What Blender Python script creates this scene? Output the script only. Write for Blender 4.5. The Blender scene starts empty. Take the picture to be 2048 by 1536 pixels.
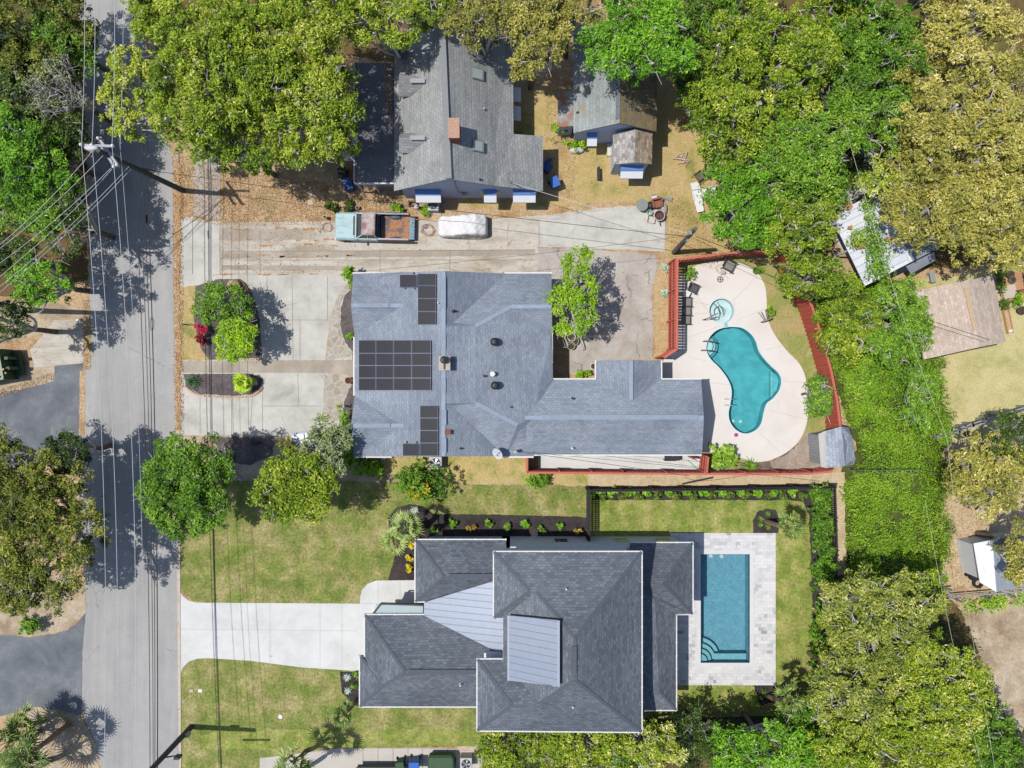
import bpy, math, random
import numpy as np
from mathutils import Vector, Matrix
from mathutils.geometry import tessellate_polygon
R = math.radians
scene = bpy.context.scene
COL = scene.collection
# ------------------------------------------------------------------ camera
CAM_H = 51.0
S = 0.035                       # metres per photo pixel on the ground
cam_d = bpy.data.cameras.new('camera'); cam = bpy.data.objects.new('camera', cam_d); COL.objects.link(cam)
cam.location = (0, 0, CAM_H); cam.rotation_euler = (0, 0, 0)
cam_d.sensor_width = 36; cam_d.lens = 36 * (CAM_H / S) / 2048
cam_d.clip_end = 1000; cam_d.clip_start = 0.5
scene.camera = cam
# ------------------------------------------------------------------ sky and sun (sun stands in the west, high)
SUN_EL = 65.0
world = bpy.data.worlds.new('World'); scene.world = world; world.use_nodes = True
wn = world.node_tree.nodes; wl = world.node_tree.links
sky = wn.new('ShaderNodeTexSky'); sky.sky_type = 'NISHITA'; sky.sun_disc = False
sky.sun_elevation = R(SUN_EL); sky.sun_rotation = R(-90); sky.air_density = 1.0; sky.dust_density = 1.0
bg = wn['Background']; wl.new(sky.outputs[0], bg.inputs[0]); bg.inputs[1].default_value = 0.13
sun_d = bpy.data.lights.new('sun', 'SUN'); sun = bpy.data.objects.new('sun', sun_d); COL.objects.link(sun)
sun_d.energy = 4.6; sun_d.angle = R(0.5); sun_d.color = (1.0, 0.955, 0.88)
d = Vector((math.cos(R(SUN_EL)), -0.012, -math.sin(R(SUN_EL))))
sun.rotation_euler = d.to_track_quat('-Z', 'Y').to_euler(); sun.location = (-30, 0, 60)
vs = scene.view_settings; vs.view_transform = 'Standard'; vs.look = 'None'; vs.gamma = 1; vs.exposure = 0.35
# ------------------------------------------------------------------ helpers
def W(px, py, z=0.0):
    k = S * (1 - z / CAM_H)
    return ((px - 1024) * k, (768 - py) * k, z)
def lin(v):
    v = v / 255.0
    return v / 12.92 if v <= 0.04045 else ((v + 0.055) / 1.055) ** 2.4
def P(r, g, b, f=1.9):          # base colour of a surface that shows as (r,g,b) in full sun
    return (min(lin(r) / f, .85), min(lin(g) / f, .85), min(lin(b) / f, .85), 1)
ORG = {}
def tag(o, label=None, cat=None, group=None, kind=None):
    if label: o['label'] = label
    if cat: o['category'] = cat
    if group: o['group'] = group
    if kind: o['kind'] = kind
    return o
def thing(name, label, cat, loc=(0, 0, 0), group=None):
    o = bpy.data.objects.new(name, None); COL.objects.link(o); o.location = loc
    o.empty_display_size = .3
    ORG[o.name] = Vector(loc)
    return tag(o, label, cat, group)
def children(o): return [c for c in bpy.data.objects if c.parent == o]
def copy_tree(o, parent=None):
    c = o.copy(); COL.objects.link(c); c.parent = parent
    for ch in children(o): copy_tree(ch, c)
    return c
def auto_uv(me):
    uv = me.uv_layers.new(name='UVMap').data
    V = me.vertices
    for p in me.polygons:
        n = p.normal
        if abs(n.z) > 0.995: u = Vector((1, 0, 0)); v = Vector((0, 1, 0))
        else:
            u = Vector((0, 0, 1)).cross(n).normalized(); v = n.cross(u).normalized()
        for li in p.loop_indices:
            co = V[me.loops[li].vertex_index].co
            uv[li].uv = (co.dot(u), co.dot(v))
class MB:
    def __init__(s): s.v = []; s.f = []; s.m = []; s.cur = 0
    def add(s, vs_, fs):
        b = len(s.v); s.v += [tuple(q) for q in vs_]
        for f in fs: s.f.append(tuple(b + i for i in f)); s.m.append(s.cur)
        return s
    def box(s, cx, cy, z0, sx, sy, sz, rz=0.0, ax=0.0, ay=0.0, taper=1.0):
        c = Matrix.Rotation(rz, 3, 'Z') @ Matrix.Rotation(ay, 3, 'Y') @ Matrix.Rotation(ax, 3, 'X')
        P_ = []
        for k, zz in ((1, 0), (taper, sz)):
            for a, b in ((-1, -1), (1, -1), (1, 1), (-1, 1)):
                q = c @ Vector((a * sx / 2 * k, b * sy / 2 * k, zz)); P_.append((q.x + cx, q.y + cy, q.z + z0))
        return s.add(P_, [(3, 2, 1, 0), (4, 5, 6, 7), (0, 1, 5, 4), (1, 2, 6, 5), (2, 3, 7, 6), (3, 0, 4, 7)])
    def quad(s, a, b, c, d_): return s.add([a, b, c, d_], [(0, 1, 2, 3)])
    def prism(s, pts, z0, z1):
        n = len(pts)
        a = sum(pts[i][0] * pts[(i + 1) % n][1] - pts[(i + 1) % n][0] * pts[i][1] for i in range(n))
        if a < 0: pts = pts[::-1]
        vv = [(p[0], p[1], z0) for p in pts] + [(p[0], p[1], z1) for p in pts]
        return s.add(vv, [tuple(range(n - 1, -1, -1)), tuple(range(n, 2 * n))] + [(i, (i + 1) % n, n + (i + 1) % n, n + i) for i in range(n)])
    def cyl(s, cx, cy, z0, r0, h, r1=None, n=16, cap=True):
        r1 = r0 if r1 is None else r1
        vv = [(cx + r0 * math.cos(t), cy + r0 * math.sin(t), z0) for t in [2 * math.pi * i / n for i in range(n)]]
        vv += [(cx + r1 * math.cos(t), cy + r1 * math.sin(t), z0 + h) for t in [2 * math.pi * i / n for i in range(n)]]
        fs = [(i, (i + 1) % n, n + (i + 1) % n, n + i) for i in range(n)]
        if cap: fs += [tuple(range(n - 1, -1, -1)), tuple(range(n, 2 * n))]
        return s.add(vv, fs)
    def lathe(s, cx, cy, prof, n=18):       # prof [(r,z)...]
        vv = [(cx + r * math.cos(2 * math.pi * i / n), cy + r * math.sin(2 * math.pi * i / n), z) for r, z in prof for i in range(n)]
        fs = [(k * n + i, k * n + (i + 1) % n, (k + 1) * n + (i + 1) % n, (k + 1) * n + i) for k in range(len(prof) - 1) for i in range(n)]
        return s.add(vv, fs)
    def tube(s, pts, r, n=6, r1=None):
        pts = [Vector(p) for p in pts]; r1 = r if r1 is None else r1
        vv = []; m = len(pts)
        for i, p in enumerate(pts):
            t = (pts[min(i + 1, m - 1)] - pts[max(i - 1, 0)]).normalized()
            a = t.cross(Vector((0, 0, 1)) if abs(t.z) < .9 else Vector((1, 0, 0))).normalized(); b = t.cross(a)
            rr = r + (r1 - r) * i / max(1, m - 1)
            for k in range(n):
                an = 2 * math.pi * k / n
                vv.append(p + (a * math.cos(an) + b * math.sin(an)) * rr)
        fs = [(i * n + k, (i + 1) * n + k, (i + 1) * n + (k + 1) % n, i * n + (k + 1) % n) for i in range(m - 1) for k in range(n)]
        fs += [tuple(range(n)), tuple(range(m * n - 1, (m - 1) * n - 1, -1))]
        return s.add(vv, fs)
    def beam(s, a, b, w, h):        # rectangular bar between two points, top at the points
        a = Vector(a); b = Vector(b); t = (b - a); L = t.length; t.normalize()
        q = t.cross(Vector((0, 0, 1)));
        if q.length < 1e-4: q = Vector((1, 0, 0))
        q.normalize(); u = q.cross(t)
        vv = [a + q * sx * w / 2 + u * sz for sz in (-h, 0) for sx in (-1, 1)] + [b + q * sx * w / 2 + u * sz for sz in (-h, 0) for sx in (-1, 1)]
        return s.add(vv, [(0, 1, 5, 4), (2, 6, 7, 3), (0, 4, 6, 2), (1, 3, 7, 5), (0, 2, 3, 1), (4, 5, 7, 6)])
    def ell(s, c, r, n=10, m=7):
        prof = []
        vv = []
        for j in range(m + 1):
            ph = math.pi * j / m
            for i in range(n):
                th = 2 * math.pi * i / n
                vv.append((c[0] + r[0] * math.sin(ph) * math.cos(th), c[1] + r[1] * math.sin(ph) * math.sin(th), c[2] + r[2] * math.cos(ph)))
        fs = [(j * n + i, (j + 1) * n + i, (j + 1) * n + (i + 1) % n, j * n + (i + 1) % n) for j in range(m) for i in range(n)]
        return s.add(vv, fs)
    def build(s, name, mat, parent=None, loc=None, bevel=0.0, smooth=False):
        me = bpy.data.meshes.new(name)
        if parent is not None: org = ORG[parent.name]
        elif loc is not None: org = Vector(loc)
        else: org = Vector((0, 0, 0))
        me.from_pydata([(p[0] - org.x, p[1] - org.y, p[2] - org.z) for p in s.v], [], s.f)
        for mm in (mat if isinstance(mat, (list, tuple)) else [mat]): me.materials.append(mm)
        if isinstance(mat, (list, tuple)): me.polygons.foreach_set('material_index', s.m)
        me.update(calc_edges=True); auto_uv(me)
        if smooth: me.shade_smooth()
        o = bpy.data.objects.new(name, me); COL.objects.link(o)
        if parent is not None: o.parent = parent
        else: o.location = org
        ORG[o.name] = org
        if bevel:
            b = o.modifiers.new('bevel', 'BEVEL'); b.width = bevel; b.segments = 2; b.limit_method = 'ANGLE'
        return o
def setting(name, o_): return tag(o_, kind='structure')
def catmull(pts, closed=True, k=6):
    out = []; n = len(pts)
    rng = range(n) if closed else range(n - 1)
    g = (lambda i: pts[i % n]) if closed else (lambda i: pts[max(0, min(n - 1, i))])
    for i in rng:
        p0, p1, p2, p3 = g(i - 1), g(i), g(i + 1), g(i + 2)
        for j in range(k):
            t = j / k
            out.append(tuple(.5 * ((2 * p1[c]) + (-p0[c] + p2[c]) * t + (2 * p0[c] - 5 * p1[c] + 4 * p2[c] - p3[c]) * t * t + (-p0[c] + 3 * p1[c] - 3 * p2[c] + p3[c]) * t ** 3) for c in range(len(p1))))
    if not closed: out.append(tuple(pts[-1]))
    return out
def rough_edge(pts, amp, step, seed=1):     # pts metres, closed
    rg = random.Random(seed); out = []; n = len(pts)
    for i in range(n):
        a = pts[i]; b = pts[(i + 1) % n]; L = math.hypot(b[0] - a[0], b[1] - a[1]); k = max(1, int(L / step))
        for j in range(k):
            t = j / k; f = amp if j else amp * .4
            out.append((a[0] + (b[0] - a[0]) * t + rg.uniform(-f, f), a[1] + (b[1] - a[1]) * t + rg.uniform(-f, f)))
    return out
def sheet(name, pts_px, z, mat, jit=0.0, step=.35, smooth=False, holes=(), kind='structure', seed=1, k=6):
    pts = catmull(pts_px, True, k) if smooth else pts_px
    pm = [W(*p)[:2] for p in pts]
    if jit: pm = rough_edge(pm, jit, step, seed)
    loops = [[Vector((p[0], p[1], z)) for p in pm]] + [[Vector((p[0], p[1], z)) for p in h] for h in holes]
    tri = tessellate_polygon(loops)
    vv = [q for l in loops for q in l]
    b = MB(); fs = []
    for t in tri:
        a, c, d_ = (vv[i] for i in t)
        fs.append(t if (c - a).cross(d_ - a).z > 0 else t[::-1])
    b.add(vv, fs)
    o = b.build(name, mat); tag(o, kind=kind); return o
# ------------------------------------------------------------------ materials
def nodes(m):
    m.use_nodes = True; return m.node_tree.nodes, m.node_tree.links
def ramp(n, cols):
    r = n.new('ShaderNodeValToRGB'); e = r.color_ramp.elements
    while len(e) > 1: e.remove(e[-1])
    e[0].position = cols[0][0]; e[0].color = cols[0][1]
    for p, c in cols[1:]:
        q = e.new(p); q.color = c
    return r
def noise(n, l, vec, scale, detail=5, rough=.6, dist=0.0):
    t = n.new('ShaderNodeTexNoise'); t.inputs['Scale'].default_value = scale; t.inputs['Detail'].default_value = detail
    t.inputs['Roughness'].default_value = rough; t.inputs['Distortion'].default_value = dist; l.new(vec, t.inputs['Vector']); return t
def mul(n, l, a, lo, hi, fac, bl='MULTIPLY'):
    mr = n.new('ShaderNodeMapRange'); mr.inputs['From Min'].default_value = .25; mr.inputs['From Max'].default_value = .75
    mr.inputs['To Min'].default_value = lo; mr.inputs['To Max'].default_value = hi; l.new(fac, mr.inputs['Value'])
    mx = n.new('ShaderNodeVectorMath'); mx.operation = 'SCALE'; l.new(a, mx.inputs[0]); l.new(mr.outputs[0], mx.inputs['Scale']); return mx.outputs[0]
def bumpn(n, l, h, bsdf, strength, dist):
    b = n.new('ShaderNodeBump'); b.inputs['Strength'].default_value = strength; b.inputs['Distance'].default_value = dist
    l.new(h, b.inputs['Height']); l.new(b.outputs[0], bsdf.inputs['Normal'])
MATS = {}
def mat_ground(name, cols, s1=.4, s2=7, lo=.75, hi=1.25, bump=.5, bd=.05, rough=.95, s3=None, lo3=.85, hi3=1.15, stretch=None, spots=None, cracks=None, joints=None, sod=None):
    m = bpy.data.materials.new(name); n, l = nodes(m); bs = n['Principled BSDF']
    tc = n.new('ShaderNodeTexCoord'); vec = tc.outputs['Object']
    if stretch:
        mp = n.new('ShaderNodeMapping'); mp.inputs['Scale'].default_value = stretch; l.new(vec, mp.inputs[0]); v1 = mp.outputs[0]
    else: v1 = vec
    a = noise(n, l, v1, s1, 8, .65, .3); r = ramp(n, cols); l.new(a.outputs[0], r.inputs[0])
    b = noise(n, l, vec, s2, 4, .7)
    c = mul(n, l, r.outputs[0], lo, hi, b.outputs[0])
    if s3:
        e = noise(n, l, vec, s3, 3, .6); c = mul(n, l, c, lo3, hi3, e.outputs[0])
    if sod:              # laid strips of turf, each a little different
        br = n.new('ShaderNodeTexBrick'); br.inputs['Scale'].default_value = 1; br.inputs['Brick Width'].default_value = sod[0]; br.inputs['Row Height'].default_value = sod[1]; br.inputs['Mortar Size'].default_value = .0
        br.inputs['Color1'].default_value = (sod[2],) * 3 + (1,); br.inputs['Color2'].default_value = (2 - sod[2],) * 3 + (1,); l.new(vec, br.inputs['Vector'])
        mx = n.new('ShaderNodeMix'); mx.data_type = 'RGBA'; mx.blend_type = 'MULTIPLY'; mx.inputs[0].default_value = 1; l.new(c, mx.inputs[6]); l.new(br.outputs['Color'], mx.inputs[7]); c = mx.outputs[2]
    if spots:            # (scale, threshold, colour): scattered bits such as leaves
        for sc, th, colr in spots:
            q = noise(n, l, vec, sc, 2, .8, .6); g = n.new('ShaderNodeMath'); g.operation = 'GREATER_THAN'; g.inputs[1].default_value = th; l.new(q.outputs[0], g.inputs[0])
            mx = n.new('ShaderNodeMix'); mx.data_type = 'RGBA'; l.new(g.outputs[0], mx.inputs[0]); l.new(c, mx.inputs[6]); mx.inputs[7].default_value = colr; c = mx.outputs[2]
    if cracks:           # (scale, width, colour)
        sc, wd, colr = cracks
        dn = noise(n, l, vec, 1.2, 3, .6); ad = n.new('ShaderNodeMixRGB'); ad.blend_type = 'LINEAR_LIGHT'; ad.inputs[0].default_value = .35; l.new(vec, ad.inputs[1]); l.new(dn.outputs['Color'], ad.inputs[2])
        vo = n.new('ShaderNodeTexVoronoi'); vo.feature = 'DISTANCE_TO_EDGE'; vo.inputs['Scale'].default_value = sc; l.new(ad.outputs[0], vo.inputs['Vector'])
        g = n.new('ShaderNodeMath'); g.operation = 'LESS_THAN'; g.inputs[1].default_value = wd; l.new(vo.outputs['Distance'], g.inputs[0])
        g2 = noise(n, l, vec, .35, 2); g3 = n.new('ShaderNodeMath'); g3.operation = 'GREATER_THAN'; g3.inputs[1].default_value = .5; l.new(g2.outputs[0], g3.inputs[0])
        g4 = n.new('ShaderNodeMath'); g4.operation = 'MULTIPLY'; l.new(g.outputs[0], g4.inputs[0]); l.new(g3.outputs[0], g4.inputs[1])
        g5 = n.new('ShaderNodeMath'); g5.operation = 'MULTIPLY'; g5.inputs[1].default_value = .7; l.new(g4.outputs[0], g5.inputs[0])
        mx = n.new('ShaderNodeMix'); mx.data_type = 'RGBA'; l.new(g5.outputs[0], mx.inputs[0]); l.new(c, mx.inputs[6]); mx.inputs[7].default_value = colr; c = mx.outputs[2]
    l.new(c, bs.inputs['Base Color']); bs.inputs['Roughness'].default_value = rough; bs.inputs['Specular IOR Level'].default_value = .15
    if bump: bumpn(n, l, b.outputs[0], bs, bump, bd)
    MATS[name] = m; return m
def mat_plain(name, col, rough=.6, metal=0.0, var=.12, sc=3.0, spec=.3, coat=0.0):
    m = bpy.data.materials.new(name); n, l = nodes(m); bs = n['Principled BSDF']
    tc = n.new('ShaderNodeTexCoord'); a = noise(n, l, tc.outputs['Object'], sc, 6, .65)
    rgb = n.new('ShaderNodeRGB'); rgb.outputs[0].default_value = col
    c = mul(n, l, rgb.outputs[0], 1 - var, 1 + var, a.outputs[0]); l.new(c, bs.inputs['Base Color'])
    bs.inputs['Roughness'].default_value = rough; bs.inputs['Metallic'].default_value = metal; bs.inputs['Specular IOR Level'].default_value = spec
    bs.inputs['Coat Weight'].default_value = coat
    MATS[name] = m; return m
def mat_shingle(name, cols, w=.33, h=.19, dark=.55, mort=.022, patch=.25, v=.3, stain=None, coursevar=.15):
    m = bpy.data.materials.new(name); n, l = nodes(m); bs = n['Principled BSDF']
    uv = n.new('ShaderNodeUVMap'); uv.uv_map = 'UVMap'; vec = uv.outputs[0]
    br = n.new('ShaderNodeTexBrick'); br.inputs['Scale'].default_value = 1; br.inputs['Brick Width'].default_value = w; br.inputs['Row Height'].default_value = h
    br.inputs['Mortar Size'].default_value = mort; br.inputs['Mortar Smooth'].default_value = .6; br.inputs['Bias'].default_value = 0; br.offset = .5; br.squash = 1
    br.inputs['Color1'].default_value = (1 - v, 1 - v, 1 - v, 1); br.inputs['Color2'].default_value = (1 + v, 1 + v, 1 + v, 1); br.inputs['Mortar'].default_value = (dark, dark, dark * 1.05, 1)
    l.new(vec, br.inputs['Vector'])
    a = noise(n, l, vec, patch, 6, .6, .4); r = ramp(n, cols); l.new(a.outputs[0], r.inputs[0])
    mx = n.new('ShaderNodeMix'); mx.data_type = 'RGBA'; mx.blend_type = 'MULTIPLY'; mx.inputs[0].default_value = 1; l.new(r.outputs[0], mx.inputs[6]); l.new(br.outputs['Color'], mx.inputs[7])
    f = noise(n, l, vec, 9, 3, .7); c = mul(n, l, mx.outputs[2], .8, 1.2, f.outputs[0])
    mp = n.new('ShaderNodeMapping'); mp.inputs['Scale'].default_value = (.15, 3.5, 1); l.new(vec, mp.inputs[0])
    f2 = noise(n, l, mp.outputs[0], 1, 3, .6); c = mul(n, l, c, 1 - coursevar, 1 + coursevar, f2.outputs[0])
    if stain:            # (scale, lo, hi, colour)
        sc, lo, hi, colr = stain
        q = noise(n, l, vec, sc, 8, .75, .2); mr = n.new('ShaderNodeMapRange'); mr.inputs['From Min'].default_value = lo; mr.inputs['From Max'].default_value = hi; l.new(q.outputs[0], mr.inputs['Value'])
        m2 = n.new('ShaderNodeMix'); m2.data_type = 'RGBA'; l.new(mr.outputs[0], m2.inputs[0]); l.new(c, m2.inputs[6]); m2.inputs[7].default_value = colr; c = m2.outputs[2]
    l.new(c, bs.inputs['Base Color']); bs.inputs['Roughness'].default_value = .92; bs.inputs['Specular IOR Level'].default_value = .2
    bumpn(n, l, br.outputs['Fac'], bs, -.5, .015)
    MATS[name] = m; return m
def mat_boards(name, c1, c2, w, axis='u', rough=.7, gap=.08, var=.12, metal=0.0, gapcol=.35):
    """stripes along one UV axis: siding, fence boards, standing seams"""
    m = bpy.data.materials.new(name); n, l = nodes(m); bs = n['Principled BSDF']
    uv = n.new('ShaderNodeUVMap'); uv.uv_map = 'UVMap'; sp = n.new('ShaderNodeSeparateXYZ'); l.new(uv.outputs[0], sp.inputs[0])
    dv = n.new('ShaderNodeMath'); dv.operation = 'DIVIDE'; dv.inputs[1].default_value = w; l.new(sp.outputs[0 if axis == 'u' else 1], dv.inputs[0])
    fl = n.new('ShaderNodeMath'); fl.operation = 'FLOOR'; l.new(dv.outputs[0], fl.inputs[0]); fr = n.new('ShaderNodeMath'); fr.operation = 'FRACT'; l.new(dv.outputs[0], fr.inputs[0])
    wn_ = n.new('ShaderNodeTexWhiteNoise'); wn_.noise_dimensions = '1D'; l.new(fl.outputs[0], wn_.inputs['W'])
    mx = n.new('ShaderNodeMix'); mx.data_type = 'RGBA'; l.new(wn_.outputs['Value'], mx.inputs[0]); mx.inputs[6].default_value = c1; mx.inputs[7].default_value = c2
    g = n.new('ShaderNodeMath'); g.operation = 'GREATER_THAN'; g.inputs[1].default_value = gap; l.new(fr.outputs[0], g.inputs[0])
    mr = n.new('ShaderNodeMapRange'); mr.inputs['To Min'].default_value = gapcol; mr.inputs['To Max'].default_value = 1; l.new(g.outputs[0], mr.inputs['Value'])
    sc = n.new('ShaderNodeVectorMath'); sc.operation = 'SCALE'; l.new(mx.outputs[2], sc.inputs[0]); l.new(mr.outputs[0], sc.inputs['Scale'])
    f = noise(n, l, uv.outputs[0], 2.5, 6, .7); c = mul(n, l, sc.outputs[0], 1 - var, 1 + var, f.outputs[0])
    l.new(c, bs.inputs['Base Color']); bs.inputs['Roughness'].default_value = rough; bs.inputs['Metallic'].default_value = metal; bs.inputs['Specular IOR Level'].default_value = .25
    bumpn(n, l, g.outputs[0], bs, .4, .02)
    MATS[name] = m; return m
def mat_leaf(name, cols, trans=.22, rough=.55):
    m = bpy.data.materials.new(name); n, l = nodes(m); bs = n['Principled BSDF']
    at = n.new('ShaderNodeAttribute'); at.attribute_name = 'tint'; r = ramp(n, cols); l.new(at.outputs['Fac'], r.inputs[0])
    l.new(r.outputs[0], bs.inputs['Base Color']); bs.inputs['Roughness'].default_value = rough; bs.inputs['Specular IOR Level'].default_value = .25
    tr = n.new('ShaderNodeBsdfTranslucent'); l.new(r.outputs[0], tr.inputs[0]); mx = n.new('ShaderNodeMixShader'); mx.inputs[0].default_value = trans
    l.new(bs.outputs[0], mx.inputs[1]); l.new(tr.outputs[0], mx.inputs[2]); l.new(mx.outputs[0], n['Material Output'].inputs[0])
    MATS[name] = m; return m
def F(r, g, b): return P(r, g, b, 1.0)
# ground kinds
LITTER = mat_ground('leaf_litter', [(.3, P(158, 130, 98)), (.42, P(190, 156, 118)), (.52, P(212, 184, 148)), (.6, P(188, 164, 124)), (.7, P(158, 152, 98))], .5, 7, .6, 1.35, .8, .05, spots=[(5, .63, P(206, 156, 108)), (8, .66, P(130, 100, 74))])
DRY = mat_ground('dry_grass', [(.3, P(178, 150, 104)), (.45, P(208, 182, 132)), (.56, P(190, 172, 112)), (.66, P(150, 152, 84)), (.8, P(206, 176, 126))], .45, 8, .68, 1.3, .8, .05, spots=[(6, .67, P(216, 170, 110))])
LAWN = mat_ground('lawn_grass', [(.3, P(104, 128, 54)), (.42, P(128, 142, 70)), (.52, P(152, 152, 90)), (.62, P(178, 168, 118)), (.72, P(140, 146, 76))], .6, 6, .52, 1.48, .9, .06, s3=1.3, lo3=.82, hi3=1.18, sod=(.62, 1.25, .93), spots=[(3.5, .69, P(112, 140, 56)), (7, .7, P(214, 200, 150))])
LAWN2 = mat_ground('bright_lawn_grass', [(.3, P(118, 140, 58)), (.45, P(140, 154, 72)), (.58, P(168, 168, 98)), (.72, P(190, 178, 124))], .8, 6, .56, 1.44, .9, .06, s3=1.2, lo3=.84, hi3=1.16, sod=(.62, 1.3, .92), spots=[(6, .71, P(214, 204, 150))])
PALE = mat_ground('pale_lawn', [(.3, P(168, 168, 104)), (.5, P(206, 196, 140)), (.7, P(224, 208, 160))], .4, 9, .75, 1.25, .6, .04)
SAND = mat_ground('sandy_soil', [(.3, P(190, 168, 134)), (.5, P(218, 198, 164)), (.7, P(200, 174, 138))], .8, 8, .75, 1.22, .6, .03, spots=[(5, .68, P(150, 120, 86))])
DIRT = mat_ground('bare_dirt', [(.3, P(150, 128, 104)), (.45, P(186, 166, 140)), (.58, P(206, 190, 166)), (.72, P(176, 158, 130))], .5, 5, .74, 1.22, .6, .03, s3=1.4, lo3=.86, hi3=1.12, spots=[(5, .66, P(150, 120, 90))])
ASPH = mat_ground('asphalt_road', [(.3, P(162, 162, 162)), (.5, P(178, 177, 176)), (.7, P(191, 190, 187))], .55, 14, .84, 1.14, .3, .01, s3=.8, lo3=.93, hi3=1.07, stretch=(1, .1, 1), spots=[(9, .73, P(122, 120, 118)), (2.2, .76, P(146, 146, 148))], cracks=(.1, .0022, P(146, 146, 146)))
ASPH2 = mat_ground('dark_asphalt', [(.3, P(100, 106, 114)), (.5, P(122, 127, 134)), (.7, P(150, 153, 158))], .45, 14, .85, 1.15, .4, .01, spots=[(12, .73, P(190, 186, 176))])
CONC = mat_ground('old_concrete', [(.28, P(168, 156, 138)), (.42, P(194, 186, 172)), (.55, P(214, 208, 198)), (.66, P(190, 182, 168)), (.75, P(176, 168, 152))], .7, 9, .88, 1.1, .3, .01, stretch=(.35, 1.4, 1), s3=2.5, lo3=.93, hi3=1.07, spots=[(3.2, .66, P(186, 146, 104))], cracks=(.2, .004, P(160, 150, 136)))
CONC2 = mat_ground('grey_concrete', [(.3, P(180, 177, 170)), (.45, P(202, 200, 193)), (.6, P(216, 214, 207)), (.75, P(196, 192, 182))], .5, 9, .93, 1.07, .3, .01, s3=1.8, lo3=.95, hi3=1.05, cracks=(.18, .003, P(166, 162, 154)))
CONC3 = mat_ground('cracked_concrete', [(.3, P(170, 160, 148)), (.5, P(194, 186, 178)), (.7, P(208, 202, 194))], .5, 8, .86, 1.1, .4, .01, s3=2.6, lo3=.92, hi3=1.06, cracks=(.36, .011, P(134, 128, 120)))
CONCW = mat_ground('new_concrete', [(.3, P(212, 213, 210)), (.5, P(226, 227, 226)), (.7, P(234, 234, 231))], .5, 7, .95, 1.04, .2, .01, s3=.7, lo3=.95, hi3=1.04, spots=[(2.4, .72, P(206, 200, 190))])
DECK = mat_ground('pool_deck_concrete', [(.3, P(228, 220, 212)), (.5, P(237, 231, 225)), (.7, P(240, 236, 230))], .4, 12, .97, 1.03, .2, .01)
KERBM = mat_ground('kerb_concrete', [(.3, P(190, 176, 160)), (.5, P(214, 200, 186)), (.7, P(204, 196, 186))], .8, 10, .88, 1.1, .3, .01)
MULCH = mat_ground('dark_mulch', [(.3, P(52, 48, 50)), (.5, P(72, 66, 66)), (.7, P(86, 78, 76))], 1.2, 12, .6, 1.4, .9, .04)
GMULCH = mat_ground('grey_mulch', [(.3, P(88, 80, 80)), (.5, P(112, 104, 104)), (.7, P(134, 124, 122))], 1.2, 12, .6, 1.4, .9, .04)
MATPATH = mat_ground('stained_walk', [(.3, P(164, 154, 138)), (.5, P(182, 172, 158)), (.7, P(198, 190, 178))], .5, 8, .9, 1.1, .3, .01, s3=.6, lo3=.88, hi3=1.1)
TERRA = mat_ground('terracotta_patio', [(.3, P(190, 140, 106)), (.5, P(206, 156, 120)), (.7, P(216, 170, 134))], .6, 9, .9, 1.1, .3, .01)
# flagstone: voronoi cells with pale joints
def mat_flag():
    m = bpy.data.materials.new('flagstone'); n, l = nodes(m); bs = n['Principled BSDF']
    tc = n.new('ShaderNodeTexCoord'); vo = n.new('ShaderNodeTexVoronoi'); vo.inputs['Scale'].default_value = 2.1; l.new(tc.outputs['Object'], vo.inputs['Vector'])
    ve = n.new('ShaderNodeTexVoronoi'); ve.feature = 'DISTANCE_TO_EDGE'; ve.inputs['Scale'].default_value = 2.1; l.new(tc.outputs['Object'], ve.inputs['Vector'])
    sp = n.new('ShaderNodeSeparateColor'); l.new(vo.outputs['Color'], sp.inputs[0]); r = ramp(n, [(.0, P(168, 158, 142)), (.5, P(186, 180, 168)), (1, P(180, 160, 138))]); l.new(sp.outputs[0], r.inputs[0])
    g = n.new('ShaderNodeMath'); g.operation = 'LESS_THAN'; g.inputs[1].default_value = .07; l.new(ve.outputs[0], g.inputs[0])
    mx = n.new('ShaderNodeMix'); mx.data_type = 'RGBA'; l.new(g.outputs[0], mx.inputs[0]); l.new(r.outputs[0], mx.inputs[6]); mx.inputs[7].default_value = P(196, 190, 178)
    f = noise(n, l, tc.outputs['Object'], 6); c = mul(n, l, mx.outputs[2], .85, 1.12, f.outputs[0]); l.new(c, bs.inputs['Base Color']); bs.inputs['Roughness'].default_value = .9; return m
FLAG = mat_flag()
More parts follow.
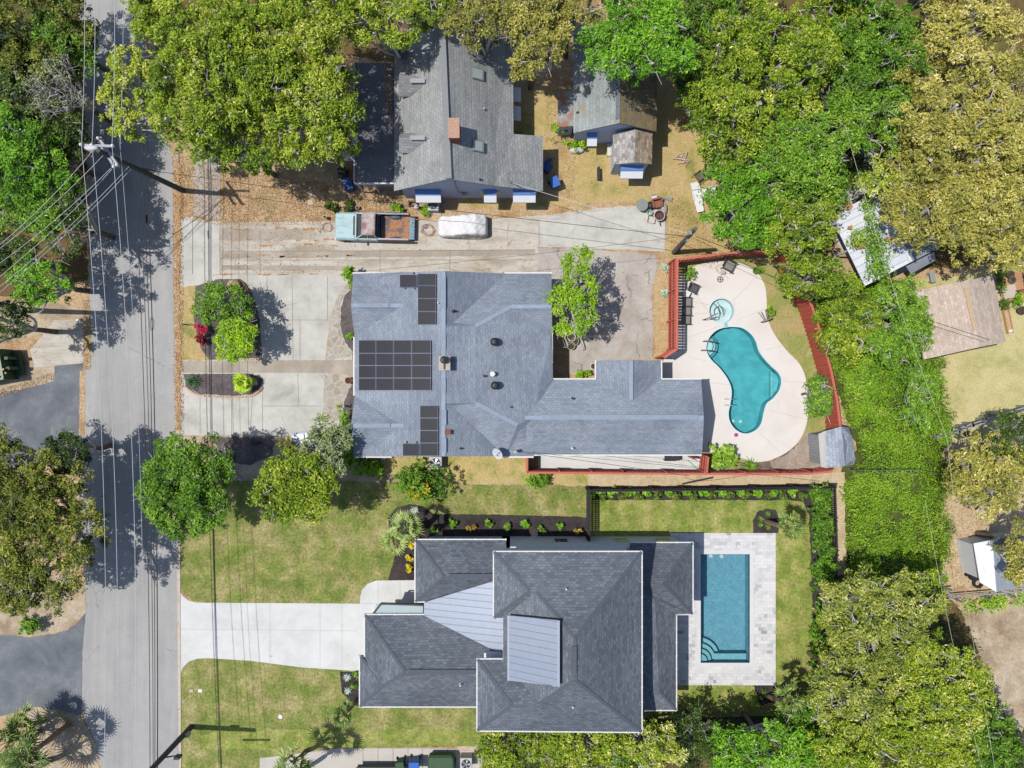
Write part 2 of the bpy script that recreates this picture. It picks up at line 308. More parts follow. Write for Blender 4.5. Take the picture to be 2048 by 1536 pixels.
def mat_paver():
    m = bpy.data.materials.new('stone_pavers'); n, l = nodes(m); bs = n['Principled BSDF']; tc = n.new('ShaderNodeTexCoord')
    def brick(w, h, off):
        mp = n.new('ShaderNodeMapping'); mp.inputs['Location'].default_value = off; l.new(tc.outputs['Object'], mp.inputs[0])
        b = n.new('ShaderNodeTexBrick'); b.inputs['Scale'].default_value = 1; b.inputs['Brick Width'].default_value = w; b.inputs['Row Height'].default_value = h; b.inputs['Mortar Size'].default_value = .008; b.inputs['Mortar Smooth'].default_value = .3
        b.inputs['Color1'].default_value = (0, 0, 0, 1); b.inputs['Color2'].default_value = (1, 1, 1, 1); b.inputs['Mortar'].default_value = (.4, .4, .4, 1); l.new(mp.outputs[0], b.inputs['Vector']); return b
    b1 = brick(.42, .23, (0, 0, 0)); b2 = brick(.63, .46, (.1, 0, 0))
    ad = n.new('ShaderNodeMix'); ad.data_type = 'RGBA'; ad.inputs[0].default_value = .42; l.new(b1.outputs[0], ad.inputs[6]); l.new(b2.outputs[0], ad.inputs[7])
    r = ramp(n, [(0, P(160, 162, 168)), (.12, P(186, 188, 194)), (.3, P(212, 212, 216)), (.6, P(228, 227, 228)), (1, P(238, 236, 234))]); l.new(ad.outputs[2], r.inputs[0])
    f = noise(n, l, tc.outputs['Object'], 8); c = mul(n, l, r.outputs[0], .92, 1.06, f.outputs[0])
    mo = n.new('ShaderNodeMapRange'); mo.inputs['To Min'].default_value = 1; mo.inputs['To Max'].default_value = .82; l.new(b1.outputs['Fac'], mo.inputs['Value'])
    sc = n.new('ShaderNodeVectorMath'); sc.operation = 'SCALE'; l.new(c, sc.inputs[0]); l.new(mo.outputs[0], sc.inputs['Scale'])
    l.new(sc.outputs[0], bs.inputs['Base Color']); bs.inputs['Roughness'].default_value = .85; return m
PAVER = mat_paver()
# roofs and walls
SH_BLUE = mat_shingle('blue_grey_shingles', [(.28, P(122, 133, 147)), (.45, P(141, 151, 165)), (.6, P(156, 166, 178)), (.75, P(128, 134, 143))], .3, .17, .78, .02, .16, .12, coursevar=.1)
SH_DARK = mat_shingle('charcoal_shingles', [(.3, P(100, 107, 117)), (.5, P(113, 121, 131)), (.7, P(128, 135, 144))], .3, .17, .74, .025, .2, .24, coursevar=.12)
SH_GREY = mat_shingle('weathered_grey_shingles', [(.3, P(150, 153, 152)), (.5, P(166, 169, 169)), (.7, P(180, 182, 182))], .3, .2, .7, .022, .3, .12)
SH_MOSS = mat_shingle('mossy_pale_shingles', [(.3, P(146, 152, 150)), (.5, P(160, 167, 167)), (.7, P(172, 178, 178))], .35, .25, .82, .02, .4, .1, stain=(1.1, .55, .68, P(176, 150, 104)))
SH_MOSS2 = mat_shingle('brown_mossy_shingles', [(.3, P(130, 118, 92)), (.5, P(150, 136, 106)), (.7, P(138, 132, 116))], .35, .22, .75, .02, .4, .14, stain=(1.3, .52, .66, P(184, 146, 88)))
SH_TAN = mat_shingle('tan_pink_shingles', [(.3, P(192, 174, 160)), (.5, P(208, 190, 174)), (.7, P(202, 184, 168))], .3, .2, .85, .02, .25, .14)
SH_SHED = mat_shingle('shed_shingles', [(.3, P(150, 158, 170)), (.5, P(166, 174, 186)), (.7, P(186, 190, 198))], .34, .21, .72, .02, .5, .16)
RIDGE = mat_plain('ridge_cap', P(132, 146, 166), .9, 0, .1, 5)
RIDGED = mat_plain('dark_ridge_cap', P(84, 92, 102), .9, 0, .1, 5)
WHITE = mat_plain('white_paint', P(232, 234, 238), .5, 0, .04)
GUTT = mat_plain('white_gutter', P(236, 234, 232), .5, 0, .06, 6)
BLUEW = mat_boards('pale_blue_siding', P(208, 216, 240), P(214, 222, 244), .2, 'v', .7, .1, .08, 0, .8)
PALEW = mat_boards('white_blue_siding', P(232, 240, 246), P(238, 244, 250), .16, 'v', .7, .1, .04, 0, .86)
RANCHW = mat_boards('ranch_brick_wall', P(190, 180, 168), P(176, 164, 150), .2, 'v')
MROOF = mat_boards('standing_seam_metal', P(160, 170, 188), P(168, 177, 194), .42, 'u', .38, .09, .07, .25, .62)
CROOF = mat_boards('white_corrugated_metal', P(228, 232, 240), P(214, 220, 232), .5, 'u', .45, .12, .1, .1, .7)
BLACKR = mat_plain('black_flat_roof', P(122, 122, 126), .85, 0, .25, 1.2)
REDW = mat_boards('red_fence_boards', P(196, 92, 74), P(206, 102, 82), .14, 'u', .75, .1, .08, 0, .72)
REDP = mat_plain('red_fence_paint', P(208, 112, 94), .7, 0, .08)
BLKF = mat_plain('black_fence_wood', P(54, 52, 54), .8, 0, .15)
GLASS = mat_plain('dark_window_glass', P(54, 60, 62), .08, 0, .1, 2, .6)
GREYGL = mat_plain('skylight_pane', P(176, 188, 184), .2, 0, .05)
BRICK = mat_boards('red_chimney_brick', P(168, 96, 76), P(186, 122, 100), .09, 'v', .9, .15, .2, 0, .7)
BRICKT = mat_plain('chimney_crown', P(188, 150, 132), .9, 0, .15)
SOLAR = None
def mat_solar():
    m = bpy.data.materials.new('solar_cells'); n, l = nodes(m); bs = n['Principled BSDF']; uv = n.new('ShaderNodeUVMap'); uv.uv_map = 'UVMap'
    b = n.new('ShaderNodeTexBrick'); b.offset = 0; b.inputs['Scale'].default_value = 1; b.inputs['Brick Width'].default_value = .166; b.inputs['Row Height'].default_value = .083; b.inputs['Mortar Size'].default_value = .004
    b.inputs['Color1'].default_value = P(40, 42, 54); b.inputs['Color2'].default_value = P(46, 47, 58); b.inputs['Mortar'].default_value = P(34, 36, 46); l.new(uv.outputs[0], b.inputs['Vector'])
    l.new(b.outputs[0], bs.inputs['Base Color']); bs.inputs['Roughness'].default_value = .45; bs.inputs['Specular IOR Level'].default_value = .12; return m
SOLAR = mat_solar()
SOLF = mat_plain('solar_frame', P(98, 108, 134), .4, .3, .05)
METAL = mat_plain('galvanised_metal', P(176, 180, 184), .4, .5, .1)
DKMET = mat_plain('dark_metal', P(58, 60, 64), .5, .3, .1)
WOODP = mat_plain('weathered_pole_wood', P(112, 106, 96), .9, 0, .2, 4)
WOODG = mat_plain('dark_pole_wood', P(88, 92, 84), .9, 0, .2, 4)
PLAST = mat_plain('white_plastic', P(240, 240, 240), .4, 0, .03)
BLUEP = mat_plain('blue_plastic', P(46, 82, 146), .45, 0, .08)
BLUEB = mat_plain('bright_blue_plastic', P(58, 110, 200), .45, 0, .08)
GREENP = mat_plain('green_painted_steel', P(62, 92, 62), .6, 0, .15)
TERRAP = mat_plain('terracotta_pot_clay', P(176, 110, 84), .8, 0, .12)
POTW = mat_plain('white_pot', P(226, 222, 214), .6, 0, .06)
SOIL = mat_plain('potting_soil', P(80, 66, 54), .95, 0, .3, 8)
BARK = mat_plain('pale_bark', P(206, 202, 194, 1.9), .9, 0, .2, 5)
BARKD = mat_plain('brown_bark', P(122, 108, 92), .9, 0, .25, 5)
PALMB = mat_plain('palm_trunk_bark', P(150, 124, 102), .9, 0, .3, 9)
WIREA = mat_plain('aluminium_wire', P(214, 216, 222), .5, 0, .02)
WIREB = mat_plain('black_cable', P(52, 52, 56), .6, 0, .05)
RUST = mat_plain('rusty_brown', P(140, 98, 74), .9, 0, .3, 6)
TANW = mat_plain('raw_lumber', P(206, 172, 132), .8, 0, .15, 4)
# foliage
L_VIVID = mat_leaf('vivid_green_leaves', [(0, F(50, 85, 15)), (0.45, F(91, 141, 25)), (0.8, F(128, 174, 40)), (1, F(169, 195, 80))])
L_GREEN = mat_leaf('mid_green_leaves', [(0, F(50, 79, 20)), (0.45, F(89, 129, 31)), (0.8, F(129, 163, 46)), (1, F(163, 184, 88))])
L_LIME = mat_leaf('lime_leaves', [(0, F(88, 128, 22)), (.45, F(132, 168, 30)), (.8, F(172, 200, 44)), (1, F(200, 212, 80))])
L_OAK = mat_leaf('oak_olive_green_leaves', [(0, F(52, 75, 16)), (0.35, F(100, 127, 24)), (0.7, F(147, 163, 41)), (0.9, F(183, 182, 71)), (1, F(205, 200, 149))])
L_YEL = mat_leaf('yellow_olive_leaves', [(0, F(87, 93, 44)), (0.35, F(138, 137, 59)), (0.7, F(180, 170, 81)), (0.9, F(201, 188, 118)), (1, F(212, 205, 177))])
L_OLIVE = mat_leaf('soft_olive_leaves', [(0, F(68, 85, 30)), (0.35, F(115, 130, 45)), (0.7, F(158, 162, 69)), (0.9, F(188, 183, 110)), (1, F(208, 204, 173))])
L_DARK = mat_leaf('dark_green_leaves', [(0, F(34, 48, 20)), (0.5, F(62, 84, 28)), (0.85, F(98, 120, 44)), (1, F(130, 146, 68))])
L_OLIVED = mat_leaf('dark_olive_leaves', [(0, F(44, 56, 18)), (0.35, F(82, 96, 28)), (0.7, F(126, 132, 44)), (1, F(172, 166, 72))])
L_GREYG = mat_leaf('grey_green_leaves', [(0, F(92, 106, 66)), (.5, F(132, 146, 94)), (.85, F(166, 176, 122)), (1, F(190, 196, 150))])
L_VINE = mat_leaf('vine_leaves', [(0, F(60, 90, 18)), (0.35, F(95, 132, 27)), (0.7, F(126, 161, 38)), (0.9, F(152, 178, 57)), (1, F(174, 161, 104))], .25)
L_GOLD = mat_leaf('golden_leaves', [(0, F(140, 130, 20)), (.5, F(206, 186, 30)), (1, F(232, 212, 60))])
L_RED = mat_leaf('red_leaves', [(0, F(120, 30, 46)), (.5, F(160, 52, 54)), (1, F(226, 40, 96))])
L_BRONZE = mat_leaf('bronze_leaves', [(0, F(90, 74, 34)), (.5, F(150, 126, 54)), (1, F(182, 158, 76))])
L_PALM = mat_leaf('palm_fronds', [(0, F(44, 62, 24)), (0.5, F(88, 110, 48)), (1, F(156, 168, 92))], .15)
L_SAGO = mat_leaf('sago_fronds', [(0, F(26, 54, 30)), (.5, F(48, 84, 44)), (1, F(92, 122, 76))], .12)
L_AGAVE = mat_leaf('agave_leaves', [(0, F(110, 136, 120)), (.5, F(142, 166, 148)), (1, F(180, 196, 180))], .1)
# ------------------------------------------------------------------ ground and paving
KID = [(1450,655),(1467,654),(1486,657),(1502,669),(1511,683),(1517,702),(1527,717),(1542,733),(1556,746),(1562,761),(1558,780),(1546,796),(1533,807),(1527,824),(1522,846),(1511,860),(1492,867),(1474,861),(1461,846),(1457,827),(1461,805),(1463,780),(1455,758),(1439,736),(1422,719),(1413,702),(1414,686),(1421,672),(1433,661)]
kid_m = [W(*p)[:2] for p in catmull(KID, True, 4)]
SPC = W(1443, 622); SPR = .86
spa_m = [(SPC[0] + SPR * math.cos(2 * math.pi * i / 40), SPC[1] + SPR * math.sin(2 * math.pi * i / 40)) for i in range(40)]
rec_m = [W(*p)[:2] for p in [(1401, 1108), (1499, 1108), (1499, 1325), (1401, 1325)]]
def rect(a, b, c, d_): return [(a, b), (c, b), (c, d_), (a, d_)]
def ground_sheet():
    outer = [(-60, -45), (60, -45), (60, 45), (-60, 45)]
    loops = [[Vector((p[0], p[1], 0)) for p in l_] for l_ in (outer, kid_m, spa_m, rec_m)]
    tri = tessellate_polygon(loops); vv = [q for l_ in loops for q in l_]; fs = []
    for t in tri:
        a, c, d_ = (vv[i] for i in t); fs.append(t if (c - a).cross(d_ - a).z > 0 else t[::-1])
    b = MB(); b.add(vv, fs); setting('ground', b.build('ground', LITTER))
ground_sheet()
sheet('road', [(150, -120), (178, 300), (180, 650), (170, 735), (160, 850), (166, 1000), (170, 1180), (168, 1236), (165, 1300), (163, 1420), (185, 1470), (205, 1540), (205, 1650), (357, 1650), (356, 1172), (353, 900), (347, 560), (346, 320), (322, 240), (268, -20), (262, -120)], .012, ASPH, .02, .3)
b = MB()
for y0 in range(300, 1600, 86): b.prism([W(*p)[:2] for p in [(347 + (y0 - 300) * .009, y0), (358 + (y0 - 300) * .004, y0), (358 + (y0 + 85 - 300) * .004, y0 + 85), (347 + (y0 + 85 - 300) * .009, y0 + 85)]], .0, .06)
setting('kerb', b.build('kerb', KERBM, bevel=.01))
sheet('leaf_strip', [(349, 310), (361, 330), (362, 860), (352, 860)], .066, mat_ground('orange_leaf_litter', [(.3, P(180, 140, 102)), (.5, P(206, 168, 126)), (.7, P(220, 188, 152))], 1, 9, .6, 1.35, .8, .05), .11, .14)
sheet('dirt_verge', [(168, 640), (182, 640), (184, 700), (180, 735), (168, 742)], .02, LITTER, .03, .2)
sheet('dirt_verge', [(160, 742), (170, 742), (170, 870), (158, 870)], .024, LITTER, .03, .3)
# west side lots
sheet('driveway', [(110, 640), (168, 640), (168, 725), (160, 727), (70, 735), (60, 700), (85, 672)], .03, CONC, .01)
sheet('driveway', [(-60, 790), (60, 770), (110, 755), (105, 727), (166, 722), (164, 860), (160, 930), (-60, 930)], .02, ASPH2, .04, .3)
sheet('driveway', [(-60, 1262), (40, 1272), (110, 1268), (150, 1250), (172, 1225), (165, 1300), (162, 1432), (100, 1418), (60, 1416), (-60, 1450)], .02, ASPH2, .03, .3)
sheet('dirt_verge', [(-60, 610), (60, 600), (130, 610), (170, 620), (170, 650), (90, 668), (-60, 700)], .024, DIRT, .08, .3)
sheet('dirt_verge', [(-60, 740), (80, 725), (108, 730), (108, 762), (60, 775), (-60, 795)], .026, DIRT, .06, .25)
sheet('dirt_verge', [(-60, 1160), (120, 1150), (172, 1180), (172, 1226), (130, 1262), (60, 1274), (-60, 1262)], .026, DIRT, .06, .25)
sheet('dirt_verge', [(60, 1412), (110, 1418), (160, 1430), (190, 1480), (200, 1540), (200, 1600), (20, 1600)], .026, DIRT, .05, .25)
# old house lot
sheet('sidewalk', [(388, 250), (440, 250), (440, 440), (388, 432)], .02, CONC3, .05, .3)
sheet('dry_lawn', [(1000, 180), (1160, 170), (1460, 180), (1480, 440), (1460, 560), (1335, 560), (1335, 400), (980, 420), (900, 400), (980, 380)], .012, DRY, .15, .4)
sheet('driveway', [(355, 440), (385, 432), (412, 442), (440, 444), (440, 548), (358, 565), (352, 500)], .03, CONC2, .03, .3)
sheet('driveway', [(440, 445), (640, 443), (870, 440), (980, 438), (1100, 430), (1230, 413), (1330, 410), (1330, 503), (1075, 494), (1075, 546), (700, 552), (440, 549)], .034, CONC, .03, .3)
sheet('driveway', [(1075, 495), (1180, 498), (1310, 510), (1318, 525), (1308, 560), (1303, 600), (1306, 660), (1303, 716), (1188, 722), (1186, 745), (1137, 748), (1137, 640), (1095, 560), (1075, 546)], .03, CONC3, .06, .3)
sheet('driveway', [(1170, 425), (1329, 412), (1329, 501), (1180, 495), (1078, 492), (1078, 440)], .038, CONC2, .01)
sheet('worn_strip', [(443, 459), (560, 457), (628, 460), (636, 469), (628, 479), (560, 480), (443, 480)], .038, MATPATH, .02, .2)
sheet('worn_strip', [(443, 505), (900, 500), (1070, 499), (1070, 510), (900, 513), (443, 518)], .038, MATPATH, .03, .2)
sheet('worn_strip', [(443, 530), (700, 532), (700, 541), (443, 541)], .038, MATPATH, .03, .2)
# joints of the slabs: thin dark strips
JM = mat_plain('slab_joint', P(138, 128, 112), .95, 0, .2, 4)
def joint(segs, w=.03, z=.042, name='slab_joint', mat=None):
    b = MB()
    for x0, y0, x1, y1 in segs:
        a = Vector(W(x0, y0, z)); c = Vector(W(x1, y1, z)); t = (c - a).normalized(); q = Vector((-t.y, t.x, 0)) * w / 2
        b.add([a - q, c - q, c + q, a + q], [(0, 1, 2, 3)])
    return tag(b.build(name, mat or JM), kind='structure')
joint([(440, 445, 440, 549), (520, 460, 520, 548), (640, 443, 640, 470), (440, 520, 1070, 520), (440, 503, 1070, 500), (760, 500, 760, 550), (900, 500, 900, 550), (1078, 440, 1078, 494), (385, 440, 385, 548)])
LJ = mat_plain('leafy_joint', P(186, 138, 92), .95, 0, .3, 6)
b = MB(); rg = random.Random(4)
for x0, x1, y in ((445, 650, 458), (470, 720, 480), (520, 700, 490), (440, 620, 549), (450, 700, 512), (560, 730, 511)):
    x = x0
    while x < x1:
        L = rg.uniform(4, 26); h = rg.uniform(.4, 2.6)
        yy = y + rg.uniform(-2, 2); pts = rough_edge([W(x, yy - h)[:2], W(x + L, yy - h * .6)[:2], W(x + L, yy + h * .5)[:2], W(x, yy + h)[:2]], .05, .12, rg.randint(0, 999))
        n = len(pts); b.add([(p[0], p[1], .046) for p in pts], [tuple(range(n - 1, -1, -1))]); x += L + rg.uniform(2, 40)
tag(b.build('leaf_drift', LJ), kind='stuff')
# ranch house lot
sheet('forecourt', [(360, 560), (440, 549), (700, 550), (705, 600), (705, 880), (560, 872), (440, 872), (356, 870)], .026, CONC2, .02, .4)
joint([(584, 552, 586, 722), (655, 552, 655, 640), (520, 640, 655, 640), (595, 745, 598, 812), (525, 812, 643, 812), (525, 760, 525, 870), (400, 790, 400, 870), (463, 800, 463, 870), (505, 790, 500, 870), (534, 552, 534, 600), (424, 870, 560, 872), (600, 640, 600, 720)], .03, .034, mat=mat_plain('grey_joint', P(150, 148, 140), .95, 0, .2, 4))
sheet('walkway', [(357, 722), (500, 721), (708, 720), (708, 755), (640, 746), (357, 745)], .036, MATPATH, .01)
sheet('flagstone_border', [(706, 560), (688, 572), (672, 600), (660, 640), (655, 680), (651, 722), (706, 712), (690, 690), (679, 650), (680, 610), (690, 585), (706, 575)], .042, FLAG, .02, .3)
sheet('flagstone_border', [(650, 745), (690, 748), (708, 756), (700, 780), (686, 800), (680, 840), (648, 842), (646, 800)], .042, FLAG, .02, .3)
sheet('planting_bed', [(706, 575), (690, 590), (682, 615), (681, 650), (690, 685), (712, 712), (712, 575)], .05, GMULCH, .03, .2)
sheet('planting_bed', [(712, 756), (698, 780), (688, 805), (684, 850), (660, 900), (760, 950), (760, 756)], .05, GMULCH, .03, .2)
sheet('dry_lawn', [(362, 575), (392, 570), (392, 640), (412, 700), (420, 721), (362, 721)], .034, DRY, .05, .2)
sheet('planting_bed', [(392, 572), (440, 558), (480, 558), (505, 585), (520, 640), (524, 716), (420, 720), (404, 700), (388, 640)], .05, GMULCH, .03, .2)
sheet('planting_bed', [(368, 748), (500, 747), (527, 758), (520, 778), (505, 788), (470, 792), (400, 788), (372, 772)], .05, GMULCH, .03, .2)
b = MB(); rg = random.Random(7)
edge = catmull([(372, 774), (400, 790), (470, 794), (507, 790), (524, 776)], False, 14)
for i, p in enumerate(edge): b.box(*W(*p)[:2], .03, .17, .1, .1 + rg.uniform(0, .03), rg.uniform(-.3, .3))
for x in range(462, 524, 5): b.box(*W(x, 718)[:2], .03, .16, .11, .12, rg.uniform(-.2, .2))
o = b.build('brick_edging', mat_plain('pale_brick', P(212, 176, 150), .9, 0, .2, 6)); tag(o, 'low row of pale bricks edging the two planted islands', 'edging')
sheet('bark_ground', [(355, 873), (560, 873), (600, 880), (700, 900), (760, 935), (1180, 940), (1180, 968), (700, 968), (355, 975)], .016, DIRT, .1, .3)
sheet('planting_bed', [(425, 874), (548, 874), (545, 910), (500, 930), (450, 925)], .03, GMULCH, .05, .2)
sheet('dry_lawn', [(760, 912), (1052, 912), (1052, 946), (1180, 946), (1180, 968), (900, 966), (760, 950)], .022, mat_ground('dry_side_lawn', [(.3, P(140, 150, 76)), (.45, P(190, 178, 112)), (.6, P(212, 188, 132)), (.75, P(196, 172, 122))], 1, 9, .7, 1.25, .7, .04), .1, .25)
# new house lot
sheet('lawn', [(358, 960), (700, 962), (900, 968), (1174, 972), (1174, 1040), (860, 1090), (850, 1210), (420, 1206), (385, 1202), (368, 1188), (359, 1170)], .022, LAWN, .05, .3)
sheet('lawn', [(359, 1352), (366, 1332), (385, 1318), (420, 1315), (500, 1318), (720, 1340), (1010, 1400), (1010, 1480), (984, 1492), (680, 1496), (520, 1520), (520, 1600), (359, 1600)], .022, LAWN, .03, .3)
sheet('lawn', [(470, 1457), (960, 1459), (985, 1490), (680, 1495), (400, 1500), (400, 1470)], .028, LAWN2, .1, .3)
sheet('lawn', [(1170, 968), (1665, 965), (1655, 1200), (1640, 1460), (1170, 1460)], .016, LAWN2, .03, .3, holes=[rec_m])
sheet('driveway', [(357, 1172), (361, 1184), (368, 1193), (378, 1201), (395, 1205), (720, 1207), (720, 1195), (724, 1180), (735, 1168), (752, 1161), (840, 1160), (840, 1330), (720, 1342), (600, 1334), (500, 1321), (420, 1316), (395, 1317), (378, 1323), (366, 1335), (358, 1356)], .036, CONCW)
joint([(358, 1258, 715, 1262), (540, 1207, 540, 1326), (684, 1207, 684, 1338), (800, 1161, 800, 1200), (722, 1207, 830, 1207), (430, 1207, 430, 1316), (640, 1207, 640, 1336), (756, 1162, 756, 1205)], .03, .042, mat=mat_plain('pale_joint', P(196, 198, 198), .9))
sheet('planting_bed', [(776, 1160), (788, 1120), (790, 1095), (778, 1060), (776, 1035), (792, 1016), (818, 1008), (846, 1012), (868, 1028), (1000, 1029), (1174, 1034), (1174, 1078), (860, 1090), (850, 1160)], .034, MULCH, .03, .2)
sheet('planting_bed', [(680, 1343), (730, 1343), (730, 1410), (714, 1412), (700, 1402), (684, 1385)], .034, MULCH, .03, .2)
sheet('planting_bed', [(1184, 974), (1660, 972), (1650, 1200), (1636, 1440), (1628, 1400), (1624, 1200), (1618, 1030), (1606, 1004), (1580, 1000), (1184, 1000)], .03, MULCH, .04, .2)
sheet('planting_bed', [(1506, 1066), (1506, 1040), (1514, 1024), (1532, 1017), (1552, 1020), (1560, 1040), (1556, 1066)], .03, MULCH, .03, .2)
sheet('planting_bed', [(1506, 1370), (1556, 1370), (1562, 1400), (1520, 1410)], .03, MULCH, .04, .2)
sheet('pool_terrace', rect(1340, 1066, 1551, 1370), .04, PAVER, 0, 1, holes=[rec_m])
sheet('driveway', [(520, 1600), (520, 1516), (680, 1496), (860, 1496), (965, 1498), (965, 1600)], .034, mat_ground('grey_drive', [(.3, P(196, 190, 180)), (.5, P(210, 204, 196)), (.7, P(218, 212, 204))], .4, 9, .94, 1.06, .3, .01))
joint([(726, 1497, 726, 1540), (756, 1497, 756, 1540), (786, 1497, 786, 1540), (816, 1497, 816, 1540), (845, 1497, 845, 1540), (895, 1498, 895, 1540)], .03, .04)
sheet('brick_pad', [(915, 1492), (980, 1491), (980, 1510), (915, 1510)], .036, mat_ground('pink_pavers', [(.3, P(196, 168, 152)), (.6, P(218, 196, 182))], 1.5, 8, .85, 1.15), .03, .2)
# sandy strip between the two pool yards, and the east side
sheet('dirt_path', [(1176, 944), (1400, 948), (1690, 944), (1690, 990), (1692, 1150), (1664, 1150), (1662, 972), (1176, 972)], .026, SAND, .08, .25)
sheet('pale_lawn', [(1820, 560), (2100, 520), (2100, 880), (1870, 885), (1850, 800)], .014, PALE, .2, .5)
sheet('dry_yard', [(1860, 885), (2100, 830), (2100, 1200), (1990, 1200), (1870, 1150)], .012, SAND, .1, .3)
sheet('dry_yard', [(1915, 1215), (2100, 1190), (2100, 1560), (2040, 1480), (1990, 1390), (1950, 1280)], .014, DIRT, .15, .3)
sheet('driveway', [(1706, 300), (1752, 292), (1764, 380), (1740, 430), (1716, 380)], .02, CONC2, .04, .3)
sheet('driveway', [(1655, 400), (1720, 360), (1760, 400), (1830, 540), (1730, 560), (1640, 440)], .016, CONC2, .04, .3)
sheet('brick_patio', [(1992, 552), (2070, 532), (2100, 600), (2030, 606), (2008, 596)], .03, TERRA, .03)
# red fenced pool yard
sheet('dry_lawn', [(1336, 520), (1352, 512), (1352, 712), (1320, 718), (1310, 716), (1308, 560), (1320, 530)], .02, mat_ground('leafy_dry_grass', [(.3, P(190, 150, 106)), (.5, P(208, 180, 138)), (.7, P(176, 166, 110))], 1, 8, .7, 1.3, .8, .05), .05, .2)
sheet('yard_grass', [(1362, 520), (1556, 505), (1600, 580), (1640, 700), (1668, 800), (1675, 870), (1620, 880), (1545, 935), (1470, 940), (1405, 935), (1362, 720)], .016, mat_ground('patchy_yard', [(.3, P(196, 168, 128)), (.45, P(180, 168, 112)), (.6, P(148, 160, 84)), (.75, P(206, 184, 148))], .6, 8, .72, 1.25, .7, .04), .05, .3, holes=[kid_m, spa_m])
deck = [(1328, 718), (1350, 690), (1358, 640), (1358, 560), (1372, 545), (1395, 530), (1430, 522), (1470, 524), (1508, 540), (1528, 568), (1533, 600), (1534, 632), (1546, 664), (1572, 700), (1600, 730), (1613, 765), (1617, 810), (1612, 850), (1597, 882), (1572, 905), (1540, 920), (1510, 924), (1486, 918), (1440, 905), (1380, 905), (1320, 900), (1320, 800), (1320, 750)]
sheet('pool_deck', deck, .04, DECK, 0, 1, True, holes=[kid_m, spa_m], k=4)
joint([(1370, 560, 1430, 640), (1462, 606, 1516, 550), (1380, 602, 1420, 610), (1382, 628, 1420, 626), (1375, 675, 1440, 652), (1475, 640, 1530, 618), (1530, 700, 1572, 690), (1560, 762, 1612, 765), (1540, 820, 1616, 840), (1516, 862, 1560, 905), (1376, 713, 1412, 722), (1418, 765, 1460, 770)], .022, .046, mat=mat_plain('deck_joint', P(206, 192, 178), .9))
FLOOR = mat_ground('grove_floor', [(.3, P(92, 74, 50)), (.5, P(128, 104, 72)), (.62, P(104, 106, 52)), (.75, P(176, 138, 96))], .6, 8, .55, 1.35, .9, .05)
sheet('grove_floor', [(1170, -120), (1400, 180), (1480, 400), (1560, 505), (1640, 560), (1700, 400), (1700, 300), (1752, 292), (1800, 540), (2120, 520), (2120, -120)], .008, FLOOR, .1, .4)
sheet('grove_floor', [(-120, -120), (150, -120), (172, 300), (176, 560), (60, 590), (-120, 600)], .008, FLOOR, .08, .4)
sheet('grove_floor', [(1660, 1150), (1860, 1155), (1930, 1230), (1990, 1400), (2060, 1480), (2120, 1640), (920, 1640), (960, 1500), (1000, 1470), (1640, 1440)], .008, FLOOR, .08, .4)
sheet('grove_floor', [(280, -120), (1140, -120), (1130, 100), (1020, 170), (700, 110), (560, 160), (420, 160), (330, 230)], .006, FLOOR, .1, .4)
sheet('side_patio', [(1076, 906), (1403, 906), (1403, 942), (1076, 938)], .03, CONCW)
sheet('dirt_yard', [(1540, 922), (1575, 908), (1600, 884), (1617, 862), (1650, 870), (1650, 938), (1545, 940)], .03, mat_ground('grey_soil', [(.3, P(150, 134, 120)), (.5, P(176, 160, 146)), (.7, P(206, 192, 180))], 1.2, 8, .75, 1.2, .7, .04), .05, .2)
sheet('dirt_yard', [(1480, 924), (1540, 922), (1600, 885), (1640, 940), (1480, 944)], .026, mat_ground('dark_soil', [(.3, P(104, 92, 82)), (.5, P(132, 118, 104)), (.7, P(160, 144, 128))], 1.2, 8, .7, 1.25, .7, .04), .05, .2)
# ------------------------------------------------------------------ swimming pools
def mat_water(name, tint, rough=.0, scale=3.0, bump=.25):
    m = bpy.data.materials.new(name); n, l = nodes(m); n.remove(n['Principled BSDF'])
    tr = n.new('ShaderNodeBsdfTransparent'); gl = n.new('ShaderNodeBsdfGlossy'); gl.inputs['Roughness'].default_value = .03
    tc = n.new('ShaderNodeTexCoord'); a = noise(n, l, tc.outputs['Object'], scale, 3, .6, .6)
    r = ramp(n, [(.35, tuple(x * .9 for x in tint[:3]) + (1,)), (.65, tuple(min(1, x * 1.06) for x in tint[:3]) + (1,))]); l.new(a.outputs[0], r.inputs[0]); l.new(r.outputs[0], tr.inputs[0])
    fr = n.new('ShaderNodeFresnel'); fr.inputs[0].default_value = 1.33; bp = n.new('ShaderNodeBump'); bp.inputs['Strength'].default_value = bump; bp.inputs['Distance'].default_value = .03
    l.new(a.outputs[0], bp.inputs['Height']); l.new(bp.outputs[0], gl.inputs['Normal']); l.new(bp.outputs[0], fr.inputs['Normal'])
    mx = n.new('ShaderNodeMixShader'); l.new(fr.outputs[0], mx.inputs[0]); l.new(tr.outputs[0], mx.inputs[1]); l.new(gl.outputs[0], mx.inputs[2]); l.new(mx.outputs[0], n['Material Output'].inputs[0])
    return m
WAT1 = mat_water('teal_water', (.76, .94, .95, 1), scale=1.5, bump=.1)
WAT2 = mat_water('rippled_water', (.78, .90, .93, 1), scale=8, bump=.8)
PL1 = mat_ground('teal_plaster', [(.3, P(104, 190, 200)), (.7, P(112, 196, 206))], .5, 6, .97, 1.03, 0)
PL1L = mat_ground('pale_plaster', [(.3, P(214, 240, 244)), (.7, P(226, 246, 248))], .5, 6, .97, 1.03, 0)
PL2 = mat_ground('ripple_lit_blue_plaster', [(.3, P(122, 172, 192)), (.5, P(132, 182, 201)), (.7, P(146, 194, 210))], 2.2, 9, .72, 1.28, 0)  # fine mottling paints the water's ripple light into the floor colour
